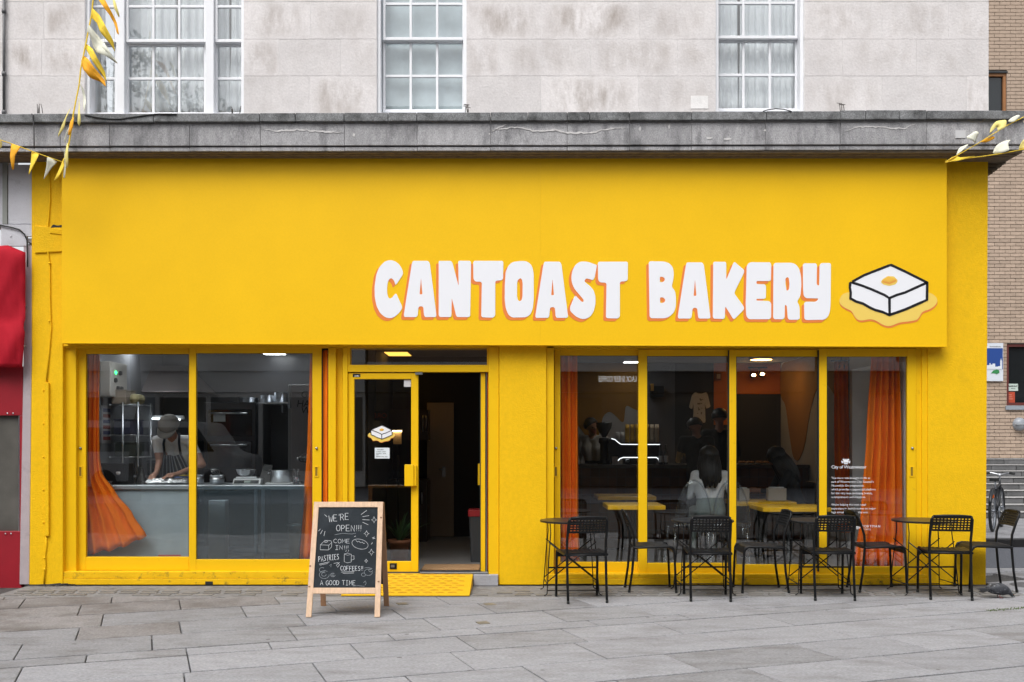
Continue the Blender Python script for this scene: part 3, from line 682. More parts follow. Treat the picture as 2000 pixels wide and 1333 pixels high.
# ================================================================== THE YELLOW SHOP FRONT
sf = thing("shopfront", "yellow painted shop front with sliding windows and an open glazed door", "shopfront", (0, 0.1, 0))
wallm = MB(); wallm.box(-4.83, 4.78, 0.012, 0.30, 2.405, 4.31); wallm.build("wall_above", yellow, sf)
def poly_slab(name, quad_px, y0, y1, m, bevel=.006, parent=sf):
    b = MB(); b.prism([(X_(a, y0), Z_(c, y0)) for a, c in quad_px], (), y0, y1); return b.build(name, m, parent, bevel=bevel)
# masonry piers (front faces follow the slightly leaning edges of the photograph)
poly_slab("pier", [(57, 1142.6), (123, 1142.6), (123, 300), (70, 300), (67, 440), (62, 700)], 0.0, .29, yellow)
poly_slab("pier", [(975, 1142.6), (1067, 1142.6), (1067, 660), (975, 660)], 0.0, .29, yellow)
poly_slab("pier", [(1812, 1142.6), (1925.5, 1142.6), (1930, 320), (1930, 300), (1812, 300)], 0.0, .29, yellow)
# broken plaster on the left pier
b = MB(); b.prism([(X_(x, -.012), Z_(y, -.012)) for x, y in ((68, 495), (122, 492), (122, 441), (96, 444), (67, 441))], (), -.016, .004); b.build("plaster_band", yellow, sf, bevel=.006)
b = MB(); b.prism([(X_(x, -.018), Z_(y, -.018)) for x, y in ((99, 445), (122, 444), (122, 440), (112, 441), (104, 439))], (), -.0185, -.012); b.build("plaster_hole", rubber, sf)
b = MB(); b.prism([(X_(x, -.022), Z_(y, -.022)) for x, y in ((97, 456), (121, 459), (122, 448), (108, 446), (99, 447))], (), -.024, -.010); b.build("plaster_lump", yellow, sf, bevel=.006)
# painted-over cable and trunking on the left pier
c = MB(); c.tube([(X_(p, -.008), -.008, Z_(q, -.008)) for p, q in ((96, 325), (98, 390), (94, 440), (92, 480), (97, 515), (98, 600), (100, 640), (96, 690), (91, 745))], .008, 8)
c.tube([(X_(p, -.008), -.008, Z_(q, -.008)) for p, q in ((90, 1048), (91, 1065), (88, 1085), (89, 1105), (86, 1140))], .008, 8)
for q in (515, 628, 1090, 1112): c.ellipsoid((X_(98 if q < 900 else 88.5), -.012, Z_(q)), (.014, .012, .012), 10, 6)
c.build("painted_cable", yellow, sf)
c = MB(); c.pbox(87, 95, 748, 1047, -.028, .002)
for q in (763, 828, 893, 957, 1021): c.ellipsoid((X_(85.5), -.004, Z_(q)), (.009, .008, .009), 8, 6); c.ellipsoid((X_(97), -.004, Z_(q)), (.009, .008, .009), 8, 6)
c.build("cable_trunking", yellow, sf, bevel=.004)
c = MB(); c.pbox(104, 117, 337, 356, -.004, .002); c.build("plate", yellow, sf, bevel=.002)
# header behind the sign, jambs, sills
hd = MB(); hd.box(X_(123), X_(1812), .03, .28, Z_(680, .03), 2.45); hd.build("header", yellow_frame, sf)
jb = MB(); jb.pbox(123, 149, 676, 1118, .055, .25); jb.build("jamb", yellow_frame, sf, bevel=.006)
jb = MB(); jb.pbox(1067, 1082, 676, 1122, .03, .25); jb.build("jamb", yellow_frame, sf, bevel=.004)
jb = MB(); jb.pbox(1789, 1801, 676, 1124, .045, .25); jb.pbox(1801, 1812, 676, 1143, .02, .25); jb.build("jamb", yellow_frame, sf, bevel=.004)
def sill(a, b, p0, p1, p2, y=.0):
    m = MB(); m.pbox(a, b, p0, p1, y+.012, .26); m.pbox(a, b, p1+.7, p2, y+.004, .26); m.build("sill_board", yellow_dirty, sf, bevel=.005)
sill(123.5, 668, 1117, 1130, 1142.6); sill(1067.5, 1811.5, 1122, 1130, 1142.6)
b = MB(); b.pbox(401, 416, 1136, 1142.4, .0035, .03); b.build("drain_slot", rubber, sf)
# posts between the kitchen window and the door
b = MB(); b.pbox(641, 656, 678, 1117, .03, .2); b.build("post", yellow_frame, sf, bevel=.005)
b = MB(); b.pbox(656, 669, 678, 1117, .085, .2); b.build("post", yellow_frame, sf, bevel=.003)
b = MB(); b.pbox(669, 679, 678, 1140, .03, .2); b.build("door_post", yellow_frame, sf, bevel=.005)
b = MB(); b.pbox(954, 974.5, 678, 1142.6, .02, .2); b.build("door_post", yellow_frame, sf, bevel=.005)
# transom light above the door
tf = MB(); Yt = .04
tf.pbox(679, 954, 713, 727, Yt, Yt+.1); tf.pbox(679, 684, 676, 713, Yt, Yt+.1); tf.pbox(951, 954, 676, 713, Yt, Yt+.1)
tr = tf.build("transom_window", yellow_frame, sf, bevel=.004)
p = MB(); p.pbox(684, 951, 678, 713, Yt+.05, Yt+.054); p.build("pane", glass, tr)

def sliding(px0, px1, gl, gr, gt, gb, top, bot, Y, lock=None):
    f = MB(); y1 = Y+.045
    f.pbox(px0, gl, top, bot, Y, y1); f.pbox(gr, px1, top, bot, Y, y1); f.pbox(gl, gr, top, gt, Y, y1); f.pbox(gl, gr, gb, bot, Y, y1)
    o = f.build("sliding_window", yellow_frame, sf, bevel=.004)
    g_ = MB(); g_.pbox(gl, gr, gt, gb, Y+.018, Y+.024); g_.build("pane", glass, o)
    q = MB(); w = .7
    for a, b2, c2, d2 in ((gl, gl+w, gt, gb), (gr-w, gr, gt, gb), (gl, gr, gt, gt+w), (gl, gr, gb-w*.4, gb)): q.pbox(a, b2, c2, d2, Y+.010, Y+.0178)
    q.build("gasket", rubber, o)
    if lock:
        h = MB(); lx = lock
        h.pbox(lx-4.5, lx+4.5, 911, 913, Y-.006, Y+.001); h.pbox(lx-4.5, lx+4.5, 930, 932, Y-.006, Y+.001); h.pbox(lx-4.5, lx-2.2, 913, 930, Y-.006, Y+.001); h.pbox(lx+2.2, lx+4.5, 913, 930, Y-.006, Y+.001)
        h.build("flush_pull", yellow_frame, o, bevel=.002)
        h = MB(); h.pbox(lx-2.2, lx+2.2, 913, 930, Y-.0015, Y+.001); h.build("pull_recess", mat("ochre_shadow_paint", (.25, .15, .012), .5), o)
        h = MB(); h.lathe([(.0, -.016), (.011, -.014), (.013, -.002), (.013, 0)], (X_(lx+.5, Y), Y, Z_(876, Y)), 14, axis='y'); h.build("lock", dark_steel, o)
    return o
sliding(151, 372, 168, 369, 692, 1088, 681, 1114, .105, 157)
sliding(370, 628, 383, 610, 690.5, 1093, 678, 1118, .055, 618)
sliding(1083, 1252, 1094.5, 1247, 695, 1098, 682, 1119, .165, 1085.6)
sliding(1247, 1427, 1264, 1422.5, 696, 1100, 683, 1120, .115)
sliding(1424.5, 1603, 1438, 1598, 697, 1103, 684, 1122, .075)
sliding(1600, 1789, 1615, 1772, 697, 1107, 681, 1124, .035, 1781)
for px, y_ in ((678.6, .045), (1424, .074), (1599.2, .034), (629.5, .06), (149.8, .1)):
    b = MB(); b.pbox(px-1.1, px+.5, 684, 1117, y_+.004, y_+.05); b.build("rubber_seal", rubber, sf)

# the closed leaf of the door
dl = MB(); Yd = .055
dl.pbox(680, 692, 729, 1117.5, Yd, Yd+.05); dl.pbox(803, 817, 729, 1117.5, Yd, Yd+.05); dl.pbox(692, 803, 729, 741, Yd, Yd+.05); dl.pbox(692, 803, 1097, 1117.5, Yd, Yd+.05)
door = dl.build("door_leaf", yellow_frame, sf, bevel=.004)
p = MB(); p.pbox(692, 803, 741, 1097, Yd+.02, Yd+.026); p.build("pane", glass, door)
h = MB(); h.pbox(790, 808, 908, 950, Yd-.055, Yd-.004); h.pbox(808, 813.5, 909, 949.5, Yd-.04, Yd-.004); h.build("pull_handle", yellow_frame, door, bevel=.004)
h = MB(); h.pbox(761, 775, 1100.5, 1112, Yd-.008, Yd+.001); h.build("letter_plate", black_plastic, door, bevel=.002)
h = MB(); h.pbox(763.5, 770.5, 1103.5, 1108.5, Yd-.010, Yd-.0075); h.build("letter_plate_lip", dark_steel, door)
h = MB(); h.pbox(811, 825, 727.6, 732, Yd-.03, Yd+.02); h.build("closer_arm", dark_steel, door)
# the leaf that stands open, turned inwards and seen edge on
ol = MB(); xo = X_(943.5, .1)
def leafbox(m, y0, y1, z0, z1, t=.024): m.box(xo-t, xo+t, y0, y1, z0, z1)
z0, z1 = Z_(1117, .1), Z_(729, .1)
leafbox(ol, .08, .135, z0, z1); leafbox(ol, .66, .715, z0, z1); leafbox(ol, .135, .66, z1-.075, z1); leafbox(ol, .135, .66, z0, z0+.11)
openl = ol.build("door_leaf", yellow_frame, sf, bevel=.004)
p = MB(); p.box(xo-.003, xo+.003, .135, .66, z0+.11, z1-.075); p.build("pane", glass, openl)
q = MB(); q.box(xo-.032, xo-.0245, .075, .11, z0, z1); q.box(xo+.0245, xo+.034, .075, .11, z0, z1); q.build("brush_seal", mat("dark_green_seal", (.012, .03, .025), .6), openl)
q = MB(); q.box(xo+.0345, xo+.040, .074, .10, z0, z1); q.build("edge_strip", steel, openl)
q = MB(); q.box(xo-.07, xo-.03, .60, .64, Z_(948, .6), Z_(906, .6)); q.build("pull_handle", yellow_frame, openl, bevel=.003)
# stickers on the closed leaf
def sticker(parent, px0, px1, py0, py1, y, m, name="sticker"):
    b = MB(); b.pbox(px0, px1, py0, py1, y-.0015, y); return b.build(name, m, parent)
stk = sticker(door, 689, 704, 730.5, 737, Yd-.0005, sign_black)
b = MB(); scribble(b, 692, 701, 736, 3, Yd-.0021, random.Random(4)); b.build("print", sign_white, stk)
sticker(door, 789, 802.5, 742.5, 756, Yd+.0195, mat("pale_sticker", (.62, .62, .64), .5))
hours = sticker(door, 732, 761, 875, 896, Yd+.0195, mat("notice_paper", (.70, .76, .80), .7), "opening_notice")
hm = MB(); hrng = random.Random(12)
for r_, (a, b, yy) in enumerate(((737, 749, 879), (735, 744, 883), (746, 752, 883), (735, 745, 886.5), (748, 754, 886.5), (735, 739, 889), (735, 743, 892.5), (745, 750, 892.5), (752, 757, 892.5))):
    x = a
    while x < b:
        w = hrng.uniform(.6, 1.3); hm.pbox(x, x+w, yy-hrng.uniform(.4, .9), yy+hrng.uniform(.2, .6), Yd+.0165, Yd+.0178); x += w+hrng.uniform(.3, .6)
hm.build("handwriting", sign_black, hours)

# ------------------------------------------------------------------ toast emblem (slab, butter and syrup), used on the sign and on the door
PUD = [(90, 720), (130, 640), (230, 600), (1640, 600), (1740, 630), (1810, 700), (1822, 770), (1770, 850), (1680, 905), (1550, 945), (1500, 1040), (1460, 1090), (1350, 1115), (1150, 1135), (1040, 1185), (950, 1208), (850, 1180), (760, 1120), (680, 1085), (600, 1080), (480, 1105), (400, 1090), (340, 1010), (300, 930), (200, 890), (110, 830), (80, 770)]
TOP = [(300, 415), (520, 300), (990, 118), (1250, 235), (1400, 310), (1640, 425), (1480, 500), (1250, 600), (1100, 640), (970, 700), (880, 640), (650, 540), (500, 480)]
LEFT = [(300, 430), (500, 490), (650, 550), (880, 650), (965, 705), (965, 1000), (850, 945), (720, 910), (620, 865), (500, 790), (380, 755), (285, 710), (290, 600), (275, 500)]
RIGHT = [(975, 705), (1100, 650), (1250, 610), (1480, 510), (1635, 435), (1635, 730), (1500, 790), (1250, 900), (985, 1000)]
LINES = [[(300, 425), (275, 440), (270, 520), (285, 610), (280, 710), (380, 765), (500, 800), (620, 870), (720, 915), (850, 950), (970, 1005), (1250, 905), (1500, 795), (1635, 735), (1640, 430), (1400, 310), (1250, 235), (1000, 118), (960, 128), (520, 300), (310, 415)],
         [(300, 425), (380, 450), (500, 490), (650, 548), (880, 648), (930, 680), (970, 710), (975, 1000)], [(970, 705), (1100, 650), (1250, 605), (1480, 500), (1640, 428)]]
def stroke(m, pts, w, y0, y1, to3, close=False):
    """flat ribbon of constant width along a polyline"""
    P = [Vector(p) for p in pts]; L_, R_ = [], []
    for i in range(len(P)):
        a, b = P[max(i-1, 0)], P[min(i+1, len(P)-1)]; t = b-a
        if t.length < 1e-9: t = Vector((1, 0))
        t.normalize(); n = Vector((-t.y, t.x)); k = 1.0
        if 0 < i < len(P)-1:
            d1, d2 = (P[i]-P[i-1]).normalized(), (P[i+1]-P[i]).normalized(); k = min(1.5, 1/max(.5, math.sqrt(max(.01, (1+d1.dot(d2))/2))))
        L_.append(P[i]+n*w/2*k); R_.append(P[i]-n*w/2*k)
    n = len(P); v = [to3(p.x, p.y, y0) for p in L_]+[to3(p.x, p.y, y0) for p in R_]+[to3(p.x, p.y, y1) for p in L_]+[to3(p.x, p.y, y1) for p in R_]; f = []
    for i in range(n-1):
        f += [(i, i+1, n+i+1, n+i), (2*n+i, 3*n+i, 3*n+i+1, 2*n+i+1), (i, 2*n+i, 2*n+i+1, i+1), (n+i, n+i+1, 3*n+i+1, 3*n+i)]
    f += [(0, n, 3*n, 2*n), (n-1, 3*n-1, 4*n-1, 2*n-1)]
    m.add(v, f)
def emblem(parent, ox, oy, k, y):
    """ox, oy: pixel of the drawing's corner; k: pixels per drawing unit; y: plane it is stuck on"""
    T = lambda a, b, d: (X_(ox+a*k, d), d, Z_(oy+b*k, d))
    e = empty("toast_emblem", parent=parent); e.matrix_parent_inverse = Matrix.Translation(parent_world(parent)).inverted()
    def piece(name, pts, m, d, r=40, sh=(0, 0)):
        b = MB(); q = round_poly([(a+sh[0], c+sh[1]) for a, c in pts], r, 3); b.prism(list(reversed(q)), (), y-d, y-d+.0012, to3=T); b.build(name, m, e)
    piece("syrup_edge", PUD, sign_orange, .0018, 60, (4, 32)); piece("syrup", PUD, sign_cream, .0032, 60)
    for nm, pts in (("toast_top", TOP), ("toast_side", LEFT), ("toast_side", RIGHT)): piece(nm, pts, sign_white, .0046, 10)
    b = MB()
    for ln in LINES: stroke(b, ln, 44, y-.0062, y-.0048, T)
    b.build("outline", sign_black, e)
    piece("butter_melt", [(815, 420), (850, 370), (940, 315), (1050, 320), (1110, 380), (1115, 410), (1080, 460), (970, 490), (860, 465)], sign_cream, .0060, 20)
    piece("butter_edge", [(845, 395), (970, 425), (1095, 375), (1090, 410), (970, 460), (845, 425)], butter_side, .0074, 8)
    piece("butter", [(845, 390), (950, 320), (1095, 370), (970, 420)], butter_m, .0080, 8)
    return e
emblem(door, 716, 827.5, 58/1904, Yd+.0195)

# ------------------------------------------------------------------ sign board with its lettering
SY = -.12
sign = thing("shop_sign", "long yellow sign board reading CANTOAST BAKERY in white bubble letters", "sign", (0, SY, 2.4))
def sx(px): return X_(px, SY)
def szz(py): return Z_(py, SY)
# board in panels, with fine seams at their joints
pan = [(121, 1056), (1056, 1849)]
def bl_(px): return 671+(px-121)*7/1728
for a, b, q0, q1 in [(a, b, q0, q1) for a, b in pan for q0, q1 in ((0, 437), (437.08, 300))]:
    m = MB(); m.prism([(sx(a)+.0002, szz(q0 or bl_(a))), (sx(b)-.0002, szz(q0 or bl_(b))), (sx(b)-.0002, szz(q1)), (sx(a)+.0002, szz(q1))], (), SY, SY+.131); m.build("board", sign_yellow, sign)
m = MB(); m.prism([(sx(120.4), szz(bl_(121)+.2)), (sx(1849.6), szz(bl_(1849)+.2)), (sx(1849.6), szz(bl_(1849)-1.6)), (sx(120.4), szz(bl_(121)-1.6))], (), SY-.0035, SY+.0); m.build("edge_trim", yellow_frame, sign)
A_ = ([(840, 95), (1110, 95), (1140, 150), (1265, 1140), (1048, 1140), (1030, 1105), (1015, 940), (930, 940), (912, 1105), (892, 1140), (662, 1140), (655, 1095), (800, 170), (818, 105)], [[(975, 415), (1000, 718), (948, 718)]])
T_ = ([(155, 95), (675, 95), (695, 115), (690, 430), (665, 455), (545, 465), (545, 1115), (505, 1152), (305, 1145), (285, 1120), (297, 485), (175, 480), (140, 435), (135, 120)], [])
def shift(g_, dx, dy): return ([(a+dx, b+dy) for a, b in g_[0]], [[(a+dx, b+dy) for a, b in h_] for h_ in g_[1]])
LET = [
 (720, ([(645, 338), (625, 250), (560, 150), (480, 95), (400, 78), (300, 105), (200, 210), (145, 340), (112, 560), (112, 760), (150, 940), (215, 1070), (310, 1145), (400, 1165), (480, 1140), (570, 1060), (632, 965), (515, 705), (490, 710), (440, 775), (400, 800), (365, 775), (345, 700), (342, 600), (355, 500), (380, 440), (415, 415), (450, 435), (480, 480), (500, 545), (530, 515)], [])),
 (720, A_),
 (720, ([(1310, 95), (1530, 95), (1558, 130), (1675, 570), (1665, 105), (1690, 92), (1905, 95), (1898, 600), (1888, 1125), (1860, 1140), (1645, 1140), (1625, 1110), (1545, 780), (1540, 1120), (1520, 1140), (1325, 1140), (1303, 1110), (1303, 110)], [])),
 (910, T_),
 (910, ([(1000, 98), (1110, 98), (1190, 140), (1240, 220), (1260, 340), (1262, 800), (1245, 980), (1200, 1090), (1120, 1145), (860, 1150), (790, 1100), (740, 980), (722, 820), (722, 560), (740, 300), (790, 180), (870, 115)], [[(1015, 415), (1045, 450), (1055, 520), (1052, 760), (1035, 825), (1000, 848), (965, 825), (950, 760), (950, 520), (965, 450)]])),
 (910, shift(A_, 637, 15)),
 (1090, ([(715, 170), (560, 115), (480, 105), (400, 112), (320, 170), (265, 280), (245, 400), (258, 510), (300, 610), (400, 730), (470, 810), (475, 850), (455, 862), (425, 845), (330, 745), (305, 755), (265, 850), (220, 960), (225, 1030), (330, 1130), (430, 1175), (510, 1178), (600, 1130), (660, 1040), (695, 900), (695, 760), (660, 640), (600, 570), (500, 490), (490, 465), (520, 420), (600, 440), (655, 455), (680, 400), (720, 190)], [])),
 (1090, shift(T_, 604, 16)),
 (1255, ([(140, 102), (390, 105), (500, 140), (565, 220), (580, 320), (575, 420), (540, 580), (600, 650), (620, 760), (620, 930), (590, 1040), (520, 1120), (420, 1162), (160, 1162), (130, 1130), (115, 125)], [[(322, 390), (370, 390), (405, 415), (415, 440), (400, 475), (370, 490), (322, 490)], [(325, 775), (380, 775), (415, 805), (422, 830), (405, 865), (370, 878), (325, 878)]])),
 (1255, shift(A_, 0, 28)),
 (1255, ([(1330, 112), (1535, 112), (1555, 135), (1555, 450), (1690, 130), (1710, 115), (1890, 268), (1888, 310), (1700, 695), (1885, 950), (1885, 1000), (1710, 1175), (1680, 1170), (1535, 935), (1530, 1150), (1510, 1175), (1325, 1170), (1305, 1140), (1313, 130)], [])),
 (1440, ([(230, 120), (610, 122), (630, 160), (625, 455), (600, 470), (355, 470), (355, 525), (505, 530), (535, 560), (530, 780), (505, 800), (355, 802), (355, 832), (590, 842), (630, 880), (628, 1150), (600, 1180), (210, 1180), (165, 1120), (155, 900), (175, 180)], [])),
 (1440, ([(700, 132), (1010, 130), (1090, 160), (1150, 240), (1185, 380), (1190, 560), (1175, 740), (1110, 855), (1145, 910), (1160, 980), (1160, 1170), (1130, 1190), (965, 1190), (938, 1160), (920, 940), (905, 915), (885, 920), (880, 1150), (850, 1180), (690, 1180), (665, 1150), (672, 165)], [[(930, 395), (955, 410), (970, 520), (962, 610), (945, 645), (915, 648), (910, 600), (895, 520), (895, 425)]])),
 (1440, ([(1245, 140), (1455, 140), (1480, 170), (1475, 520), (1490, 550), (1520, 552), (1530, 170), (1560, 137), (1720, 135), (1740, 160), (1735, 850), (1725, 1020), (1690, 1130), (1620, 1190), (1270, 1195), (1245, 1165), (1240, 880), (1270, 855), (1450, 855), (1490, 830), (1508, 795), (1280, 790), (1235, 750), (1222, 640), (1218, 170)], [])),
]
LS = 1/9.52
for ox, (outl, holes) in LET:
    def T(a, b, d, ox=ox): return (X_(ox+a*LS, d), d, Z_(500+b*LS, d))
    o_ = list(reversed(round_poly(outl, 42, 4))); hs_ = [round_poly(h_, 16, 2) for h_ in holes]
    m = MB(); sh = [(a-50, b+52) for a, b in o_]; shh = [[(a-50, b+52) for a, b in h_] for h_ in hs_]
    m.prism(sh, shh, SY-.0022, SY-.0004, to3=T); so = m.build("letter_shadow", sign_orange, sign)
    m = MB(); m.prism(o_, hs_, SY-.0045, SY-.0026, to3=T); m.build("letter", sign_white, sign)
emblem(sign, 1630, 505, 210/1904, SY)

# ------------------------------------------------------------------ ramp, step, mat
ramp = thing("door_ramp", "yellow chequered ramp leading up to the bakery door", "ramp", (-1, -.35, 0))
yr = mat("yellow_ramp_rubber", (0.68, 0.40, 0.014), 0.6, var=.05, scale=8, spec=.2); yr2 = mat("worn_ramp_stud", (0.50, 0.27, 0.008), 0.6, var=.1, scale=20, spec=.2)
rx0, rx1 = -1.60, -.392
b = MB(); b.add([(rx0, -.69, 0.0), (rx1-.005, -.69, 0.0), (rx1, .03, 0), (rx0, .03, 0), (rx0, -.69, .012), (rx1-.005, -.69, .012), (rx1, .03, .118), (rx0, .03, .118)], [(0, 3, 2, 1), (4, 5, 6, 7), (0, 1, 5, 4), (1, 2, 6, 5), (2, 3, 7, 6), (3, 0, 4, 7)])
b.build("ramp_body", yr, ramp, bevel=.004)
st = MB(); st.add([(-.05, 0, 0), (0, -.018, 0), (.05, 0, 0), (0, .018, 0), (-.035, 0, .007), (0, -.011, .007), (.035, 0, .007), (0, .011, .007)], [(0, 1, 5, 4), (1, 2, 6, 5), (2, 3, 7, 6), (3, 0, 4, 7), (4, 5, 6, 7)])
st_me = st.mesh("tread_stud"); st_me.materials.append(yr2)
sl = math.atan2(.106, .72)
for r_ in range(9):
    for k in range(10):
        xx = rx0+.10+k*.117+(r_ % 2)*.058; t = -.62+r_*.075
        if xx > rx1-.06: continue
        o = bpy.data.objects.new("tread_stud", st_me); link(o); o.parent = ramp; o.matrix_parent_inverse = Matrix.Translation(parent_world(ramp)).inverted()
        o.location = (xx, t, .0122+(t+.69)*math.tan(sl)); o.rotation_euler = (sl, 0, 0)
stp = thing("door_step", "grey concrete step beside the yellow ramp", "step", (-.28, 0, 0))
b = MB(); b.box(rx1+.006, X_(973), -.035, .10, 0, Z_(1123, -.03)); b.build("step_block", mat("grey_concrete_step", (.34, .34, .36), .85, var=.15, scale=15, bump=.3), stp, bevel=.006)
b = MB(); b.box(X_(820), X_(953), -.002, .12, Z_(1124, 0), Z_(1118, 0)); b.build("threshold", dark_steel, stp, bevel=.003)
dm = thing("doormat", "brown coir doormat inside the open doorway", "doormat", (-.66, .5, .125))
cm_ = mat("coir", (.34, .20, .095), .95, var=.35, scale=60, bump=.8, bscale=160)
b = MB(); b.box(-.93, -.335, .20, .62, .1205, .138); b.build("coir_pad", cm_, dm, bevel=.004)
b = MB(); b.box(-.94, -.325, .19, .63, .1202, .127); b.build("mat_backing", rubber, dm)

# ------------------------------------------------------------------ left neighbour
nb = thing("neighbour_shop", "neighbouring shop with red boards and a mauve painted pier", "shop", (-5.1, .1, 0))
mauve = mat("mauve_pier_paint", (.42, .36, .38), .7, var=.08, scale=8, bump=.3, stain=(.2, .18, .18), stain_amt=.5, stain_scale=6, stain_lo=.6, stain_hi=.75)
white_board = mat("old_white_boards", (.56, .56, .60), .7, var=.08, scale=7, bump=.3, stain=(.25, .24, .25), stain_amt=.6, stain_scale=7, stain_lo=.6, stain_hi=.76)
red_paint = mat("red_panel_paint", (.29, .008, .018), .45, var=.12, scale=5)
b = MB(); b.prism([(X_(x, .02), Z_(y, .02)) for x, y in ((38, 1142), (57, 1142), (62, 700), (66, 520), (66, 480), (46, 480), (46, 700))], (), .02, .28); b.build("pier", mauve, nb, bevel=.004)
b = MB(); b.prism([(X_(x, .03), Z_(y, .03)) for x, y in ((16, 438), (70, 438), (70, 322), (16, 322))], (), .03, .28); b.build("fascia_board", white_board, nb, bevel=.004)
b = MB(); b.pbox(-260, 14, 300, 440, .05, .28); b.build("fascia_board", white_board, nb, bevel=.004)
b = MB(); b.pbox(5, 14, 310, 438, .02, .05); b.build("fascia_post", mat("grey_green_post", (.26, .27, .25), .7), nb)
b = MB(); b.prism([(X_(x, .015), Z_(y, .015)) for x, y in ((2, 481), (52, 481), (52, 462), (66, 463), (66, 446), (62, 439), (2, 439))], (), .015, .05)
for q in ((22, 448), (22, 462), (38, 450)): b.ellipsoid((X_(q[0], .015), .014, Z_(q[1], .015)), (.012, .006, .012), 8, 6)
b.build("bracket_plate", white_board, nb, bevel=.004)
rub_ = random.Random(31)
for k in range(5):
    b = MB(); yy = 466+k*11; b.pbox(54+rub_.uniform(-1, 3), 67, yy, yy+9.5, .05+rub_.uniform(-.02, .02), .2); b.build("exposed_brick", mat("rough_white_brick", (.36, .34, .35), .9, var=.3, scale=20, bump=.6, rnd=.25), nb, bevel=.006)
c = MB(); c.tube([(X_(p, -.0), 0.0, Z_(q, 0)) for p, q in ((0, 440), (20, 444), (38, 449), (48, 458), (53, 470), (54, 500), (54, 522))], .007, 6); c.build("cable", rubber, nb)
b = MB(); b.pbox(-260, 45, 716, 812, .03, .1); b.pbox(-260, 42, 1038, 1150, .03, .1); b.pbox(38.5, 45, 812, 1038, .03, .1); b.build("red_board", red_paint, nb, bevel=.004)
for q in ((15, 808), (26, 808), (11, 1043), (22, 1043)):
    b = MB(); b.ellipsoid((X_(q[0], .03), .028, Z_(q[1], .03)), (.009, .006, .009), 8, 6); b.build("screw", steel, nb)
b = MB(); b.pbox(-260, 38, 812, 1038, .07, .075); b.build("pane", mat("dusty_shop_glass", (.10, .095, .085), .12, var=.3, scale=2.5), nb)
b = MB(); b.pbox(36, 38.5, 812, 1038, .05, .08); b.build("glazing_bead", steel, nb)
b = MB(); b.pbox(-260, 10, 1150, 1156, -.02, .1); b.build("plinth", mat("dark_plinth", (.03, .02, .02), .8), nb)
aw = thing("red_awning", "folded red canvas awning on the neighbouring shop", "awning", (X_(0), -.2, Z_(720)))
av = []; af = []; nx, nz = 30, 26
for i in range(nz+1):
    t = i/nz; py = 480+240*t
    for k in range(nx+1):
        u = k/nx; edge = 50-(6*max(0, (t-.62)/.38) if t > .62 else 0)-(3 if .60 < t < .66 else 0)
        px = -200+(edge+200)*u; top = 480+(14*abs(u-.86)/.14 if u > .86 else (0.86-u)*26)
        py_ = top+(718-top)*t
        bul = (.045*min(1, t/.05)*(1-.5*(t/.62)) if t < .62 else .03+.03*math.sin(math.pi*(t-.62)/.38))
        fold = .030*abs(math.sin(4.2*t+8*u))+.014*abs(math.sin(15*t-26*u+1))+.016*abs(math.sin(21*(u+t*.45)))
        y = -.03-bul*(1 if u < .9 else max(.15, (1-u)/.1))-fold
        av.append((X_(px, y), y, Z_(py_, y)))
for i in range(nz):
    for k in range(nx):
        a = i*(nx+1)+k; af.append((a, a+nx+1, a+nx+2, a+1))
b = MB(); b.add(av, af, 0, True); o = b.build("canvas", mat("red_canvas", (.40, .011, .024), .8, var=.10, scale=6, bump=.1, bscale=150, spec=.15), aw); sd = o.modifiers.new("solid", 'SOLIDIFY'); sd.thickness = .006; sd.offset = 1
b = MB()
for q in ((47, 600), (43.5, 622), (47, 677)): b.tube([(X_(q[0]-3), -.02, Z_(q[1])), (X_(q[0]+4), .01, Z_(q[1]-1))], .009, 7)
b.build("hook", steel, aw)
# loose black wires at the foot of the left pier
lw = thing("loose_wires", "loose black wires lying at the foot of the yellow pier beside the red shop", "wires", (X_(100, -.05), -.05, 0))
c = MB(); wr = random.Random(2)
for k in range(4):
    x = X_(60+k*14); c.tube([(x, -.02, .006), (x+.08, -.05-wr.random()*.04, .012), (x+.16, -.03-wr.random()*.05, .02), (x+.24, -.02, .008+.02*wr.random())], .005, 6)
c.build("wire", rubber, lw)
# ================================================================== INSIDE THE SHOP
FZ = 0.118; CZ_ = 2.62; LX, RX, BK = -4.70, 4.05, 5.0
floor_m = mat("grey_floor_tile", (.17, .165, .16), .45, var=.1, scale=3, rnd=.03)
fl = MB(); fl.box(LX-.1, RX+.7, .29, BK+.2, 0.02, FZ); shop_floor = struct(fl.build("floor", floor_m))
ft = MB(); ft.box(.003, .597, .003, .597, 0, .004); ft_me = ft.mesh("floor_tile"); ft_me.materials.append(floor_m)
for i in range(15):
    for j in range(5):
        x = LX+.05+i*.6
        if x > 3.4: continue
        o = bpy.data.objects.new("floor_tile", ft_me); link(o); o.parent = shop_floor; o.location = (x, .31+j*.6, FZ-.001)
cl = MB(); cl.box(LX-.1, RX+.7, .29, BK+.2, CZ_, CZ_+.1); struct(cl.build("ceiling", mat("dim_ceiling", (.30, .285, .27), .9, var=.05)))
wk = mat("kitchen_wall_paint", (.20, .205, .22), .7, var=.08); wd = mat("charcoal_wall_paint", (.018, .018, .021), .7)
b = MB(); b.box(LX-.1, LX, .29, BK+.2, FZ, CZ_); struct(b.build("wall_left", wk))
b = MB(); b.box(LX, -1.72, 3.4, 3.5, FZ, CZ_); struct(b.build("wall_kitchen_back", mat("dark_kitchen_tile", (.035, .037, .042), .35)))
b = MB(); b.box(-1.715, -1.66, .35, 5.1, FZ, CZ_); struct(b.build("partition", wd))
ochre = mat("ochre_wall_paint", (.27, .125, .012), .75, var=.06); cream = mat("cream_wall_paint", (.36, .35, .34), .75, var=.05)
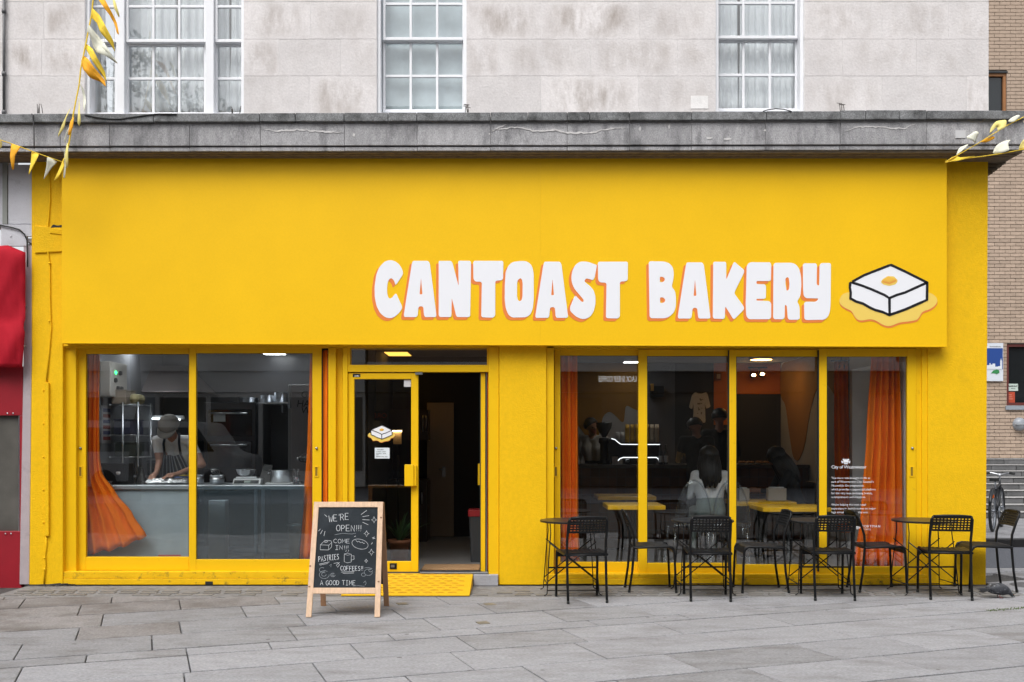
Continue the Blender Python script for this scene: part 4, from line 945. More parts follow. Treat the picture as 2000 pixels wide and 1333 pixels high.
b = MB(); b.box(-1.72, RX, BK, BK+.1, FZ, CZ_); bwall_in = struct(b.build("wall_back", wd))
# right side wall with a deep window to the side street
ry0, ry1, rz0, rz1 = .42, 1.85, .78, 2.30
b = MB(); b.box(RX, 4.75, ry1, 5.1, FZ, CZ_); b.box(RX, 4.75, .295, ry1, FZ, rz0); b.box(RX, 4.75, .295, ry1, rz1, CZ_); b.box(RX, 4.75, .295, ry0, rz0, rz1)
wall_r = struct(b.build("wall_right", mat("lilac_grey_plaster", (.78, .75, .74), .8, var=.05)))
sw = empty("side_window", parent=wall_r); f = MB(); xw = RX+.26
f.box(xw, xw+.05, ry0, ry0+.07, rz0, rz1); f.box(xw, xw+.05, ry1-.09, ry1, rz0, rz1); f.box(xw, xw+.05, ry0+.07, ry1-.09, rz1-.07, rz1); f.box(xw, xw+.05, ry0+.07, ry1-.09, rz0, rz0+.07); f.box(xw, xw+.05, ry0+.07, ry1-.09, 1.72, 1.78)
f.build("window_frame", white_paint, sw, bevel=.004)
p = MB(); p.box(xw+.02, xw+.026, ry0+.07, ry1-.09, rz0+.07, rz1-.07); p.build("pane", glass, sw)
# painted waves: ochre above, cream below, on the back and side walls
def wave_panel(name, pts, m, to3, d0, d1, parent): 
    b = MB(); b.prism(round_poly(pts, .25 if name == "painted_wave" else .004, 6), (), d0, d1, to3=to3); return b.build(name, m, parent)
Tb = lambda a, c, d: (a, d, c)
def bpx(l): return [(X_(x, BK), Z_(y, BK)) for x, y in l]
wave_panel("painted_wave", bpx([(1085, 1040), (1262, 1040), (1262, 690), (1085, 690)]), cream, Tb, BK-.006, BK, bwall_in)
wave_panel("painted_wave", bpx([(1085, 860), (1118, 815), (1130, 833), (1152, 863), (1168, 858), (1178, 812), (1190, 803), (1202, 812), (1218, 830), (1222, 790), (1238, 800), (1252, 803), (1262, 800), (1262, 690), (1085, 690)]), ochre, Tb, BK-.012, BK-.006, bwall_in)
wave_panel("slate_panel", bpx([(1262, 1040), (1318, 1040), (1318, 690), (1262, 690)]), mat("slate_blue_panel", (.085, .09, .105), .6), Tb, BK-.010, BK, bwall_in)
wave_panel("orange_panel", bpx([(1394, 830), (1425, 830), (1425, 690), (1394, 690)]), mat("orange_wall_paint", (.45, .12, .012), .7), Tb, BK-.010, BK, bwall_in)
wave_panel("orange_panel", bpx([(1438, 770), (1524, 770), (1524, 690), (1438, 690)]), mat("orange_wall_paint", (.45, .12, .012), .7), Tb, BK-.010, BK, bwall_in)
Tr = lambda a, c, d: (d, a, c)
wave_panel("painted_wave", [(4.98, FZ), (4.98, CZ_-.01), (1.95, CZ_-.01), (1.95, FZ)], cream, Tr, RX-.006, RX, wall_r)
wave_panel("painted_wave", [(4.98, CZ_-.01), (1.95, CZ_-.01), (1.95, 2.02), (2.25, 1.88), (2.5, 2.05), (2.8, 2.2), (3.2, 2.16), (3.5, 1.85), (3.75, 1.35), (4.05, 1.15), (4.3, 1.2), (4.5, 1.55), (4.7, 2.0), (4.98, 2.1)], ochre, Tr, RX-.014, RX-.007, wall_r)

# ------------------------------------------------------------------ ceiling lights
panel_lit = lamp_mat("light_panel", (1.0, .98, .95), 5.0)
def ceiling_panel(x, y, label, w=.55, d=.28):
    t = thing("ceiling_light", label, "ceiling light", (x, y, CZ_), group=None)
    b = MB(); b.box(x-w/2-.02, x+w/2+.02, y-d/2-.02, y+d/2+.02, CZ_-.02, CZ_-.001); b.build("light_frame", mat("white_trim", (.6, .6, .6), .5), t)
    b = MB(); b.box(x-w/2, x+w/2, y-d/2, y+d/2, CZ_-.026, CZ_-.021); b.build("diffuser", panel_lit, t)
kit_lit = lamp_mat("kitchen_light_panel", (.95, .97, 1.0), 10.0); cafe_lit = panel_lit; panel_lit = kit_lit
ceiling_panel(X_(534, 3.1), 3.1, "lit ceiling panel at the back of the kitchen", .26)
ceiling_panel(X_(577, 2.55), 2.55, "lit ceiling panel over the middle of the kitchen", .30)
ceiling_panel(X_(250, 2.0), 2.2, "lit ceiling panel over the kitchen shelving", .30)
ceiling_panel(X_(300, 1.3), 1.15, "lit ceiling panel above the baker", .5)
panel_lit = cafe_lit
ceiling_panel(X_(1252, 3.25), 3.25, "lit ceiling panel above the coffee counter", .58)
ceiling_panel(X_(1236, 4.5), 4.55, "smaller lit ceiling panel by the ochre wall", .24, .2)
# warm spotlights
warm = lamp_mat("warm_bulb", (1.0, .60, .24), 40.0)
sp = thing("spotlight_bar", "pair of warm lit spotlights on the orange back wall", "spotlight", (X_(1480, 4.8), 4.8, Z_(733, 4.8)))
for px, py in ((1472, 733), (1489, 731)):
    c = (X_(px, 4.75), 4.75, Z_(py, 4.75)); b = MB(); b.ellipsoid(c, (.030, .012, .020), 12, 8); b.build("bulb", warm, sp)
    b = MB(); b.lathe([(.03, .02), (.045, .08), (.03, .14), (.0, .15)], c, 14, axis='y'); b.build("lamp_head", black_metal, sp)
    b = MB(); b.tube([(c[0], 4.84, c[2]), (c[0]-.03, 4.9, c[2]+.12)], .008, 6); b.build("arm", black_metal, sp)
b = MB(); b.box(X_(1462, 4.9), X_(1498, 4.9), 4.88, 4.93, Z_(720, 4.9), Z_(717, 4.9)); b.build("bar", black_metal, sp)
dl_ = thing("ceiling_lamp", "round warm lamp glowing on the ceiling at the back of the café", "ceiling lamp", (X_(1487, 4.0), 4.0, CZ_))
b = MB(); b.lathe([(.16, -.03), (.17, -.001)], (X_(1487, 4.0), 4.0, CZ_), 28); b.build("lamp_rim", mat("brass", (.6, .36, .1), .3, 1.0), dl_)
b = MB(); b.lathe([(.0, -.036), (.145, -.031)], (X_(1487, 4.0), 4.0, CZ_), 28, cap1=False); b.build("diffuser", lamp_mat("warm_panel", (1.0, .52, .16), 15.0), dl_)
am = thing("amber_ceiling_panel", "square amber panel made to glow on the hall ceiling seen through the transom", "ceiling light", (X_(782, 3.1), 3.1, CZ_))
b = MB(); b.box(X_(757, 3.3), X_(806, 3.3), 2.75, 3.35, CZ_-.03, CZ_-.001); b.build("panel_body", mat("brass", (.6, .36, .1), .3, 1.0), am)
for k in range(3): b = MB(); b.box(X_(760, 3.3), X_(803, 3.3), 2.79+k*.19, 2.94+k*.19, CZ_-.036, CZ_-.0305); b.build("diffuser", lamp_mat("amber_panel", (1.0, .50, .08), 1.6), am)  # emission imitates light bouncing off a yellow ceiling panel
wlp = thing("picture_lamp", "small warm lamp with a lit shade seen through the door glass", "lamp", (X_(777, 2.6), 2.6, Z_(860, 2.6)))
b = MB(); b.box(X_(768, 2.6), X_(784, 2.6), 2.6, 2.62, Z_(868, 2.6), Z_(842, 2.6)); b.build("shade_back", mat("lit_cream_shade", (.6, .4, .2), .8), wlp)
b = MB(); b.box(X_(767, 2.58), X_(785, 2.58), 2.55, 2.58, Z_(844, 2.58), Z_(841, 2.58)); b.build("light_bar", lamp_mat("warm_strip", (1.0, .72, .38), 6.0), wlp)
b = MB(); b.tube([(X_(777, 2.6), 2.61, Z_(868, 2.6)), (X_(777, 2.6), 2.63, Z_(890, 2.6))], .008, 6); b.tube([(X_(777, 2.6), 2.63, Z_(890, 2.6)), (X_(777, 2.6), 2.63, FZ)], .014, 8); b.build("stand", black_metal, wlp)
tl = thing("tube_light", "long white tube light under the kitchen shelf", "tube light", (X_(300, 3.0), 3.0, Z_(815, 3.0)))
b = MB(); b.tube([(X_(232, 3.0), 3.0, Z_(816, 3.0)), (X_(352, 3.0), 3.0, Z_(820, 3.0))], .012, 8); b.build("tube", lamp_mat("cool_tube", (.85, .93, 1.0), 3.0), tl)
b = MB(); b.box(X_(228, 3.0), X_(358, 3.0), 3.02, 3.06, Z_(818, 3.0)-.01, Z_(812, 3.0)); b.build("batten", mat("white_trim", (.6, .6, .6), .5), tl)

# ------------------------------------------------------------------ curtains
def curtain(label, secs_px, y, folds, amp, seed, nz=18, hem=0.0):
    t = thing("curtain", label, "curtain", (X_(secs_px[0][1], y), y, Z_(secs_px[-1][0], y)))
    drape("curtain_cloth", [(Z_(q, y), X_(a, y), X_(b, y)) for q, a, b in secs_px], y, folds, amp, orange_cloth, t, nz=nz, seed=seed, nx=folds*14, hem=hem)
    rl = MB(); y_ = y; rl.tube([(X_(secs_px[0][1]-8, y), y, Z_(secs_px[0][0]-1, y)), (X_(secs_px[0][2]+8, y), y, Z_(secs_px[0][0]-1, y))], .01, 8); rl.build("curtain_rail", black_metal, t)
curtain("orange curtain gathered and flaring at the bottom left of the kitchen window", [(684, 164, 196), (800, 164, 195), (900, 160, 196), (935, 160, 200), (980, 160, 226), (1030, 160, 258), (1087, 160, 286)], .23, 4, .034, 1, 34, hem=.20)
curtain("orange curtain drawn narrow at the right end of the kitchen window", [(684, 606, 622), (860, 600, 622), (1000, 591, 622), (1096, 583, 622)], .135, 2, .016, 2)
curtain("orange curtain showing in the dark gap beside the kitchen window", [(684, 630, 640.2), (900, 629.5, 640.2), (1112, 629.5, 640.2)], .085, 1, .010, 3)
curtain("orange curtain squeezed behind the open door leaf", [(722, 949, 954), (1114, 948, 954)], .10, 1, .008, 4)
curtain("orange curtain at the left end of the café window", [(688, 1088, 1128), (1000, 1090, 1130), (1100, 1090, 1133)], .31, 3, .036, 5)
curtain("orange curtain at the right end of the café window", [(688, 1704, 1754), (850, 1696, 1757), (1000, 1684, 1760), (1107, 1668, 1764)], .30, 5, .050, 6, 24)
curtain("orange curtain beyond the side window of the café", [(706, 1630, 1655), (1040, 1632, 1660)], 1.95, 3, .03, 7)

# ------------------------------------------------------------------ kitchen
kc = thing("kitchen_counter", "long steel worktop behind the kitchen window", "counter", (-3.3, .7, FZ))
KT = Z_(948, .36)
blue_panel = mat("blue_grey_counter_panel", (.32, .38, .42), .5, var=.10, scale=5, bump=.06, bscale=200)
b = MB(); b.box(LX+.02, -1.95, .345, 1.02, KT-.045, KT); b.build("worktop", mat("satin_steel", (.42, .45, .48), .38, .6, var=.08, scale=8), kc, bevel=.006)
b = MB(); b.box(LX+.02, X_(384, .37), .37, .39, FZ+.01, KT-.047); b.build("front_panel", blue_panel, kc)
for px in (499, 513, 608):
    b = MB(); b.box(X_(px, .35)-.014, X_(px, .35)+.014, .35, .38, FZ, KT-.047); b.build("leg", steel, kc)
b = MB(); b.box(X_(440, .5), X_(610, .5), .5, .95, FZ+.12, FZ+.15); b.build("shelf", steel, kc)
b = MB(); b.box(X_(308, .344), X_(352, .344), .362, .3695, Z_(1090, .36), Z_(1084, .36)); b.build("red_tape", mat("faded_red_tape", (.4, .08, .08), .6), kc)
# frosted film behind the front pane
def frosted():
    m = bpy.data.materials.new("frosted_film"); m.use_nodes = True; N, L = m.node_tree.nodes, m.node_tree.links; N.clear()
    o = N.new("ShaderNodeOutputMaterial"); mx = N.new("ShaderNodeMixShader"); rf = N.new("ShaderNodeBsdfRefraction"); df = N.new("ShaderNodeBsdfDiffuse"); tr = N.new("ShaderNodeBsdfTranslucent"); m2 = N.new("ShaderNodeMixShader")
    rf.inputs['Color'].default_value = (.75, .82, .86, 1); rf.inputs['Roughness'].default_value = .13; rf.inputs['IOR'].default_value = 1.02
    df.inputs[0].default_value = (.27, .34, .39, 1); tr.inputs[0].default_value = (.3, .36, .4, 1); m2.inputs[0].default_value = .3
    L.new(df.outputs[0], m2.inputs[1]); L.new(tr.outputs[0], m2.inputs[2]); mx.inputs[0].default_value = .20
    L.new(rf.outputs[0], mx.inputs[1]); L.new(m2.outputs[0], mx.inputs[2]); L.new(mx.outputs[0], o.inputs[0]); return m
ff = thing("frosted_film", "frosted blue-grey film over the lower part of the kitchen window", "window film", (X_(496, .1), .1, Z_(1090, .1)))
b = MB(); b.prism([(X_(x, .086), Z_(y, .086)) for x, y in ((383.3, 1092), (585, 1092), (592, 1010), (597.5, 950), (383.3, 950))], (), .0855, .0865); b.build("film_sheet", frosted(), ff)
# things seen through the film
wb = thing("white_bin", "white bin blurred behind the frosted film by the curtain", "bin", (X_(578, .25), .255, FZ+.004))
b = MB(); b.lathe([(.062, 0), (.074, .40), (.086, .41), (.086, .47), (.0, .48)], (X_(578, .25), .255, FZ+.004), 20); b.build("bin_body", mat("white_plastic", (.88, .89, .90), .4), wb)
bx2 = thing("white_box", "white carton blurred behind the frosted film below the steel tins", "box", (X_(424, .2), .26, FZ+.004))
b = MB(); b.box(X_(407, .2), X_(440, .2), .2, .33, FZ+.004, Z_(978, .2)); b.build("carton", mat("white_card", (.85, .87, .9), .7), bx2, bevel=.005)
# on the worktop
def onz(y): return KT+.0005
lap = thing("laptop", "black laptop with a pale round badge open on the kitchen worktop", "laptop", (X_(238, .55), .6, KT))
x0, x1 = X_(205, .5), X_(264, .5)
b = MB(); b.add([(x0+.02, .5, KT+.012), (x1-.02, .5, KT+.012), (x1+.012, .42, KT+.225), (x0-.012, .42, KT+.225), (x0+.02, .51, KT+.012), (x1-.02, .51, KT+.012), (x1+.012, .43, KT+.228), (x0-.012, .43, KT+.228)], [(0, 1, 2, 3), (7, 6, 5, 4), (0, 4, 5, 1), (1, 5, 6, 2), (2, 6, 7, 3), (3, 7, 4, 0)]); b.build("lid", black_plastic, lap, bevel=.003)
b = MB(); b.box(x0, x1, .50, .74, KT+.001, KT+.014); b.build("keyboard_base", black_plastic, lap, bevel=.003)
b = MB(); cxl, czl = (x0+x1)/2, KT+.125; b.lathe([(0, -.0006), (.024, -.0005), (.024, .001)], (cxl, .453, czl), 20, axis='y'); b.build("badge", mat("grey_badge", (.5, .5, .5), .5), lap)
def paper(label, px0, px1, y0, y1, m=None, h=.01):
    t = thing("paper_sheets", label, "paper", (X_(px0, y0), y0, KT)); pr = random.Random(int(px0)); q = MB()
    for k in range(3):
        a = X_(px0, y0)+pr.uniform(-.01, .01); c = X_(px1, y0)+pr.uniform(-.01, .01); z = KT+.001+k*h/3
        q.add([(a, y0, z), (c, y0+.02, z), (c, y1, z+.02*pr.random()), (a, y1, z+.03*pr.random())], [(0, 1, 2, 3)])
    o = q.build("sheet", m or mat("white_paper", (.7, .7, .7), .8), t); sd = o.modifiers.new("s", 'SOLIDIFY'); sd.thickness = .002
paper("white papers beside the laptop on the worktop", 196, 216, .45, .7, None, .05)
ph = thing("phone_stand", "small black card reader propped beside the laptop", "card reader", (X_(272, .6), .6, KT))
b = MB(); b.add([(X_(266, .55), .55, KT), (X_(283, .55), .55, KT), (X_(277, .62), .64, KT+.17), (X_(268, .62), .62, KT+.19), (X_(266, .55), .62, KT), (X_(283, .55), .62, KT), (X_(277, .62), .67, KT+.17), (X_(268, .62), .66, KT+.19)], [(0, 1, 2, 3), (7, 6, 5, 4), (0, 4, 5, 1), (1, 5, 6, 2), (2, 6, 7, 3), (3, 7, 4, 0)]); b.build("reader_body", black_plastic, ph, bevel=.006)
foil_m = mat("crumpled_foil", (.62, .63, .65), .28, 1.0, bump=1.0, bscale=45)
ft_ = thing("foil_tray", "crumpled foil tray under the baker's hands", "foil tray", (X_(326, .6), .66, KT)); q = MB(); fr_ = random.Random(8); n = 18; mrows = 8
v = []
for j in range(mrows+1):
    for i in range(n+1):
        u, w = i/n, j/mrows; edge = min(u, 1-u, w, 1-w)
        v.append((X_(290, .6)+u*.46+fr_.uniform(-.006, .006), .50+w*.28, KT+.002+(.05 if edge > .04 else .018)+fr_.uniform(-.012, .014)*(1 if edge > 0 else .3)))
q.add(v, [(j*(n+1)+i, j*(n+1)+i+1, (j+1)*(n+1)+i+1, (j+1)*(n+1)+i) for j in range(mrows) for i in range(n)], 0, False); o = q.build("foil", foil_m, ft_); sd = o.modifiers.new("s", 'SOLIDIFY'); sd.thickness = .003
bg_ = thing("flour_bag", "blue and yellow paper bag lying behind the foil tray", "bag", (X_(360, .8), .86, KT))
q = MB(); q.box(X_(338, .8), X_(372, .8), .82, .98, KT+.002, KT+.075); q.build("bag_body", mat("blue_print_bag", (.03, .075, .26), .5, var=.5, scale=30), bg_, bevel=.02)
q = MB(); q.box(X_(338, .8)+.01, X_(372, .8)-.01, .83, .97, KT+.076, KT+.088); q.build("bag_flap", mat("yellow_print_bag", (.7, .5, .02), .5), bg_, bevel=.006)
def lathe_thing(name, label, cat, px, y, prof, m, part="body", n=28):
    x = X_(px, y); t = thing(name, label, cat, (x, y, KT)); b = MB(); b.lathe(prof, (x, y, KT), n); b.build(part, m, t); return t, x
for px, y, lab, r_, hh in ((387, .62, "short stack of steel tins cut off by the window stile", .06, .10), (424, .6, "wide steel tins stacked below the whisk", .075, .095)):
    t, x = lathe_thing("steel_tin", lab, "tin", px, y, [(r_*.98, .002), (r_, .045), (r_*1.05, .05), (r_*1.05, .056), (r_*.98, .058), (r_, hh-.006), (r_*1.06, hh), (r_*1.0, hh), (r_*.9, hh-.03), (0, hh-.035)], steel, "stacked_tins")
wh = thing("whisk", "wire whisk resting in the wide steel tins", "whisk", (X_(424, .6), .6, KT+.06)); q = MB()
for k in range(4):
    a = .02*(k-1.5); q.tube([(X_(424, .6)+.04, .6, KT+.07), (X_(424, .6)+a-.02, .6+.01*k, KT+.12+.01*k), (X_(424, .6)-.05+a*.6, .6, KT+.16)], .0022, 5)
q.tube([(X_(424, .6)+.04, .6, KT+.07), (X_(424, .6)+.065, .6, KT+.085)], .006, 7); q.build("wires", steel, wh)
sc_ = thing("kitchen_scale", "white digital kitchen scale under a steel bowl", "scale", (X_(480, .52), .55, KT)); x0, x1 = X_(454, .48), X_(508, .48)
b = MB(); b.prism([(.48, KT+.002), (.70, KT+.002), (.70, KT+.062), (.53, KT+.062)], (), x0, x1, to3=lambda a, c, d: (d, a, c)); b.build("scale_body", mat("white_plastic_scale", (.62, .64, .66), .4), sc_, bevel=.004)
b = MB(); b.add([(x0+.012, .4825, KT+.012), (x1-.02, .4825, KT+.012), (x1-.02, .5145, KT+.046), (x0+.012, .5145, KT+.046)], [(0, 1, 2, 3)]); b.build("keypad", mat("dark_keypad", (.03, .035, .04), .4), sc_)
b = MB(); b.add([(x0+.12, .488, KT+.020), (x0+.185, .488, KT+.020), (x0+.185, .506, KT+.040), (x0+.12, .506, KT+.040)], [(0, 1, 2, 3)]); b.build("display", mat("lcd", (.30, .36, .34), .3), sc_)
b = MB(); b.box(x0+.02, x1-.05, .54, .69, KT+.064, KT+.078); b.build("weighing_plate", steel, sc_, bevel=.003)
t = thing("mixing_bowl", "small steel mixing bowl on the scale", "bowl", (X_(479, .6), .61, KT+.079)); b = MB(); c_ = (X_(480, .6), .61, KT+.079)
b.lathe([(0, .002), (.05, 0), (.085, .03), (.102, .075), (.108, .078), (.100, .074), (.082, .034), (.045, .008), (0, .006)], c_, 32); b.build("bowl_shell", steel, t)
tb = thing("tablet", "black tablet leaning between the scale and the pot", "tablet", (X_(520, .6), .62, KT)); b = MB()
b.add([(X_(503, .6), .6, KT+.002), (X_(527, .6), .6, KT+.002), (X_(530, .6), .68, KT+.20), (X_(512, .6), .68, KT+.21), (X_(503, .6), .615, KT+.002), (X_(527, .6), .615, KT+.002), (X_(530, .6), .695, KT+.20), (X_(512, .6), .695, KT+.21)], [(0, 1, 2, 3), (7, 6, 5, 4), (0, 4, 5, 1), (1, 5, 6, 2), (2, 6, 7, 3), (3, 7, 4, 0)]); b.build("tablet_body", black_plastic, tb, bevel=.004)
ib = thing("induction_plate", "flat white induction plate under the steel pot", "hob", (X_(545, .6), .6, KT)); b = MB(); b.box(X_(520, .55), X_(574, .55), .5, .78, KT+.001, KT+.018); b.build("plate_body", mat("pale_hob", (.5, .52, .54), .3), ib, bevel=.004)
pt = thing("steel_pot", "large brushed steel pot on the kitchen worktop", "pot", (X_(549, .65), .65, KT+.019)); c_ = (X_(549, .64), .64, KT+.019); b = MB()
b.lathe([(.10, .0), (.112, .006), (.113, .125), (.118, .13), (.111, .13), (.107, .012), (0, .01)], c_, 36); b.build("pot_body", steel, pt)
b = MB(); b.tube([(c_[0]-.11, c_[1], c_[2]+.10), (c_[0]-.135, c_[1]-.02, c_[2]+.095), (c_[0]-.14, c_[1]+.02, c_[2]+.08), (c_[0]-.112, c_[1]+.04, c_[2]+.08)], .006, 7); b.build("handle", steel, pt)
jr = thing("utensil_jar", "clear jar with coloured bits and two wire loops standing out of it", "jar", (X_(579, .5), .5, KT)); c_ = (X_(579, .5), .5, KT+.001); b = MB()
b.lathe([(.028, 0), (.034, .09), (.036, .095), (.033, .094), (.026, .004), (0, .003)], c_, 20); b.build("jar_glass", acrylic, jr)
q = MB(); jr_ = random.Random(6)
for k in range(34): a = jr_.uniform(0, 6.28); r_ = jr_.uniform(0, .022); q.ellipsoid((c_[0]+r_*math.cos(a), c_[1]+r_*math.sin(a), c_[2]+.012+.06*jr_.random()), (.006, .006, .006), 6, 4, m=k % 3)
q.build("sweets", [mat("pink_sweet", (.6, .2, .2), .5), mat("white_sweet", (.6, .6, .6), .5), mat("grey_sweet", (.2, .25, .3), .5)], jr)
for s_ in (-1, 1):
    q = MB(); q.tube([(c_[0]+s_*.004, c_[1], c_[2]+.06), (c_[0]+s_*.012, c_[1], c_[2]+.115), (c_[0]+s_*.026, c_[1], c_[2]+.15), (c_[0]+s_*.028, c_[1], c_[2]+.165), (c_[0]+s_*.018, c_[1], c_[2]+.16), (c_[0]+s_*.006, c_[1], c_[2]+.115)], .0028, 6); q.build("wire_loop", steel, jr)
mx_ = thing("stand_mixer", "black stand mixer half hidden by the kitchen curtain", "mixer", (X_(602, .75), .78, KT)); c_ = (X_(600, .7), .75)
b = MB(); b.box(c_[0]-.07, c_[0]+.10, .68, .86, KT+.001, KT+.035); b.box(c_[0]+.03, c_[0]+.09, .72, .82, KT+.035, KT+.22); b.build("mixer_base", black_plastic, mx_, bevel=.012)
b = MB(); b.ellipsoid((c_[0]-.005, .77, KT+.27), (.11, .055, .05), 16, 10); b.build("mixer_head", mat("charcoal_enamel", (.03, .033, .037), .25), mx_)
b = MB(); b.lathe([(.0, 0), (.018, .004), (.018, .02), (.0, .024)], (c_[0]-.125, .77, KT+.27), 12, axis='x'); b.build("mixer_knob", steel, mx_)
# behind the baker
ctl = thing("control_box", "white electrical control box with a green light high on the kitchen wall", "control box", (LX, 1.6, 2.0)); b = MB(); b.box(LX+.001, LX+.12, 1.35, 1.85, 1.96, 2.36); b.build("box_body", mat("ivory_box", (.42, .40, .37), .5), ctl, bevel=.01)
bc = lambda px, py, y=1.34: (X_(px, y), y, Z_(py, y))
b = MB(); b.ellipsoid((LX+.125, 1.5, 2.24), (.012, .022, .022), 10, 8); b.build("green_lamp", lamp_mat("green_indicator", (.05, 1.0, .25), 3.0), ctl)
for yy, zz in ((1.62, 2.24), (1.48, 2.15), (1.55, 2.06), (1.66, 2.06)):
    b = MB(); b.lathe([(.028, 0), (.024, .025), (0, .028)], (LX+.12, yy, zz), 12, axis='x'); b.build("knob", black_plastic, ctl)
chart = thing("wall_chart", "narrow printed chart on the kitchen wall below the control box", "chart", (LX, 1.5, 1.4)); b = MB(); b.box(LX+.001, LX+.006, 1.40, 1.66, 1.42, 1.86); b.build("sheet", mat("grey_paper", (.36, .36, .37), .8), chart)
for k in range(6):
    b = MB(); b.box(LX+.0065, LX+.008, 1.43, 1.63, 1.46+k*.065, 1.50+k*.065); b.build("chart_row", mat("chart_print_%d" % (k % 2), ((.25, .07, .06), (.10, .11, .2))[k % 2], .8), chart)
rk = thing("wire_shelving", "chrome wire shelving at the left of the kitchen", "shelving", (-4.3, 1.6, FZ))
for px in (240, 270):
    for y in (1.45, 1.85):
        b = MB(); b.tube([(X_(px, 1.45), y, FZ), (X_(px, 1.45), y, Z_(786, 1.45))], .011, 8); b.build("upright", steel, rk)
for k, q_ in enumerate((790, 850, 893, 932)):
    b = MB(); x0, x1 = X_(214, 1.45), X_(272, 1.45)
    for j in range(9): y = 1.45+j*.05; b.tube([(x0, y, Z_(q_, 1.45)), (x1, y, Z_(q_, 1.45))], .004, 5)
    for xx in (x0, (x0+x1)/2, x1): b.tube([(xx, 1.45, Z_(q_, 1.45)-.008), (xx, 1.85, Z_(q_, 1.45)-.008)], .005, 5)
    b.build("wire_shelf", steel, rk)
for k, (px0, px1, q_, col, lab) in enumerate(((218, 246, 790, (.30, .25, .20), "cardboard box on top of the wire shelving"), (250, 268, 790, (.34, .30, .16), "pale sack on top of the wire shelving"), (222, 262, 850, (.06, .07, .12), "dark blue tub on the wire shelving"), (224, 264, 893, (.10, .12, .11), "dark green tub on the wire shelving"))):
    t = thing("storage_box" if k != 1 else "sack", lab, "box" if k != 1 else "sack", (X_(px0, 1.5), 1.6, Z_(q_, 1.45))); z = Z_(q_, 1.45)+.006
    b = MB(); b.box(X_(px0, 1.5), X_(px1, 1.5), 1.5, 1.8, z, z+(.15, .12, .16, .15)[k]); b.build("box_body", mat("storage_%d" % k, col, .7, var=.1), t, bevel=(.006, .05, .012, .012)[k])
    if k != 1: b = MB(); b.box(X_(px0, 1.5)-.006, X_(px1, 1.5)+.006, 1.494, 1.806, z+(.15, 0, .16, .15)[k]+.001, z+(.165, 0, .175, .165)[k]); b.build("lid", mat("storage_lid_%d" % k, tuple(c*.8 for c in col), .6), t, bevel=.004)
hood = thing("extractor_hood", "sloping steel extractor hood over the kitchen range", "hood", (X_(290, 3.0), 3.1, Z_(766, 3.0)))
b = MB(); x0, x1 = X_(240, 2.7), X_(392, 2.7); zz = Z_(766, 2.7)
b.add([(x0, 2.62, zz), (x1, 2.62, zz), (x1, 3.39, zz), (x0, 3.39, zz), (x0+.25, 3.0, zz+.36), (x1-.35, 3.0, zz+.36), (x1-.35, 3.39, zz+.36), (x0+.25, 3.39, zz+.36)], [(0, 3, 2, 1), (4, 5, 6, 7), (0, 1, 5, 4), (1, 2, 6, 5), (2, 3, 7, 6), (3, 0, 4, 7)]); b.build("hood_canopy", mat("smoky_steel", (.20, .17, .17), .4, .7), hood, bevel=.006)
ov = thing("oven", "black and steel oven range at the back of the kitchen", "oven", (X_(310, 2.9), 3.0, FZ)); x0, x1 = X_(232, 2.9), X_(382, 2.9)
b = MB(); b.box(x0, x1, 2.85, 3.39, FZ, Z_(862, 2.85)); b.build("oven_body", dark_steel, ov, bevel=.01)
b = MB(); b.box(x0+.06, x1-.06, 2.83, 2.848, FZ+.3, Z_(905, 2.85)); b.build("oven_door", mat("oven_glass", (.01, .01, .012), .1), ov, bevel=.006)
b = MB(); b.tube([(x0+.1, 2.80, Z_(898, 2.8)), (x1-.1, 2.80, Z_(898, 2.8))], .012, 8); b.build("oven_handle", steel, ov)
for k in range(5):
    b = MB(); b.lathe([(.0, -.03), (.022, -.028), (.024, 0)], (x0+.15+k*.22, 2.849, Z_(880, 2.85)), 12, axis='y'); b.build("knob", black_plastic, ov)
uf = thing("upright_oven", "tall dark steel oven behind the baker", "oven", (X_(450, 2.6), 2.9, FZ)); x0, x1 = X_(398, 2.6), X_(500, 2.6)
b = MB(); b.box(x0, x1, 2.6, 3.39, FZ, Z_(786, 2.6)); b.build("oven_body", mat("black_steel", (.05, .053, .06), .35, .8), uf, bevel=.01)
for k in range(2):
    zt, zb = Z_(800+k*62, 2.6), Z_(852+k*62, 2.6); b = MB(); b.box(x0+.05, x1-.05, 2.58, 2.598, zb, zt); b.build("oven_door", mat("oven_glass", (.01, .01, .012), .1), uf, bevel=.006)
    b = MB(); b.tube([(x0+.1, 2.55, zt-.05), (x1-.1, 2.55, zt-.05)], .01, 8); b.build("oven_handle", steel, uf)
b = MB(); b.box(X_(418, 2.59), X_(441, 2.59), 2.575, 2.579, Z_(824, 2.59), Z_(808, 2.59)); t = thing("oven_notice", "small pale notice stuck to the tall dark oven", "notice", (X_(430, 2.58), 2.577, Z_(820, 2.59))); b.build("sheet", mat("notice_grey", (.34, .36, .36), .8), t)
sh = thing("wall_shelf", "steel shelf with pans high on the kitchen back wall", "shelf", (X_(535, 3.1), 3.2, Z_(788, 3.1))); b = MB(); b.box(X_(455, 3.1), X_(566, 3.1), 3.08, 3.39, Z_(790, 3.1), Z_(786, 3.1)); b.build("shelf_board", steel, sh, bevel=.004)
for px in (470, 550): b = MB(); b.box(X_(px, 3.2), X_(px, 3.2)+.02, 3.2, 3.39, Z_(806, 3.2), Z_(790.5, 3.2)); b.build("bracket", dark_steel, sh)
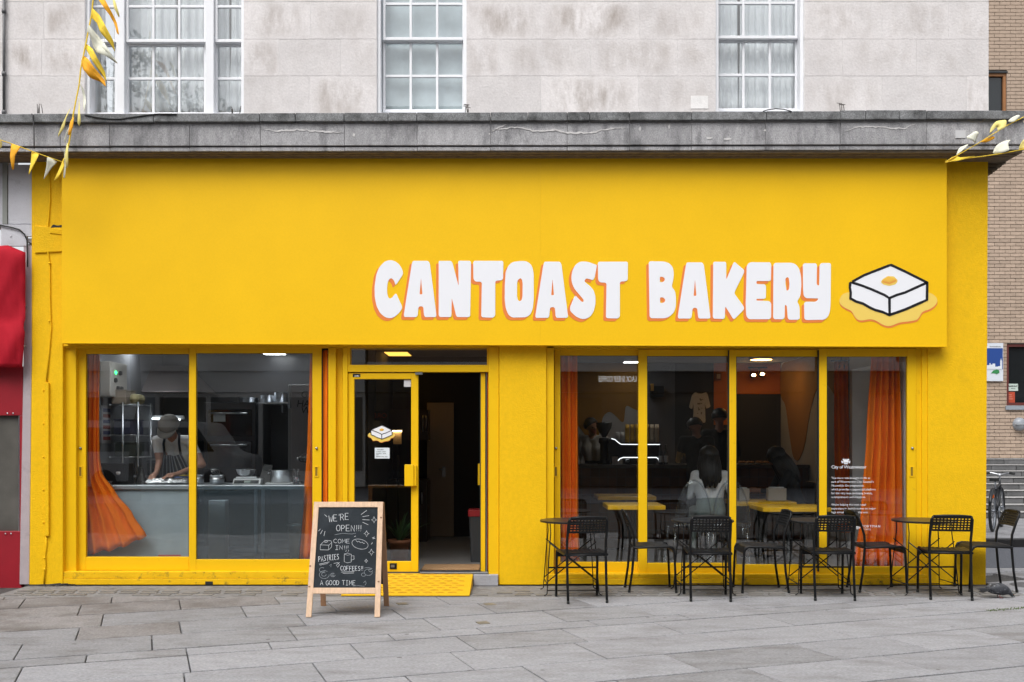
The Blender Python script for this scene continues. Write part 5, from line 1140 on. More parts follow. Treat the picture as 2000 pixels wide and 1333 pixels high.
for k, (px, r_, h_) in enumerate(((522, .10, .09), (548, .09, .13), (484, .12, .06))):
    t = thing("steel_pan", ("low steel pan in the middle of the kitchen shelf", "tall steel pan at the right of the kitchen shelf", "wide shallow pan at the left of the kitchen shelf")[k], "pan", (X_(px, 3.2), 3.24, Z_(786, 3.1)+.001)); b = MB()
    b.lathe([(r_*.92, 0), (r_, .01), (r_, h_), (r_*1.05, h_+.004), (r_*.95, h_), (r_*.93, .012), (0, .01)], (X_(px, 3.2), 3.24, Z_(786, 3.1)+.001), 24); b.build("pan_body", steel, t)
    b = MB(); b.tube([(X_(px, 3.2)+r_, 3.24, Z_(786, 3.1)+h_*.8), (X_(px, 3.2)+r_+.06, 3.20, Z_(786, 3.1)+h_*.85)], .008, 7); b.build("handle", dark_steel, t)
fr = thing("fridge", "tall lilac-grey fridge door with black marker writing", "fridge", (X_(590, 1.9), 2.1, FZ)); x0, x1 = X_(561, 1.8), X_(640, 1.8)
b = MB(); b.box(x0, x1, 1.84, 2.5, FZ+.06, Z_(751, 1.8)); b.build("fridge_body", mat("fridge_side", (.20, .20, .21), .45), fr, bevel=.01)
b = MB(); b.box(x0+.045, x1, 1.80, 1.836, FZ+.08, Z_(752, 1.8)-.005); b.build("fridge_door", mat("lilac_steel", (.25, .235, .25), .45, var=.05), fr, bevel=.006)
b = MB(); b.box(x0+.008, x0+.04, 1.80, 1.836, Z_(798, 1.8), Z_(752, 1.8)-.005); b.build("door_edge", dark_steel, fr, bevel=.004)
for tx, px, py in (("GA", 587, 777), ("HARD", 579, 795), ("WO", 587, 808)): text_obj(tx, .115, "marker_writing", sign_black, (X_(px, 1.8), 1.7985, Z_(py, 1.8)), fr, spacing=.95, shear=.15)

# ------------------------------------------------------------------ hall behind the open door
idr = thing("inner_door", "beige inner door with a dark lever handle at the end of the hall", "door", (X_(860, 3.8), 3.8, FZ)); x0, x1 = X_(834, 3.8), X_(886, 3.8)
b = MB(); b.box(x0, x1, 3.8, 3.845, FZ+.006, Z_(787, 3.8)); b.build("door_panel", mat("beige_door", (.30, .23, .165), .6, var=.03), idr, bevel=.003)
b = MB(); b.box(X_(867, 3.8)-.022, X_(867, 3.8)+.022, 3.79, 3.799, Z_(932, 3.8), Z_(912, 3.8)); b.build("lock_plate", dark_steel, idr); b = MB(); b.tube([(X_(867, 3.8), 3.79, Z_(917, 3.8)), (X_(867, 3.8), 3.745, Z_(917, 3.8)), (X_(858, 3.8), 3.745, Z_(917, 3.8))], .008, 7); b.build("lever", dark_steel, idr)
b = MB(); b.box(-1.66, x0-.02, 3.85, 3.95, FZ, CZ_); b.box(x1+.02, .5, 3.85, 3.95, FZ, CZ_); b.box(x0-.02, x1+.02, 3.85, 3.95, FZ, CZ_); struct(b.build("wall_hall", wd))
cab = thing("dark_cabinet", "dark tall cabinet with bar handles left of the inner door", "cabinet", (X_(826, 3.2), 3.2, FZ)); x0 = X_(800, 3.1)
for za, zb_, ya in ((FZ, Z_(938, 3.1), 3.1), (Z_(860, 3.1), Z_(800, 3.1), 3.3)): b = MB(); b.box(-1.65, X_(834, 3.1), ya, 3.6, za, zb_); b.build("cabinet_body", mat("dark_wood_cabinet", (.022, .014, .011), .35), cab, bevel=.004)
for px, a, c in ((826, 812, 843), (832, 812, 843), (824, 962, 985)): b = MB(); b.tube([(X_(px, 3.05), 3.06, Z_(a, 3.05)), (X_(px, 3.05), 3.06, Z_(c, 3.05))], .006, 6); b.build("handle", steel, cab)
bn = thing("flip_bin", "dark grey bin with a red lid inside the doorway", "bin", (X_(932, .95), .95, FZ+.004)); c_ = (X_(934, 1.0), 1.05, FZ+.004)
b = MB(); b.prism(round_poly([(-.10, -.14), (.10, -.14), (.10, .14), (-.10, .14)], .03), (), c_[2], c_[2]+.50, to3=lambda a, d, e: (c_[0]+a*(.8+.2*(e-c_[2])/.5), c_[1]+d, e)); b.build("bin_body", mat("charcoal_plastic", (.035, .038, .042), .45), bn)
b = MB(); b.prism(round_poly([(-.11, -.15), (.11, -.15), (.11, .15), (-.11, .15)], .03), (), c_[2]+.501, c_[2]+.57, to3=lambda a, d, e: (c_[0]+a, c_[1]+d, e)); b.build("bin_lid", mat("red_plastic", (.30, .015, .02), .4), bn, bevel=.01)
pp = thing("potted_plant", "green spiky plant in a terracotta pot behind the door glass", "plant", (X_(780, 1.0), 1.0, FZ+.004)); c_ = (X_(780, 1.0), 1.0, FZ+.004)
b = MB(); b.lathe([(.085, 0), (.115, .20), (.125, .20), (.128, .24), (.112, .24), (.108, .21), (0, .20)], c_, 24); b.build("pot", mat("terracotta", (.24, .085, .04), .8, var=.1, scale=12), pp)
pr = random.Random(14)
for k in range(26):
    a = pr.uniform(0, 6.28); l = pr.uniform(.25, .48); tl_ = pr.uniform(.15, .8); q = MB(); w = .013; pts = []
    for i in range(6):
        t_ = i/5; rr = l*t_*math.sin(tl_)*(1+.3*t_); zz = l*t_*math.cos(tl_)*(1-.25*t_*t_); pts.append(Vector((c_[0]+rr*math.cos(a), c_[1]+rr*math.sin(a), c_[2]+.20+zz)))
    sd_ = Vector((-math.sin(a), math.cos(a), 0)); v = []
    for i, p_ in enumerate(pts): ww = w*(1-(i/5)**2)+.001; v += [p_-sd_*ww, p_+sd_*ww+Vector((0, 0, .003))]
    q.add(v, [(2*i, 2*i+1, 2*i+3, 2*i+2) for i in range(5)], 0, True); q.build("leaf", mat("dark_leaf", (.03, .075, .025), .5, rnd=.3), pp)
osn = thing("order_sign", "faint order here sign seen back to front beside the door", "sign", (X_(733, 2.0), 2.0, Z_(812, 2.0))); b = MB(); b.box(X_(709, 2.0), X_(758, 2.0), 2.0, 2.01, Z_(822, 2.0), Z_(803, 2.0)); b.build("board", mat("dim_sign_board", (.06, .045, .03), .5), osn)
t = text_obj("ORDER HERE", .088, "print", mat("dim_red_print", (.30, .06, .03), .6), (X_(756, 2.0), 1.998, Z_(817, 2.0)), osn, rot=(90, 0, 180)); b = MB(); b.tube([(X_(733, 2.0), 2.005, Z_(803, 2)), (X_(733, 2), 2.005, CZ_)], .004, 5); b.build("hanging_wire", black_metal, osn)

# ------------------------------------------------------------------ café counter and what stands on it
CY = 3.5; CT = Z_(908, CY)
cc = thing("cafe_counter", "long brown tiled coffee counter at the back of the café", "counter", (2.4, CY+.3, FZ)); cx0, cx1 = X_(1084, CY), RX-.02
b = MB(); b.box(cx0, cx1, CY+.02, CY+.62, FZ, CT-.045); b.build("counter_body", mat("tile_grout", (.10, .075, .06), .8), cc)
b = MB(); b.box(cx0-.02, cx1, CY-.03, CY+.64, CT-.043, CT); b.build("counter_top", mat("dark_counter_top", (.06, .055, .05), .3), cc, bevel=.004)
tile_m = mat("brown_glazed_tile", (.115, .055, .032), .25, var=.15, scale=6, rnd=.25)
tile = MB(); tile.box(.003, .117, 0, .018, .003, .117); tile_me = tile.mesh("tile"); tile_me.materials.append(tile_m)
ncol = int((cx1-cx0)/.12)
for r_ in range(8):
    for k in range(ncol):
        o = bpy.data.objects.new("tile", tile_me); link(o); o.parent = cc; o.matrix_parent_inverse = Matrix.Translation(parent_world(cc)).inverted(); o.location = (cx0+k*.12, CY+.001, CT-.047-.12*(r_+1))
em = thing("espresso_machine", "black espresso machine edged with bright strips on the café counter", "coffee machine", (X_(1245, CY+.1), CY+.3, CT)); Ye = CY+.12
def ep(l): return [(X_(x, Ye), Z_(y, Ye)) for x, y in l]
b = MB(); b.prism(list(reversed(ep([(1192, 855), (1202, 858), (1213, 868), (1288, 868), (1288, 893), (1217, 893), (1208, 899), (1206, 907.6), (1190, 907.6), (1186, 880)]))), (), Ye, Ye+.40); b.build("machine_body", mat("black_enamel", (.008, .009, .012), .15), em, bevel=.004)
b = MB(); b.prism(list(reversed(ep([(1222, 895), (1284, 895), (1284, 907.6), (1222, 907.6)]))), (), Ye+.15, Ye+.40); b.build("drip_housing", black_plastic, em)
glow_trim = lamp_mat("chrome_trim_glow", (.95, .97, 1.0), 1.3)  # added glow stands in for reflections along the machine's chrome trim
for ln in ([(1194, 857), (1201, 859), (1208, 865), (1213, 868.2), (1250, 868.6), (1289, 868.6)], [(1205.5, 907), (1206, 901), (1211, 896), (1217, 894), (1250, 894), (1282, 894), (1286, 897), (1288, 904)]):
    b = MB(); b.tube([(X_(x, Ye-.01), Ye-.012, Z_(y, Ye-.01)) for x, y in ln], .006, 6); b.build("edge_strip", glow_trim, em)
for px in (1226, 1262): b = MB(); b.lathe([(.03, -.05), (.032, 0), (.02, .002)], (X_(px, Ye), Ye+.05, Z_(896, Ye)), 14); b.build("group_head", steel, em); b = MB(); b.tube([(X_(px, Ye), Ye+.03, Z_(899, Ye)), (X_(px, Ye), Ye-.10, Z_(900, Ye))], .01, 8); b.build("portafilter", black_plastic, em)
cuprng = random.Random(19); cup_cols = [(.55, .33, .05), (.42, .40, .38), (.52, .42, .30)]
zc = Z_(868, Ye)+.012
cr = MB(); cr.box(X_(1200, Ye), X_(1288, Ye), Ye+.03, Ye+.34, zc-.01, zc); cr.build("cup_rail", black_metal, em)
names = ["first", "second", "third", "fourth", "fifth", "sixth", "seventh", "eighth", "ninth"]
for k in range(9):
    px = 1206+k*9.6; n = 3 if k < 2 else 6; x = X_(px, Ye+.15); col = 1 if k < 2 else (0 if k < 7 else 2)
    t = thing("cup_stack", "%s stack of paper cups from the left on the espresso machine" % names[k], "cup stack", (x, Ye+.15, zc), group="stacks of paper cups on the espresso machine")
    for j in range(n):
        b = MB(); z = zc+.001+j*.035; b.lathe([(.026, z+.085), (.033, z), (.030, z), (.024, z+.083)], (x, Ye+.15, 0), 14); b.build("paper_cup", mat("paper_cup_%d" % col, cup_cols[col], .7), t)
for k, px in enumerate((1290.5, 1300.5)):
    x = X_(px, CY+.1); t = thing("glass_bottle", ("syrup bottle against the end of the espresso machine", "syrup bottle standing apart from the espresso machine")[k], "bottle", (x, CY+.1, CT)); b = MB()
    b.lathe([(.028, .001), (.030, .01), (.030, .16), (.012, .20), (.011, .25), (.014, .255), (.014, .275), (0, .276)], (x, CY+.1, CT), 16); b.build("bottle_glass", mat("dark_bottle", (.05, .055, .06), .1), t)
    b = MB(); b.lathe([(.0305, .03), (.0305, .12)], (x, CY+.1, CT), 16, cap0=False, cap1=False); b.build("bottle_label", mat("pale_bottle_label", (.42, .42, .44), .7), t)
gr = thing("coffee_grinder", "coffee grinder with a smoky hopper left of the espresso machine", "grinder", (X_(1180, CY+.2), CY+.2, CT)); c_ = (X_(1180, CY+.2), CY+.22, CT)
b = MB(); b.lathe([(.085, .001), (.085, .03), (.055, .05), (.055, .28), (.075, .30), (.07, .36), (.03, .37)], c_, 20); b.build("grinder_body", black_plastic, gr)
b = MB(); b.lathe([(.03, .372), (.10, .50), (.11, .56), (.112, .575), (0, .58)], c_, 20); b.build("hopper", mat("smoky_hopper", (.03, .03, .03), .15), gr)
for k, (px0, px1, h_, lab) in enumerate(((1196, 1207, .11, "small pale card standing in front of the espresso machine"), (1516, 1530, .10, "small framed card at the back of the tiled counter"))):
    y = CY+.03; t = thing("counter_card", lab, "card", (X_(px0, y), y, CT)); b = MB(); b.box(X_(px0, y), X_(px1, y), y, y+.012, CT+.001, CT+h_); b.build("card", mat("dim_card", (.30, .27, .27), .7), t)
for k, px in enumerate((1448, 1464, 1482, 1497)):
    y = CY+.15; t = thing("pastry_plate", "%s plate of pastries along the tiled counter" % names[k], "plate", (X_(px, y), y, CT), group="plates of pastries on the counter"); b = MB(); b.lathe([(.03, .001), (.07, .012), (.072, .016), (.0, .008)], (X_(px, y), y, CT), 18); b.build("plate", mat("white_china", (.5, .5, .5), .3), t)
    for j in range(3): b = MB(); a = j*2.1; b.ellipsoid((X_(px, y)+.03*math.cos(a), y+.03*math.sin(a), CT+.03), (.032, .022, .02), 10, 6); b.build("pastry", mat("baked_crust", (.30, .15, .05), .7, var=.2, scale=30), t)
ts = thing("white_t_shirt", "white printed T-shirt hanging on the black café wall", "T-shirt", (X_(1368, 4.7), 4.7, Z_(820, 4.7)))
yq = 4.72; shp = [(1358, 766), (1363, 769), (1373, 769), (1379, 766), (1382, 770), (1388, 795), (1380, 799), (1377, 788), (1378, 826), (1354, 828), (1355, 788), (1352, 800), (1346, 796), (1352, 772)]
b = MB(); b.prism(list(reversed(round_poly([(X_(x, yq), Z_(y, yq)) for x, y in shp], .02, 3))), (), yq, yq+.035); b.build("shirt_cloth", mat("off_white_cotton", (.42, .40, .36), .9, var=.08, scale=9, bump=.3, bscale=20), ts, bevel=.012)
b = MB(); pr2 = random.Random(5)
for k in range(16): xq = 1362+pr2.uniform(0, 9); zq = 779+(k//4)*9+pr2.uniform(-1, 2); b.pbox(xq, xq+pr2.uniform(1, 3), zq, zq+pr2.uniform(1, 3), yq-.003, yq-.0005)
b.build("shirt_print", mat("faded_print", (.10, .09, .08), .8), ts); b = MB(); b.tube([(X_(1359, yq), yq+.017, Z_(768, yq)), (X_(1368, yq), yq+.017, Z_(761, yq)), (X_(1378, yq), yq+.017, Z_(768, yq))], .006, 6); b.tube([(X_(1368, yq), yq+.017, Z_(761, yq)), (X_(1368, yq), yq+.017, Z_(756, yq)), (X_(1371, yq), yq+.017, Z_(754, yq))], .004, 6); b.build("hanger", black_metal, ts)
bx3 = thing("wall_speaker", "black box speaker with a brass badge high on the slate panel", "speaker", (X_(1283, 4.8), 4.8, Z_(770, 4.8))); b = MB(); b.pbox(1273, 1297, 754, 775, 4.75, 4.98); b.build("speaker_box", black_plastic, bx3, bevel=.006); b = MB(); b.pbox(1271, 1277, 750, 764, 4.73, 4.749); b.build("brass_badge", mat("brass", (.6, .36, .1), .3, 1.0), bx3)
pc = thing("framed_print", "small framed print on the orange wall strip", "picture", (X_(1403, 4.9), 4.9, Z_(742, 4.9))); b = MB(); b.pbox(1398, 1409, 728, 743, 4.95, 4.985); b.build("frame", mat("brown_frame", (.2, .07, .02), .5), pc); b = MB(); b.pbox(1400, 1407, 731, 740, 4.945, 4.9495); b.build("print", mat("pale_print", (.4, .3, .22), .6), pc)
cv = thing("security_camera", "small black dome camera on the ceiling near the side window", "security camera", (X_(1643, 2.0), 2.0, CZ_)); c_ = (X_(1643, 2.0), 2.0, Z_(717, 2.0))
b = MB(); b.tube([(c_[0], 2.0, CZ_), (c_[0], 2.0, c_[2]+.03)], .012, 8); b.build("bracket", black_metal, cv); b = MB(); b.ellipsoid(c_, (.05, .05, .045), 16, 10); b.build("dome", mat("dome_black", (.006, .006, .008), .08), cv)
# tables and clear chairs inside
tab_m = mat("yellow_table_top", (.82, .46, .012), .3, var=.03, scale=6)
def cafe_table(label, px0, px1, py, y):
    s = s_at(y); ztop = H-(py-HZ)/s; x0, x1 = (px0-CX)/s, (px1-CX)/s; c = ((x0+x1)/2, y+.3)
    t = thing("cafe_table", label, "table", (c[0], c[1], FZ+.003), group="yellow tables inside the café")
    b = MB(); b.box(x0, x1, y, y+.6, ztop-.045, ztop); b.build("table_top", tab_m, t, bevel=.005)
    b = MB(); b.lathe([(.04, ztop-.046), (.03, ztop-.08), (.03, FZ+.03), (.05, FZ+.02)], (c[0], c[1], 0), 16); b.build("pedestal", black_metal, t)
    b = MB(); b.box(c[0]-.22, c[0]+.22, c[1]-.03, c[1]+.03, FZ+.004, FZ+.022); b.box(c[0]-.03, c[0]+.03, c[1]-.22, c[1]+.22, FZ+.0225, FZ+.03); b.build("base", black_metal, t, bevel=.004)
    return (c[0], c[1], ztop)
cafe_table("yellow café table just inside the glass near the orange curtain", 1187, 1300, 988, .45)
cafe_table("yellow café table farther in, partly behind the first one", 1168, 1282, 970, 1.9)
cafe_table("yellow café table just inside the glass by the window lettering", 1490, 1624, 992, .38)
t2c = cafe_table("yellow café table with grey boxes on it", 1438, 1556, 981, 1.12)
for k, (px0, px1, py0, lab) in enumerate(((1501, 1536, 954, "grey carton nearest the seated person on a yellow table"), (1444, 1464, 955, "small pale carton beside a clear chair on a yellow table"))):
    y = t2c[1]-.1; t = thing("carton", lab, "carton", (X_(px0, y), y, t2c[2])); b = MB(); b.box(X_(px0, y), X_(px1, y), y, y+.12, t2c[2]+.001, Z_(py0, y)); b.build("carton_body", mat("grey_carton", (.36, .34, .32), .8), t, bevel=.004); b = MB(); b.box(X_(px0, y)+.02, X_(px1, y)-.02, y+.03, y+.09, Z_(py0, y)+.001, Z_(py0, y)+.012); b.build("tissue", mat("white_tissue", (.6, .6, .6), .9), t, bevel=.004)
def clear_chair(label, x, y, rz):
    t = thing("clear_chair", label, "chair", (x, y, FZ+.003), R(rz), group="clear acrylic chairs inside the café")
    b = MB(); v = []; f = []; n, m_ = 18, 8
    for i in range(n+1):
        a = math.pi*i/n
        for j in range(m_+1):
            w = j/m_; hx = .19*math.cos(a)*(1-.0*w); zz = .44+(.48*math.sin(a))*w
            v.append((hx*(1 if w > 0 else 1), -.20-.05*w-.03*math.sin(a), zz))
    f = [(i*(m_+1)+j, i*(m_+1)+j+1, (i+1)*(m_+1)+j+1, (i+1)*(m_+1)+j) for i in range(n) for j in range(m_)]
    b.add(v, f, 0, True); o = b.build("backrest", acrylic, t, local=True); sd = o.modifiers.new("s", 'SOLIDIFY'); sd.thickness = .012
    b = MB(); b.tube([(.19*math.cos(math.pi*i/24), -.25-.03*math.sin(math.pi*i/24), .44+.48*math.sin(math.pi*i/24)) for i in range(25)], .010, 8); b.build("back_rim", acrylic, t, local=True)
    b = MB(); b.prism(round_poly([(-.20, -.20), (.20, -.20), (.21, .2), (-.21, .2)], .06), (), .42, .44, to3=lambda a, c, d: (a, c, d)); b.build("seat", acrylic, t, local=True)
    for sx_ in (-1, 1):
        for sy_ in (-1, 1): b = MB(); b.tube([(.17*sx_, .17*sy_, .42), (.20*sx_, .21*sy_, 0)], [.02, .014], 8); b.build("leg", acrylic, t, local=True)
clear_chair("clear acrylic chair standing near the middle of the café window", X_(1345, .55), .62, 4)
clear_chair("clear acrylic chair straddled by the window stile next to the carton table", X_(1425, .60), .66, -6)

# ------------------------------------------------------------------ lettering on the café glass
wt = thing("window_lettering", "white lettering and a crest on the last pane of the café window", "window lettering", (X_(1660, .05), .05, Z_(1000, .05))); yv = .0515
ls = s_at(yv)
def vt(s_, px, py, h_px, name="text_line", spacing=1.0): return text_obj(s_, h_px/ls/.70, name, sign_white, (X_(px, yv), yv, Z_(py, yv)), wt, spacing=spacing, extrude=.0003)
vt("City of Westminster", 1623.5, 915.5, 6.2, spacing=.93)
for k, s_ in enumerate(("This store was brought to life as", "part of Westminster City Council's", "Meanwhile On programme,", "which provides a supported platform", "for the very best emerging brands,", "entrepreneurs and creatives.", "", "We're helping the next retail", "superstars to launch stores on major", "high streets, including this one.")):
    if s_: vt(s_, 1623.5, 935.8+k*7.45, 4.05, spacing=1.0)
vt("PORTMAN", 1683, 1030.5, 4.6, spacing=1.25); vt("ESTATE", 1683, 1036, 3.2, spacing=1.2)
b = MB(); T0 = lambda a, c, d: (X_(a, yv), d, Z_(c, yv))
for pts in ([(1647, 904), (1647, 900), (1645, 897), (1649, 896.5), (1650, 899), (1652, 896), (1654, 899), (1655, 896.5), (1659, 897), (1657, 900), (1657, 904)], [(1648, 907), (1648, 905), (1656, 905), (1656, 907)], [(1644, 905), (1643, 900), (1646, 901), (1646.5, 905)], [(1660, 905), (1661, 900), (1658, 901), (1657.6, 905)]):
    b.prism(list(reversed(pts)), (), yv-.0006, yv, to3=T0)
b.build("crest", sign_white, wt)
b = MB(); ring = [(1675+5*math.cos(k*math.pi/8), 1029+5*math.sin(k*math.pi/8)) for k in range(16)]; hole = [(1675+4.1*math.cos(k*math.pi/8), 1029+4.1*math.sin(k*math.pi/8)) for k in range(16)]
b.prism(list(reversed(ring)), [hole], yv-.0006, yv, to3=T0); b.prism([(1675, 1025), (1673.4, 1029), (1675, 1033), (1676.6, 1029)], (), yv-.0006, yv, to3=T0); b.prism([(1671.5, 1028), (1672.5, 1031), (1674.4, 1030)], (), yv-.0006, yv, to3=T0); b.prism([(1678.5, 1028), (1675.6, 1030), (1677.5, 1031)], (), yv-.0006, yv, to3=T0); b.build("lily_badge", sign_white, wt)
# ================================================================== TABLES AND CHAIRS ON THE PAVEMENT
def perforated(nx, ny, w, h, bar, surf, skip=()):
    """plate with a grid of square holes: returns verts and faces; surf maps (u, v) in metres to a point"""
    xs = [0.0]; ys = [0.0]
    mx, my = bar*1.7, bar*1.6; cw = (w-2*mx-bar*(nx-1))/nx; ch = (h-2*my-bar*(ny-1))/ny
    xs = [0, mx]; 
    for i in range(nx): xs.append(xs[-1]+cw); xs.append(xs[-1]+(bar if i < nx-1 else mx))
    ys = [0, my]
    for j in range(ny): ys.append(ys[-1]+ch); ys.append(ys[-1]+(bar if j < ny-1 else my))
    v = [surf(x-w/2, y) for y in ys for x in xs]; n = len(xs); f = []
    for j in range(len(ys)-1):
        for i in range(n-1):
            if i % 2 == 1 and j % 2 == 1: continue
            f.append((j*n+i, j*n+i+1, (j+1)*n+i+1, (j+1)*n+i))
    return v, f
def make_chair():
    """folding-look tube chair, facing +Y, seat 0.44 m, back 0.77 m"""
    t = thing("pavement_chair", "black chair", "chair"); r = .0118
    for s in (-1, 1):
        b = MB(); x = .178*s            # rear leg running up into the back
        b.tube([(x, -.215, 0), (x*1.0, -.185, .20), (x, -.165, .44), (x, -.170, .55), (x, -.205, .66), (x*.985, -.235, .735), (x*.90, -.245, .765)], r, 9); b.build("rear_leg", black_metal, t, local=True)
        b = MB(); x = .195*s            # front leg bending into the seat rail
        b.tube([(x, .232, 0), (x, .222, .25), (x, .214, .40), (x, .200, .432), (x, .165, .440), (x, .0, .436), (x*.98, -.15, .430), (x*.97, -.172, .428)], r, 9); b.build("front_leg", black_metal, t, local=True)
    b = MB(); b.tube([(-.161, -.245, .765), (-.08, -.253, .772), (0, -.256, .773), (.08, -.253, .772), (.161, -.245, .765)], r, 9); b.build("top_rail", black_metal, t, local=True)
    b = MB(); b.tube([(-.178, -.166, .425), (.178, -.166, .425)], .008, 8); b.build("cross_bar", black_metal, t, local=True)
    def bs(u, v_): 
        k = v_/.135; return (u, -.192-.050*k-.016*(1-(u/.18)**2), .628+v_)
    v, f = perforated(11, 5, .352, .138, .0105, bs); b = MB(); b.add(v, f, 0, False); o = b.build("backrest", black_plastic, t, local=True); sd = o.modifiers.new("s", 'SOLIDIFY'); sd.thickness = .009; sd.offset = 0
    def ss(u, v_):
        k = v_/.37; dip = .012*(1-(u/.19)**2)*math.sin(math.pi*min(1, k*1.05)); roll = .030*max(0, (k-.86)/.14)**2
        return (u*(1+.06*k), -.165+v_, .447-dip-roll)
    nr, nl = 35, 10; v = []; f = []            # ribbed seat pan
    for j in range(nl+1):
        for i in range(nr+1):
            p = ss((i/nr-.5)*.37, .395*j/nl); v.append((p[0], p[1], p[2]+(.0035 if (i//2) % 2 and 2 < i < nr-2 and 0 < j < nl-1 else 0)))
    f = [(j*(nr+1)+i, j*(nr+1)+i+1, (j+1)*(nr+1)+i+1, (j+1)*(nr+1)+i) for j in range(nl) for i in range(nr)]
    b = MB(); b.add(v, f, 0, False); o = b.build("seat", black_plastic, t, local=True); sd = o.modifiers.new("s", 'SOLIDIFY'); sd.thickness = .014; sd.offset = -1
    for s in (-1, 1):
        for (y, xx) in ((-.2155, .178), (.2325, .195)):
            b = MB(); b.lathe([(.013, 0), (.013, .022), (.011, .026)], (xx*s, y, 0.0005), 10); b.build("foot_cap", rubber, t, local=True)
    return t
chair0 = make_chair()
# x, y, direction the sitter faces (degrees, 0 = towards the shop), label
CH = [(.642, -.90, 9, "black chair seen from behind at the table nearest the door"),
      (1.335, -.30, -90, "black chair side on beside the glass, facing right, between the first two tables"),
      (1.81, -.80, -4, "black chair seen from behind at the second table from the door"),
      (2.43, -.31, 90, "black chair side on beside the glass, facing left, before the carton table"),
      (2.94, -.75, -2, "black chair seen from behind at the third table from the door"),
      (3.54, -.30, -90, "black chair side on in front of the orange curtain"),
      (4.04, -.72, -10, "black chair seen from behind against the yellow corner pier"),
      (4.64, -.26, 86, "black chair side on at the street corner, beyond the yellow pier")]
for i, (x, y, a, lab) in enumerate(CH):
    o = chair0 if i == 0 else copy_tree(chair0)
    o.location = (x, y, .001); o.rotation_euler = (0, 0, R(a)); o["label"] = lab; o["category"] = "chair"; o["group"] = "black chairs outside the bakery"
def make_table():
    t = thing("pavement_table", "round black table", "table"); zt = .695; rr = .295
    b = MB(); b.lathe([(rr-.004, zt-.018), (rr, zt-.012), (rr, zt-.002), (rr-.003, zt), (0, zt)], (0, 0, 0), 48, smooth=False); b.build("table_top", mat("black_table_top", (.010, .011, .013), .35, var=.15, scale=10), t, local=True)
    for sx in (-1, 1):
        for sy in (-1, 1):
            b = MB(); b.tube([(.21*sx, .13*sy, zt-.018), (.205*sx, .14*sy, .58), (.225*sx, .165*sy, .35), (.245*sx, .20*sy, .02), (.262*sx, .205*sy, .006), (.275*sx, .205*sy, .004)], .0052, 7); b.build("leg", black_metal, t, local=True)
    for sx in (-1, 1):
        b = MB(); b.tube([(.236*sx, -.185, .10), (.236*sx, .185, .10)], .005, 7); b.build("side_bar", black_metal, t, local=True)
    for sy in (-1, 1):
        b = MB(); b.tube([(-.225, .165*sy, .50), (.236, .185*sy, .13)], .0055, 7); b.build("diagonal_brace", black_metal, t, local=True)
        b = MB(); b.tube([(.225, .150*sy, .50), (-.236, .172*sy, .13)], .0055, 7); b.build("diagonal_brace", black_metal, t, local=True)
    b = MB(); b.box(-.232, .232, -.176, -.170, .255, .270); b.build("front_bar", black_metal, t, local=True)
    b = MB(); b.tube([(-.24, .197, .05), (.24, .197, .05)], .005, 7); b.build("floor_bar", black_metal, t, local=True)
    b = MB(); b.tube([(-.24, -.197, .05), (.24, -.197, .05)], .005, 7); b.build("floor_bar", black_metal, t, local=True)
    return t
tab0 = make_table()
for i, (x, y, a, lab) in enumerate(((.562, -.47, 3, "round black folding table nearest the bakery door"), (1.83, -.44, 0, "round black folding table, second from the door"), (2.945, -.44, -2, "round black folding table, third from the door"), (3.955, -.44, 2, "round black folding table in front of the last window jamb"))):
    o = tab0 if i == 0 else copy_tree(tab0); o.location = (x, y, .001); o.rotation_euler = (0, 0, R(a)); o["label"] = lab; o["category"] = "table"; o["group"] = "round tables outside the bakery"

# ================================================================== CHALKBOARD
ab = thing("chalkboard_sign", "pine A-frame chalkboard with white chalk writing by the ramp", "A-board", (-1.39, -1.55, 0))
fy0, fy1 = -1.80, -1.515       # foot and head of the front frame
ZT = .932
lean = math.atan2(fy1-fy0, ZT)
def ab3(a, c, d):              # a: across, c: up the board, d: out of the board (toward the viewer is negative)
    n = (math.cos(lean), -math.sin(lean)); k = c/ZT
    return (a, fy0+c*math.tan(lean)*1.0+d*n[0], c+d*n[1])
def abox(m, a0, a1, c0, c1, d0, d1):
    v = [ab3(a, c, d) for d in (d0, d1) for (a, c) in ((a0, c0), (a1, c0), (a1, c1), (a0, c1))]
    m.add(v, [(0, 1, 2, 3), (7, 6, 5, 4), (0, 4, 5, 1), (1, 5, 6, 2), (2, 6, 7, 3), (3, 7, 4, 0)])
XL, XR = -1.697, -1.087       # outer edges at the foot; the frame narrows upwards a little
def taper(x, c): mid = -1.385; return mid+(x-mid)*(1-.035*c/ZT)
def apoly(m, quad, d0, d1):
    v = [ab3(a, c, d) for d in (d0, d1) for a, c in quad]; m.add(v, [(0, 1, 2, 3), (7, 6, 5, 4), (0, 4, 5, 1), (1, 5, 6, 2), (2, 6, 7, 3), (3, 7, 4, 0)])
sw_ = .045
for xa, xb in ((XL, XL+sw_), (XR-sw_, XR)):
    m = MB(); apoly(m, [(taper(xa, 0), 0), (taper(xb, 0), 0), (taper(xb, ZT), ZT), (taper(xa, ZT), ZT)], -.011, .011); m.build("stile", pine, ab, bevel=.002)
def rail(c0, c1): 
    m = MB(); apoly(m, [(taper(XL+sw_, c0)+.0005, c0), (taper(XR-sw_, c0)-.0005, c0), (taper(XR-sw_, c1)-.0005, c1), (taper(XL+sw_, c1)+.0005, c1)], -.0105, .0105); m.build("rail", pine, ab, bevel=.002)
rail(ZT-.045, ZT); rail(.185, .232)
m = MB(); apoly(m, [(taper(XL+sw_, .235), .2325), (taper(XR-sw_, .235), .2325), (taper(XR-sw_, ZT-.046), ZT-.0455), (taper(XL+sw_, ZT-.046), ZT-.0455)], -.002, .006); m.build("board", slate, ab)
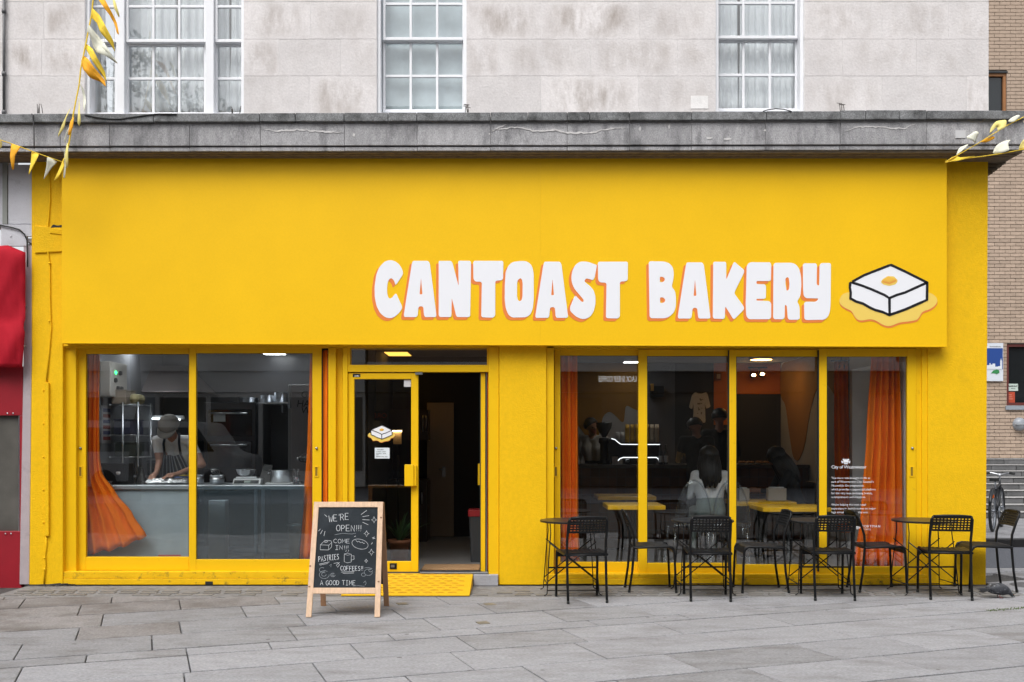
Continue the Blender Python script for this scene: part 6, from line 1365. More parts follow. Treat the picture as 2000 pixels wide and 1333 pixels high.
# rear frame, leaning the other way
ry_f, ry_h = -1.235, -1.49
def rb3(a, c, d): return (a, ry_f+(ry_h-ry_f)*c/ZT+d, c)
def rpoly(m, quad, d0, d1):
    v = [rb3(a, c, d) for d in (d0, d1) for a, c in quad]; m.add(v, [(0, 1, 2, 3), (7, 6, 5, 4), (0, 4, 5, 1), (1, 5, 6, 2), (2, 6, 7, 3), (3, 7, 4, 0)])
for xa, xb in ((XL+.015, XL+.06), (XR-.04, XR+.005)):
    m = MB(); rpoly(m, [(taper(xa, 0), 0), (taper(xb, 0), 0), (taper(xb, ZT), ZT-.004), (taper(xa, ZT), ZT-.004)], -.01, .01); m.build("rear_stile", pine_dark, ab, bevel=.002)
m = MB(); rpoly(m, [(taper(XL+.061, .2), .2), (taper(XR-.041, .2), .2), (taper(XR-.041, .9), .9), (taper(XL+.061, .9), .9)], -.003, .003); m.build("rear_board", slate, ab)
for xx in (XL+.02, XR-.02):
    m = MB(); m.tube([(taper(xx, ZT), fy1-.01, ZT-.012), (taper(xx, ZT), ry_h+.008, ZT-.012)], .006, 7); m.build("hinge", dark_steel, ab)
for (a, c) in ((XL+.012, .405), (XL+.015, .24), (XR-.022, .28), (XR-.022, .80)):
    m = MB(); p = [(.0095*math.cos(k*.785), .007*math.sin(k*.785)) for k in range(8)]; m.prism([(a+q[0], c+q[1]) for q in p], (), -.0118, -.0109, to3=lambda a_, c_, d_: ab3(a_, c_, d_)); m.build("knot", mat("wood_knot", (.20, .09, .05), .6), ab)
# chalk lettering: single-stroke letters
SF = {'A': [[(0, 0), (.5, 1), (1, 0)], [(.2, .38), (.8, .38)]], 'C': [[(.95, .85), (.6, 1), (.2, .85), (.02, .5), (.2, .12), (.6, 0), (.97, .15)]], 'D': [[(.05, 0), (.05, 1), (.55, .95), (.95, .55), (.6, .06), (.05, 0)]],
      'E': [[(.9, 1), (.05, 1), (.05, 0), (.95, 0)], [(.05, .52), (.75, .52)]], 'F': [[(.95, 1), (.05, 1), (.05, 0)], [(.05, .52), (.75, .52)]], 'G': [[(.95, .85), (.55, 1), (.15, .8), (.02, .45), (.25, .06), (.65, 0), (.97, .2), (.97, .45), (.6, .45)]],
      'I': [[(.5, 0), (.5, 1)], [(.1, 1), (.9, 1)], [(.1, 0), (.9, 0)]], 'M': [[(0, 0), (.1, 1), (.5, .35), (.9, 1), (1, 0)]], 'N': [[(.05, 0), (.05, 1), (.95, 0), (.95, 1)]], 'O': [[(.5, 1), (.12, .85), (0, .45), (.2, .06), (.55, 0), (.9, .18), (1, .55), (.85, .9), (.5, 1)]],
      'P': [[(.08, 0), (.08, 1), (.6, 1), (.95, .78), (.65, .48), (.08, .45)]], 'R': [[(.08, 0), (.08, 1), (.6, 1), (.92, .76), (.6, .5), (.08, .47)], [(.45, .48), (.95, 0)]], 'S': [[(.92, .88), (.5, 1), (.12, .82), (.25, .58), (.75, .42), (.9, .18), (.5, 0), (.05, .12)]],
      'T': [[(0, 1), (1, 1)], [(.5, 1), (.5, 0)]], 'W': [[(0, 1), (.25, 0), (.5, .7), (.75, 0), (1, 1)]], '!': [[(.5, 1), (.45, .28)], [(.45, .08), (.45, .0)]], "'": [[(.5, 1.05), (.4, .8)]], ' ': [], '.': [[(.4, .05), (.5, 0)]], '?': [[(.1, .8), (.45, 1), (.85, .8), (.75, .5), (.45, .35), (.45, .2)], [(.45, .05), (.45, 0)]]}
crng = random.Random(77)
BX0, BY0 = 170/5.33+590, 125/5.33+970
def bpt(zx, zy):               # a point of the enlarged view of the board (1013 x 1333, 5.33 to one pixel) to board coordinates
    py = 970+zy/5.33; px = 590+zx/5.33
    # solve for the height on the leaning board
    lo, hi = 0.0, 1.0
    for _ in range(40):
        c = (lo+hi)/2; y = fy0+c*math.tan(lean); z = Z_(py, y)
        if z > c: lo = c
        else: hi = c
    return (X_(px, fy0+c*math.tan(lean)), c)
def chalk_line(m, pts, w=.0042): 
    q = [bpt(*p) for p in pts]; stroke(m, q, w*.66, -.0036, -.0021, lambda a, c, d: ab3(a, c, d))
def chalk_text(s, x0, y0, x1, hgt, rise=0, w=.0042, name="chalk_writing"):
    """text from (x0, baseline y0) to x1 in enlarged-view units; rise: baseline climbs by this much"""
    n = len(s); wid = [(.42 if ch in "!'." else .55 if ch == ' ' else 1.0) for ch in s]; tot = sum(wid); u = (x1-x0)/tot; x = x0; m = MB()
    for ch, k in zip(s, wid):
        for st in SF[ch]:
            jx, jy = crng.uniform(-.04, .04), crng.uniform(-.04, .04); b0 = y0-rise*(x-x0)/(x1-x0)
            chalk_line(m, [(x+(p[0]*.78+jx)*u*(k if k > .5 else .5), b0-(p[1]+jy)*hgt) for p in st], w)
        x += k*u
    m.build(name, chalk, ab)
chalk_text("WE'RE", 278, 266, 500, 66, 28, .0055); chalk_text("OPEN!!!", 358, 362, 625, 62, 0, .0055); chalk_text("COME", 330, 486, 506, 42); chalk_text("IN!!!", 345, 554, 490, 42); chalk_text("PASTRIES", 172, 680, 392, 55, 30, .005)
chalk_text("COFFEES!!", 402, 772, 640, 46, 0, .005); chalk_text("A GOOD TIME", 190, 924, 565, 48, 0, .0048)
def dl2(*pts, w=.0036):
    dd = MB(); chalk_line(dd, list(pts), w); dd.build("chalk_stroke", chalk, ab)
dl2((178, 706), (285, 682), w=.0045); dl2((185, 716), (270, 698)); dl2((410, 788), (545, 784), w=.0045); dl2((425, 802), (540, 798))
for a, b_ in (((615, 190), (675, 145)), ((630, 212), (698, 200)), ((628, 242), (702, 246)), ((632, 270), (690, 296)), ((235, 190), (262, 214)), ((172, 362), (192, 340)), ((192, 392), (214, 352)), ((228, 412), (240, 362)), ((545, 420), (560, 412)), ((730, 430), (762, 440)), ((738, 446), (752, 420)), ((720, 500), (735, 480))): dl2(a, b_, w=.0048)
for cx_, cy_, r_ in ((750, 245, 34), (672, 388, 32), (722, 582, 34), (668, 672, 20)): dl2((cx_, cy_-r_), (cx_+r_*.3, cy_-r_*.25), (cx_+r_*.85, cy_), (cx_+r_*.3, cy_+r_*.25), (cx_, cy_+r_), (cx_-r_*.3, cy_+r_*.25), (cx_-r_*.85, cy_), (cx_-r_*.3, cy_-r_*.25), (cx_, cy_-r_))
dl2(*[(604+86*math.cos(a)*math.cos(.25)-50*math.sin(a)*math.sin(.25), 497+86*math.cos(a)*math.sin(.25)+50*math.sin(a)*math.cos(.25)) for a in [k*math.pi/12 for k in range(25)]])   # loaf
for k in range(3): dl2((560+k*32, 458+k*8), (578+k*32, 475+k*8), (590+k*32, 470+k*9))
dl2((192, 505), (240, 458), (300, 462), (310, 480), (280, 508), (192, 505)); dl2((192, 505), (190, 556), (275, 558), (280, 508)); dl2((278, 556), (308, 528), (310, 480)); dl2((235, 470), (262, 458), (270, 472), (240, 482), (235, 470))   # slice of toast
dl2((440, 600), (440, 680), (470, 692), (512, 684), (514, 602)); dl2((440, 600), (475, 590), (514, 602), (475, 614), (440, 600)); dl2((514, 620), (540, 618), (542, 655), (514, 664)); dl2((455, 575), (462, 562)); dl2((480, 575), (486, 560))        # mug
dl2((330, 698), (375, 690), (390, 712), (372, 738), (358, 716), (392, 686))
fd = mat("faint_chalk", (.22, .24, .26), .95, var=.4, scale=90)
def fl2(*pts):
    fd_m = MB(); q = [bpt(*p) for p in pts]; stroke(fd_m, q, .003, -.0036, -.0021, lambda a, c, d: ab3(a, c, d)); fd_m.build("chalk_smudge", fd, ab)
for cx_, cy_, r_ in ((232, 815, 52), (228, 812, 24), (322, 818, 24), (322, 818, 12), (690, 790, 42), (640, 815, 22), (715, 770, 20), (210, 765, 30)): fl2(*[(cx_+r_*math.cos(a), cy_+r_*.8*math.sin(a)) for a in [k*.45 for k in range(13)]])
fl2((650, 745), (690, 740), (730, 752)); fl2((285, 720), (305, 705), (300, 735)); fl2((530, 935), (580, 930), (650, 936)); fl2((340, 400), (420, 385), (520, 392), (560, 384)); fl2((640, 900), (660, 880), (668, 905), (655, 925))

# ================================================================== BICYCLE beyond the road
bi = thing("bicycle", "black bicycle parked end on before the stone steps", "bicycle", (7.12, 4.75, .102), R(-33)); WR, WB = .31, .98
def wheel(y0):
    e = empty("wheel", (0, y0, WR), parent=bi)
    b = MB(); prof = [(WR-.022+.022*math.cos(a), .022*math.sin(a)) for a in [k*math.pi/4 for k in range(9)]]; b.lathe(prof, (0, 0, 0), 40, axis='x', cap0=False, cap1=False); b.build("tyre", rubber, e, local=True)
    b = MB(); b.lathe([(WR-.045, -.010), (WR-.035, -.012), (WR-.035, .012), (WR-.045, .010), (WR-.045, -.010)], (0, 0, 0), 40, axis='x', cap0=False, cap1=False); b.build("rim", dark_steel, e, local=True)
    b = MB()
    for k in range(18): a = k*math.pi/9; b.tube([(.02*(-1)**k, 0, 0), (0, (WR-.04)*math.cos(a), (WR-.04)*math.sin(a))], .0015, 4)
    b.build("spokes", steel, e, local=True); b = MB(); b.lathe([(.02, -.04), (.02, .04)], (0, 0, 0), 12, axis='x'); b.build("hub", dark_steel, e, local=True)
wheel(0.0); wheel(WB)
fm_ = mat("black_bike_paint", (.012, .014, .018), .3)
b = MB(); q = lambda y, z: (0, y, z)
for pts in ((q(.43, .27), q(.30, .66)), (q(.43, .27), q(.82, .60)), (q(.31, .62), q(.80, .68)), (q(.82, .55), q(.79, .76))): b.tube(pts, .017, 8)
for s in (-1, 1): b.tube([(.045*s, 0, WR), (.02*s, .40, .28)], .009, 7); b.tube([(.045*s, 0, WR), (.02*s, .30, .62)], .008, 7); b.tube([(.045*s, WB, WR), (.035*s, .86, .60), (.02*s, .82, .62)], .010, 7)
b.build("frame", fm_, bi, local=True)
b = MB(); b.tube([q(.30, .62), q(.28, .74)], .013, 8); b.build("seat_post", steel, bi, local=True)
b = MB(); b.prism(round_poly([(-.075, .14), (.075, .14), (.03, .30), (.012, .42), (-.012, .42), (-.03, .30)], .04), (), .74, .785, to3=lambda a, c, d: (a, c, d)); b.build("saddle", rubber, bi, local=True, bevel=.012)
b = MB(); b.tube([(-.20, .75, .84), (-.12, .79, .85), (0, .79, .82), (.12, .79, .85), (.20, .75, .84)], .012, 8); b.tube([q(.79, .76), q(.79, .84)], .013, 8); b.build("handlebar", steel, bi, local=True)
for s in (-1, 1): b = MB(); b.tube([(.14*s, .78, .849), (.21*s, .745, .838)], .017, 8); b.build("grip", rubber, bi, local=True)
b = MB(); b.lathe([(.0, -.006), (.085, -.004), (.085, .004), (0, .006)], (.04, .43, .27), 24, axis='x'); b.build("chainring", dark_steel, bi, local=True)
for s in (-1, 1): b = MB(); b.tube([(.055*s, .43, .27), (.065*s, .43+.16*s, .27-.04*s)], .009, 7); b.box(.065*s, .065*s+.08*s, .40+.16*s, .46+.16*s, .218-.04*s+.04, .238-.04*s+.04); b.build("pedal", black_plastic, bi, local=True)
b = MB(); b.box(-.028, .028, -.05, -.03, .50, .55); b.build("tail_reflector", mat("orange_reflector", (.6, .12, .02), .2), bi, local=True)
b = MB(); b.tube([(0, WR*1.03*math.cos(a)*-1, WR+WR*1.06*math.sin(a)) for a in [R(d) for d in range(20, 150, 10)]], .02, 8, flat=.5); b.build("mudguard", fm_, bi, local=True)

# ================================================================== PIGEON
pg = thing("pigeon", "grey speckled pigeon with its head down on the pavement at the corner", "pigeon", (4.50, -.78, 0), R(0))
pm = mat("pigeon_feathers", (.035, .038, .046), .6, var=.5, scale=26, bump=.5, bscale=60, stain=(.34, .35, .37), stain_amt=.85, stain_scale=30, stain_lo=.56, stain_hi=.66)
pd = mat("pigeon_dark_feathers", (.018, .02, .026), .5, var=.3, scale=40)
b = MB(); prof = [(-.10, .018, .075), (-.075, .036, .078), (-.03, .056, .083), (.02, .064, .082), (.06, .056, .076), (.09, .042, .068), (.112, .030, .052), (.126, .022, .034), (.134, .012, .020)]
v = []; n = 16
for (x, r_, z) in prof:
    for k in range(n): a = 2*math.pi*k/n; v.append((x, r_*math.cos(a)*.95, z+r_*math.sin(a)*.92))
f = [(i*n+k, i*n+(k+1) % n, (i+1)*n+(k+1) % n, (i+1)*n+k) for i in range(len(prof)-1) for k in range(n)]+[tuple(reversed(range(n))), tuple((len(prof)-1)*n+k for k in range(n))]
b.add(v, f, 0, True); o = b.build("body", pm, pg, local=True); ss_ = o.modifiers.new("s", 'SUBSURF'); ss_.levels = 1; ss_.render_levels = 2
for s in (-1, 1):
    b = MB(); b.ellipsoid((-.005, .046*s, .088), (.088, .020, .040), 14, 8); b.build("wing", pm, pg, local=True)
    for k in range(3): b = MB(); b.add([(-.04, .04*s, .075+.008*k), (-.10, .035*s, .070+.008*k), (-.168-.008*k, .020*s+.006*k*s, .062+.010*k), (-.10, .018*s, .062+.008*k)], [(0, 1, 2, 3)]); o = b.build("flight_feather", pd, pg, local=True); sd = o.modifiers.new("s", 'SOLIDIFY'); sd.thickness = .004
    b = MB(); b.tube([(.005, .022*s, .035), (.010, .024*s, .004), (.03, .026*s, .003)], .004, 6); b.build("leg", mat("pigeon_pink", (.35, .12, .12), .6), pg, local=True)
for k in range(4): b = MB(); yy = (k-1.5)*.010; b.add([(-.085, yy-.006, .072), (-.155, yy*1.8-.009, .050), (-.158, yy*1.8+.009, .050), (-.085, yy+.006, .072)], [(0, 1, 2, 3)]); o = b.build("tail_feather", pd, pg, local=True); sd = o.modifiers.new("s", 'SOLIDIFY'); sd.thickness = .003
b = MB(); b.ellipsoid((.133, 0, .026), (.021, .017, .018), 12, 8); b.build("head", mat("pigeon_head", (.03, .045, .045), .4, var=.3, scale=40), pg, local=True)
b = MB(); b.tube([(.145, 0, .018), (.160, 0, .006)], [.006, .002], 7); b.build("beak", mat("beak_grey", (.10, .095, .09), .5), pg, local=True)
for s in (-1, 1): b = MB(); b.ellipsoid((.140, .0145*s, .031), (.0035, .0025, .0035), 8, 6); b.build("eye", mat("pigeon_eye", (.45, .12, .02), .2), pg, local=True)

# ================================================================== BUNTING
fy = mat("bunting_yellow", (.80, .56, .04), .8, var=.06, scale=20); fo = mat("bunting_orange", (.84, .38, .012), .8, var=.06, scale=20); fw = mat("bunting_cream", (.72, .72, .60), .8, var=.05, scale=20); fp_ = mat("bunting_lemon", (.78, .66, .22), .8, var=.05, scale=20)
def bunting(label, line, y0, flags, seed):
    t = thing("bunting", label, "bunting", (X_(line[0][0], y0), y0, Z_(line[0][1], y0))); rr = random.Random(seed)
    b = MB(); b.tube([(X_(p[0], y0), y0, Z_(p[1], y0)) for p in line], .0075, 6, flat=.6); b.build("tape", fy, t)
    for pts, m in flags:
        # a waving triangle of cloth: outline in pixels, rippled in depth
        q = round_poly(pts, 4, 3); n = len(q); cxx = sum(p[0] for p in q)/n; cyy = sum(p[1] for p in q)/n; ph = rr.uniform(0, 6)
        def dep(p): return y0-.012-.028*math.sin((p[0]*.09+p[1]*.06)+ph)
        v = [(X_(p[0], y0), dep(p), Z_(p[1], y0)) for p in q]+[(X_(cxx+(p[0]-cxx)*.5, y0), dep((cxx+(p[0]-cxx)*.5, cyy+(p[1]-cyy)*.5)), Z_(cyy+(p[1]-cyy)*.5, y0)) for p in q]+[(X_(cxx, y0), dep((cxx, cyy)), Z_(cyy, y0))]
        f = []
        for i in range(n): j = (i+1) % n; f += [(i, j, n+j, n+i), (n+i, n+j, 2*n)]
        b = MB(); b.add(v, f, 0, True); o = b.build("pennant", m, t); sd = o.modifiers.new("s", 'SOLIDIFY'); sd.thickness = .002
zz = lambda l: [(100+a/3.7, c/3.7) for a, c in l]
bunting("string of yellow and cream pennants hanging down past the wide sash window", [(186, -60), (182, 0), (179, 30), (172, 65), (164, 105), (158, 135), (155, 165), (149, 195), (144, 220), (140, 250), (135, 280), (130, 300), (125, 318)], -.55, [
    (zz([(335, -10), (400, 10), (440, 90), (470, 160), (505, 268), (485, 255), (455, 175), (420, 105)]), fo), (zz([(445, -10), (475, 20), (500, 115), (495, 138), (470, 80)]), fp_),
    (zz([(300, 62), (345, 105), (400, 190), (445, 290), (462, 380), (430, 325), (370, 250), (320, 150), (288, 130)]), fy), (zz([(285, 190), (330, 250), (400, 330), (450, 410), (480, 462), (410, 420), (330, 385), (300, 340), (285, 260), (270, 235)]), fw),
    (zz([(250, 312), (310, 365), (350, 440), (385, 520), (405, 600), (370, 550), (320, 470), (270, 385), (243, 350)]), fy), (zz([(225, 395), (280, 440), (330, 510), (385, 580), (405, 640), (350, 588), (290, 572), (240, 510), (212, 450)]), fo),
    (zz([(212, 600), (235, 650), (255, 740), (250, 822), (232, 770), (225, 690)]), fw), (zz([(195, 700), (215, 790), (228, 880), (215, 928), (204, 905), (204, 800)]), fp_), (zz([(160, 780), (125, 860), (110, 930), (62, 1005), (65, 980), (95, 910), (130, 830)]), fp_), (zz([(155, 905), (120, 985), (100, 1042), (97, 1020), (125, 950)]), fw), (zz([(178, 850), (172, 930), (150, 985), (135, 990), (150, 880)]), fo),
    (zz([(120, 1030), (138, 1080), (132, 1200), (118, 1228), (112, 1150)]), fp_), (zz([(105, 1080), (112, 1160), (95, 1290), (82, 1280), (96, 1180)]), fw), (zz([(92, 1130), (95, 1200), (60, 1280), (18, 1312), (50, 1230), (70, 1180)]), fy)], 1)
bunting("short string of pennants running off to the neighbour's side", [(-60, 255), (0, 274), (25, 282), (60, 295), (90, 306), (125, 318)], -.5, [([(-6, 273), (4, 276), (3, 286), (-2, 292)], fp_), ([(22, 281), (45, 290), (34, 305), (29, 332), (26, 334), (24, 310)], fo), ([(60, 295), (80, 304), (70, 325), (60, 346), (61, 320)], fy), ([(95, 308), (112, 315), (100, 328), (84, 352), (92, 325)], fw)], 2)
z2 = lambda l: [(1840+a/11.1, 220+c/11.1) for a, c in l]
bunting("upper string of blown pennants at the right end of the cornice", [(1846, 316), (1868, 305), (1908, 282), (1940, 262), (1968, 245), (2000, 229), (2060, 200)], -.52, [(z2([(300, 940), (340, 850), (380, 760), (570, 690), (520, 750), (420, 850)]), fw), (z2([(500, 590), (500, 545), (560, 510), (680, 430), (770, 460), (730, 530), (710, 660), (690, 690), (620, 640)]), fw), (z2([(800, 670), (960, 570), (1120, 500), (1170, 545), (1080, 600), (930, 660)]), fo), (z2([(1200, 420), (1215, 300), (1170, 240), (1080, 340), (1040, 470), (1060, 340), (1150, 210), (1220, 170), (1390, 165), (1370, 290), (1340, 350)]), fp_), (z2([(1430, 240), (1400, 200), (1500, 120), (1600, 80), (1650, 105), (1600, 170), (1500, 240)]), fw)], 3)
bunting("lower string of blown pennants at the right end of the cornice", [(1846, 318), (1880, 311), (1920, 306), (1960, 300), (2000, 292), (2060, 280)], -.52, [(z2([(60, 1090), (200, 980), (310, 935), (360, 990), (560, 985), (700, 960), (600, 1010), (350, 1060)]), fy), (z2([(1110, 890), (1140, 780), (1220, 680), (1360, 610), (1490, 600), (1430, 650), (1415, 760), (1435, 840), (1300, 880)]), fw), (z2([(1670, 810), (1700, 680), (1780, 570), (1840, 600), (1830, 790)]), fp_)], 4)
# ================================================================== PEOPLE
def roundcone(m, a, b, ra, rb, n=12):
    """closed tapering limb with rounded ends"""
    a, b = Vector(a), Vector(b); t = (b-a); L = max(t.length, 1e-5); t = t/L
    pts = []; rr = []
    for k in range(4): th = math.pi/2*(k/4); pts.append(a-t*ra*math.cos(th)); rr.append(max(.0015, ra*math.sin(th)))
    pts.append(a); rr.append(ra); pts.append(b); rr.append(rb)
    for k in range(1, 5): th = math.pi/2*(k/4); pts.append(b+t*rb*math.sin(th)); rr.append(max(.0015, rb*math.cos(th)))
    m.tube(pts, rr, n)
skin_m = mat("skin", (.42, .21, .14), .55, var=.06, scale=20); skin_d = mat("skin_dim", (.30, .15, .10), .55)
def person(label, J, clothes, loc, voxel=.010, hair=None, female=False, hands=None, head_dir=(0, -1, 0), group=None):
    """J: world-space joints; clothes: material per body region"""
    t = thing("person", label, "person", loc, group=group); m = MB(); segs = []
    def limb(a, b, ra, rb, reg): roundcone(m, a, b, ra, rb); segs.append((Vector(a), Vector(b), reg))
    V = {k: Vector(v) for k, v in J.items()}
    sh = (V['sh_l']-V['sh_r']).normalized(); hipv = (V['hip_l']-V['hip_r']).normalized(); up = (V['neck']-V['pelvis']).normalized(); fwd = sh.cross(up).normalized()
    if fwd.dot(Vector(head_dir)) < 0: fwd = -fwd
    w = .92 if female else 1.0
    # trunk: pelvis, waist, chest, shoulders
    chest = V['pelvis'].lerp(V['neck'], .62); waist = V['pelvis'].lerp(V['neck'], .30)
    for s in (-1, 1):
        limb(V['pelvis']+hipv*s*.075, waist+sh*s*.062, .105*w, .095*w, 'low' if s else ''); limb(waist+sh*s*.062, chest+sh*s*.08, .098*w, .108*w, 'top'); limb(chest+sh*s*.08, V['neck']+sh*s*.07-up*.085, .108*w, .075*w, 'top')
    for side in ('l', 'r'):
        S, E, W_, Hn = V['sh_'+side], V['el_'+side], V['wr_'+side], V['ha_'+side]
        limb(V['neck']-up*.06, S, .062*w, .058*w, 'top'); limb(S, S.lerp(E, .6), .056*w, .046*w, 'top'); limb(S.lerp(E, .6), E, .043*w, .038*w, 'arm'); limb(E, W_, .038*w, .026*w, 'arm')
        limb(W_, Hn, .026*w, .030*w, 'hand')
        # palm and five fingers
        d = (Hn-W_).normalized(); lat = d.cross(Vector((0, 0, 1)))
        lat = lat.normalized() if lat.length > .2 else sh.copy()
        nrm = lat.cross(d).normalized(); cur = (hands or {}).get(side, .35)
        for k in range(4):
            o = (k-1.5)*.020; base = Hn+lat*o+d*.012; ln = (.034, .040, .038, .030)[k]; d1 = (d-nrm*cur).normalized(); d2 = (d-nrm*cur*2.2).normalized()
            p1 = base+d1*ln; p2 = p1+d2*ln*.8
            limb(Hn+lat*o*.7-d*.02, base, .013, .0105, 'hand'); limb(base, p1, .0105, .0095, 'hand'); limb(p1, p2, .0095, .008, 'hand')
        sd = -1 if side == 'l' else 1; th0 = W_.lerp(Hn, .45)+lat*sd*.018; th1 = th0+(d*.6+lat*sd*.75-nrm*.3).normalized()*.035; limb(th0, th1, .013, .011, 'hand'); limb(th1, th1+(d-nrm*.3).normalized()*.028, .011, .009, 'hand')
        Hp, K, A, T_ = V['hip_'+side], V['kn_'+side], V['an_'+side], V['to_'+side]
        limb(Hp, K, .088*w, .058*w, 'low'); limb(K, K.lerp(A, .35), .058*w, .056*w, 'low'); limb(K.lerp(A, .35), A, .056*w, .040*w, 'low'); limb(A-Vector((0, 0, .03)), T_, .042, .032, 'shoe')
    # neck and head
    hd = V['head']; hdir = Vector(head_dir).normalized(); hup = (hd-V['neck']).normalized(); hs_ = hdir.cross(hup).normalized(); hdir = hup.cross(hs_).normalized()
    if hdir.dot(Vector(head_dir)) < 0: hdir = -hdir
    limb(V['neck']-up*.03, hd-hup*.05, .055*w, .050*w, 'skin')
    limb(hd+hup*.035-hdir*.015, hd+hup*.03+hdir*.012, .080, .076, 'skin'); limb(hd-hup*.02+hdir*.02, hd-hup*.075+hdir*.045, .064, .036, 'skin')
    limb(hd+hup*.005+hdir*.085, hd-hup*.022+hdir*.100, .010, .014, 'skin')                     # nose
    for s in (-1, 1): limb(hd+hs_*s*.078+hup*.012, hd+hs_*s*.082-hup*.018, .014, .011, 'skin')  # ears
    limb(hd-hup*.052+hdir*.072-hs_*.018, hd-hup*.052+hdir*.072+hs_*.018, .011, .011, 'lip')
    tmp = m.build("body", skin_m); rm = tmp.modifiers.new("r", 'REMESH'); rm.mode = 'VOXEL'; rm.voxel_size = voxel; rm.use_smooth_shade = True
    sm = tmp.modifiers.new("sm", 'SMOOTH'); sm.factor = .5; sm.iterations = 4
    dg = bpy.context.evaluated_depsgraph_get(); me = bpy.data.meshes.new_from_object(tmp.evaluated_get(dg)); bpy.data.objects.remove(tmp)
    regs = ['skin', 'top', 'arm', 'hand', 'low', 'shoe', 'lip']; me.materials.clear()
    for r_ in regs: me.materials.append(clothes.get(r_) or (mat("lips", (.30, .09, .08), .5) if r_ == 'lip' else clothes['skin']))
    import numpy as np
    A_n = np.array([s[0] for s in segs]); B_n = np.array([s[1] for s in segs]); idx = np.array([regs.index(s[2]) for s in segs])
    P = np.empty(len(me.polygons)*3); me.polygons.foreach_get("center", P); P = P.reshape(-1, 3)
    best = np.full(len(P), 1e9); reg = np.zeros(len(P), dtype=np.int32)
    for a, b_, i in zip(A_n, B_n, idx):
        ab_ = b_-a; tt = np.clip(((P-a)@ab_)/max(1e-9, ab_@ab_), 0, 1); dd_ = np.linalg.norm(P-(a+tt[:, None]*ab_), axis=1)-(.0 if i != 6 else .004)
        k = dd_ < best; best[k] = dd_[k]; reg[k] = i
    me.polygons.foreach_set("material_index", reg); me.polygons.foreach_set("use_smooth", np.ones(len(P), dtype=bool))
    o = bpy.data.objects.new("body", me); link(o); o.parent = t; o.matrix_parent_inverse = Matrix.Translation(parent_world(t)).inverted()
    for s in (-1, 1):
        e = MB(); e.ellipsoid(hd+hs_*s*.031+hdir*.077+hup*.012, (.011, .011, .007), 10, 6); e.build("eye", mat("eye_dark", (.02, .015, .012), .2), t)
    if hair:
        hm, style = hair; q = MB(); v = []; nu, nv = 20, 10
        lim = {'short': .62, 'long': .95, 'bob': .78}[style]
        for i in range(nv+1):
            for k in range(nu):
                b_ = 2*math.pi*k/nu; front = max(0, math.cos(b_)); a = math.pi*lim*(i/nv)*(1-.42*front)
                r_ = .097+.005*math.sin(5*b_+i)+(.012 if style != 'short' else 0)
                v.append(hd+hup*.028-hdir*.008+(hup*math.cos(a)+(hdir*math.cos(b_)+hs_*math.sin(b_))*math.sin(a))*r_)
        q.add(v, [(i*nu+k, (i+1)*nu+k, (i+1)*nu+(k+1) % nu, i*nu+(k+1) % nu) for i in range(nv) for k in range(nu)], 0, True)
        if style == 'long':
            for k in range(21):
                b_ = math.pi*(.30+1.4*k/20); rad = hdir*math.cos(b_)+hs_*math.sin(b_); st = hd+hup*.03+rad*.088; e2 = V['neck']-up*(.20+.03*math.sin(k*2.1))+rad*.115+sh*.03*math.sin(b_)-fwd*.03
                q.tube([st, st.lerp(e2, .35)+rad*.022, st.lerp(e2, .7)+rad*.022, e2], [.026, .030, .028, .012], 7)
        ho = q.build("hair", hm, t); sd = ho.modifiers.new("s", 'SOLIDIFY'); sd.thickness = .006
    return t, dict(hd=hd, hup=hup, hdir=hdir, hs=hs_, fwd=fwd, up=up, sh=sh, **V)
dark_hair = mat("dark_hair", (.010, .008, .007), .5, var=.3, scale=60); black_cloth = mat("black_cloth", (.010, .010, .012), .85, var=.1); white_cotton = mat("white_cotton", (.80, .81, .83), .85, var=.06, scale=10, bump=.3, bscale=14)
grey_trouser = mat("pale_trousers", (.26, .31, .29), .85); beige_shirt = mat("beige_shirt", (.34, .25, .13), .85, var=.06); shoe_m = mat("dark_shoe", (.02, .02, .022), .5); navy = mat("navy_denim", (.03, .04, .065), .85); off_white = mat("off_white_knit", (.50, .47, .43), .9, bump=.3, bscale=40)
def standing(x, y, z0, h, face, lean=0.0, arms=None, hip_drop=0.0):
    """joints of a standing figure; face: degrees, 0 looks along +Y; arms: {side: (elbow offset, wrist offset, hand offset)} in body axes (right, forward, up) from the shoulder"""
    f = Vector((math.sin(-R(face)), math.cos(R(face)), 0)); r_ = Vector((f.y, -f.x, 0)); k = h/1.75; up = Vector((0, 0, 1)); b = Vector((x, y, z0))
    P = lambda a, fw, u: b+r_*a*k+f*fw*k+up*u*k
    J = dict(pelvis=P(0, -lean*.25, .94), neck=P(0, lean*.85, 1.47-abs(lean)*.22), head=P(0, lean*1.15+.02, 1.615-abs(lean)*.40))
    for s, n in ((-1, 'l'), (1, 'r')):
        J['sh_'+n] = P(s*.185, lean*.78, 1.42-abs(lean)*.22); J['hip_'+n] = P(s*.09, -lean*.25, .90); J['kn_'+n] = P(s*.10, .02, .50); J['an_'+n] = P(s*.105, -.02, .085); J['to_'+n] = P(s*.125, .13, .035)
        a = (arms or {}).get(n) or ((s*.05, -.03, -.28), (s*.06, .06, -.53), (s*.055, .10, -.62)); S = Vector(J['sh_'+n])
        for key, off in zip(('el_', 'wr_', 'ha_'), a): J[key+n] = S+r_*off[0]*k+f*off[1]*k+up*off[2]*k
    return J
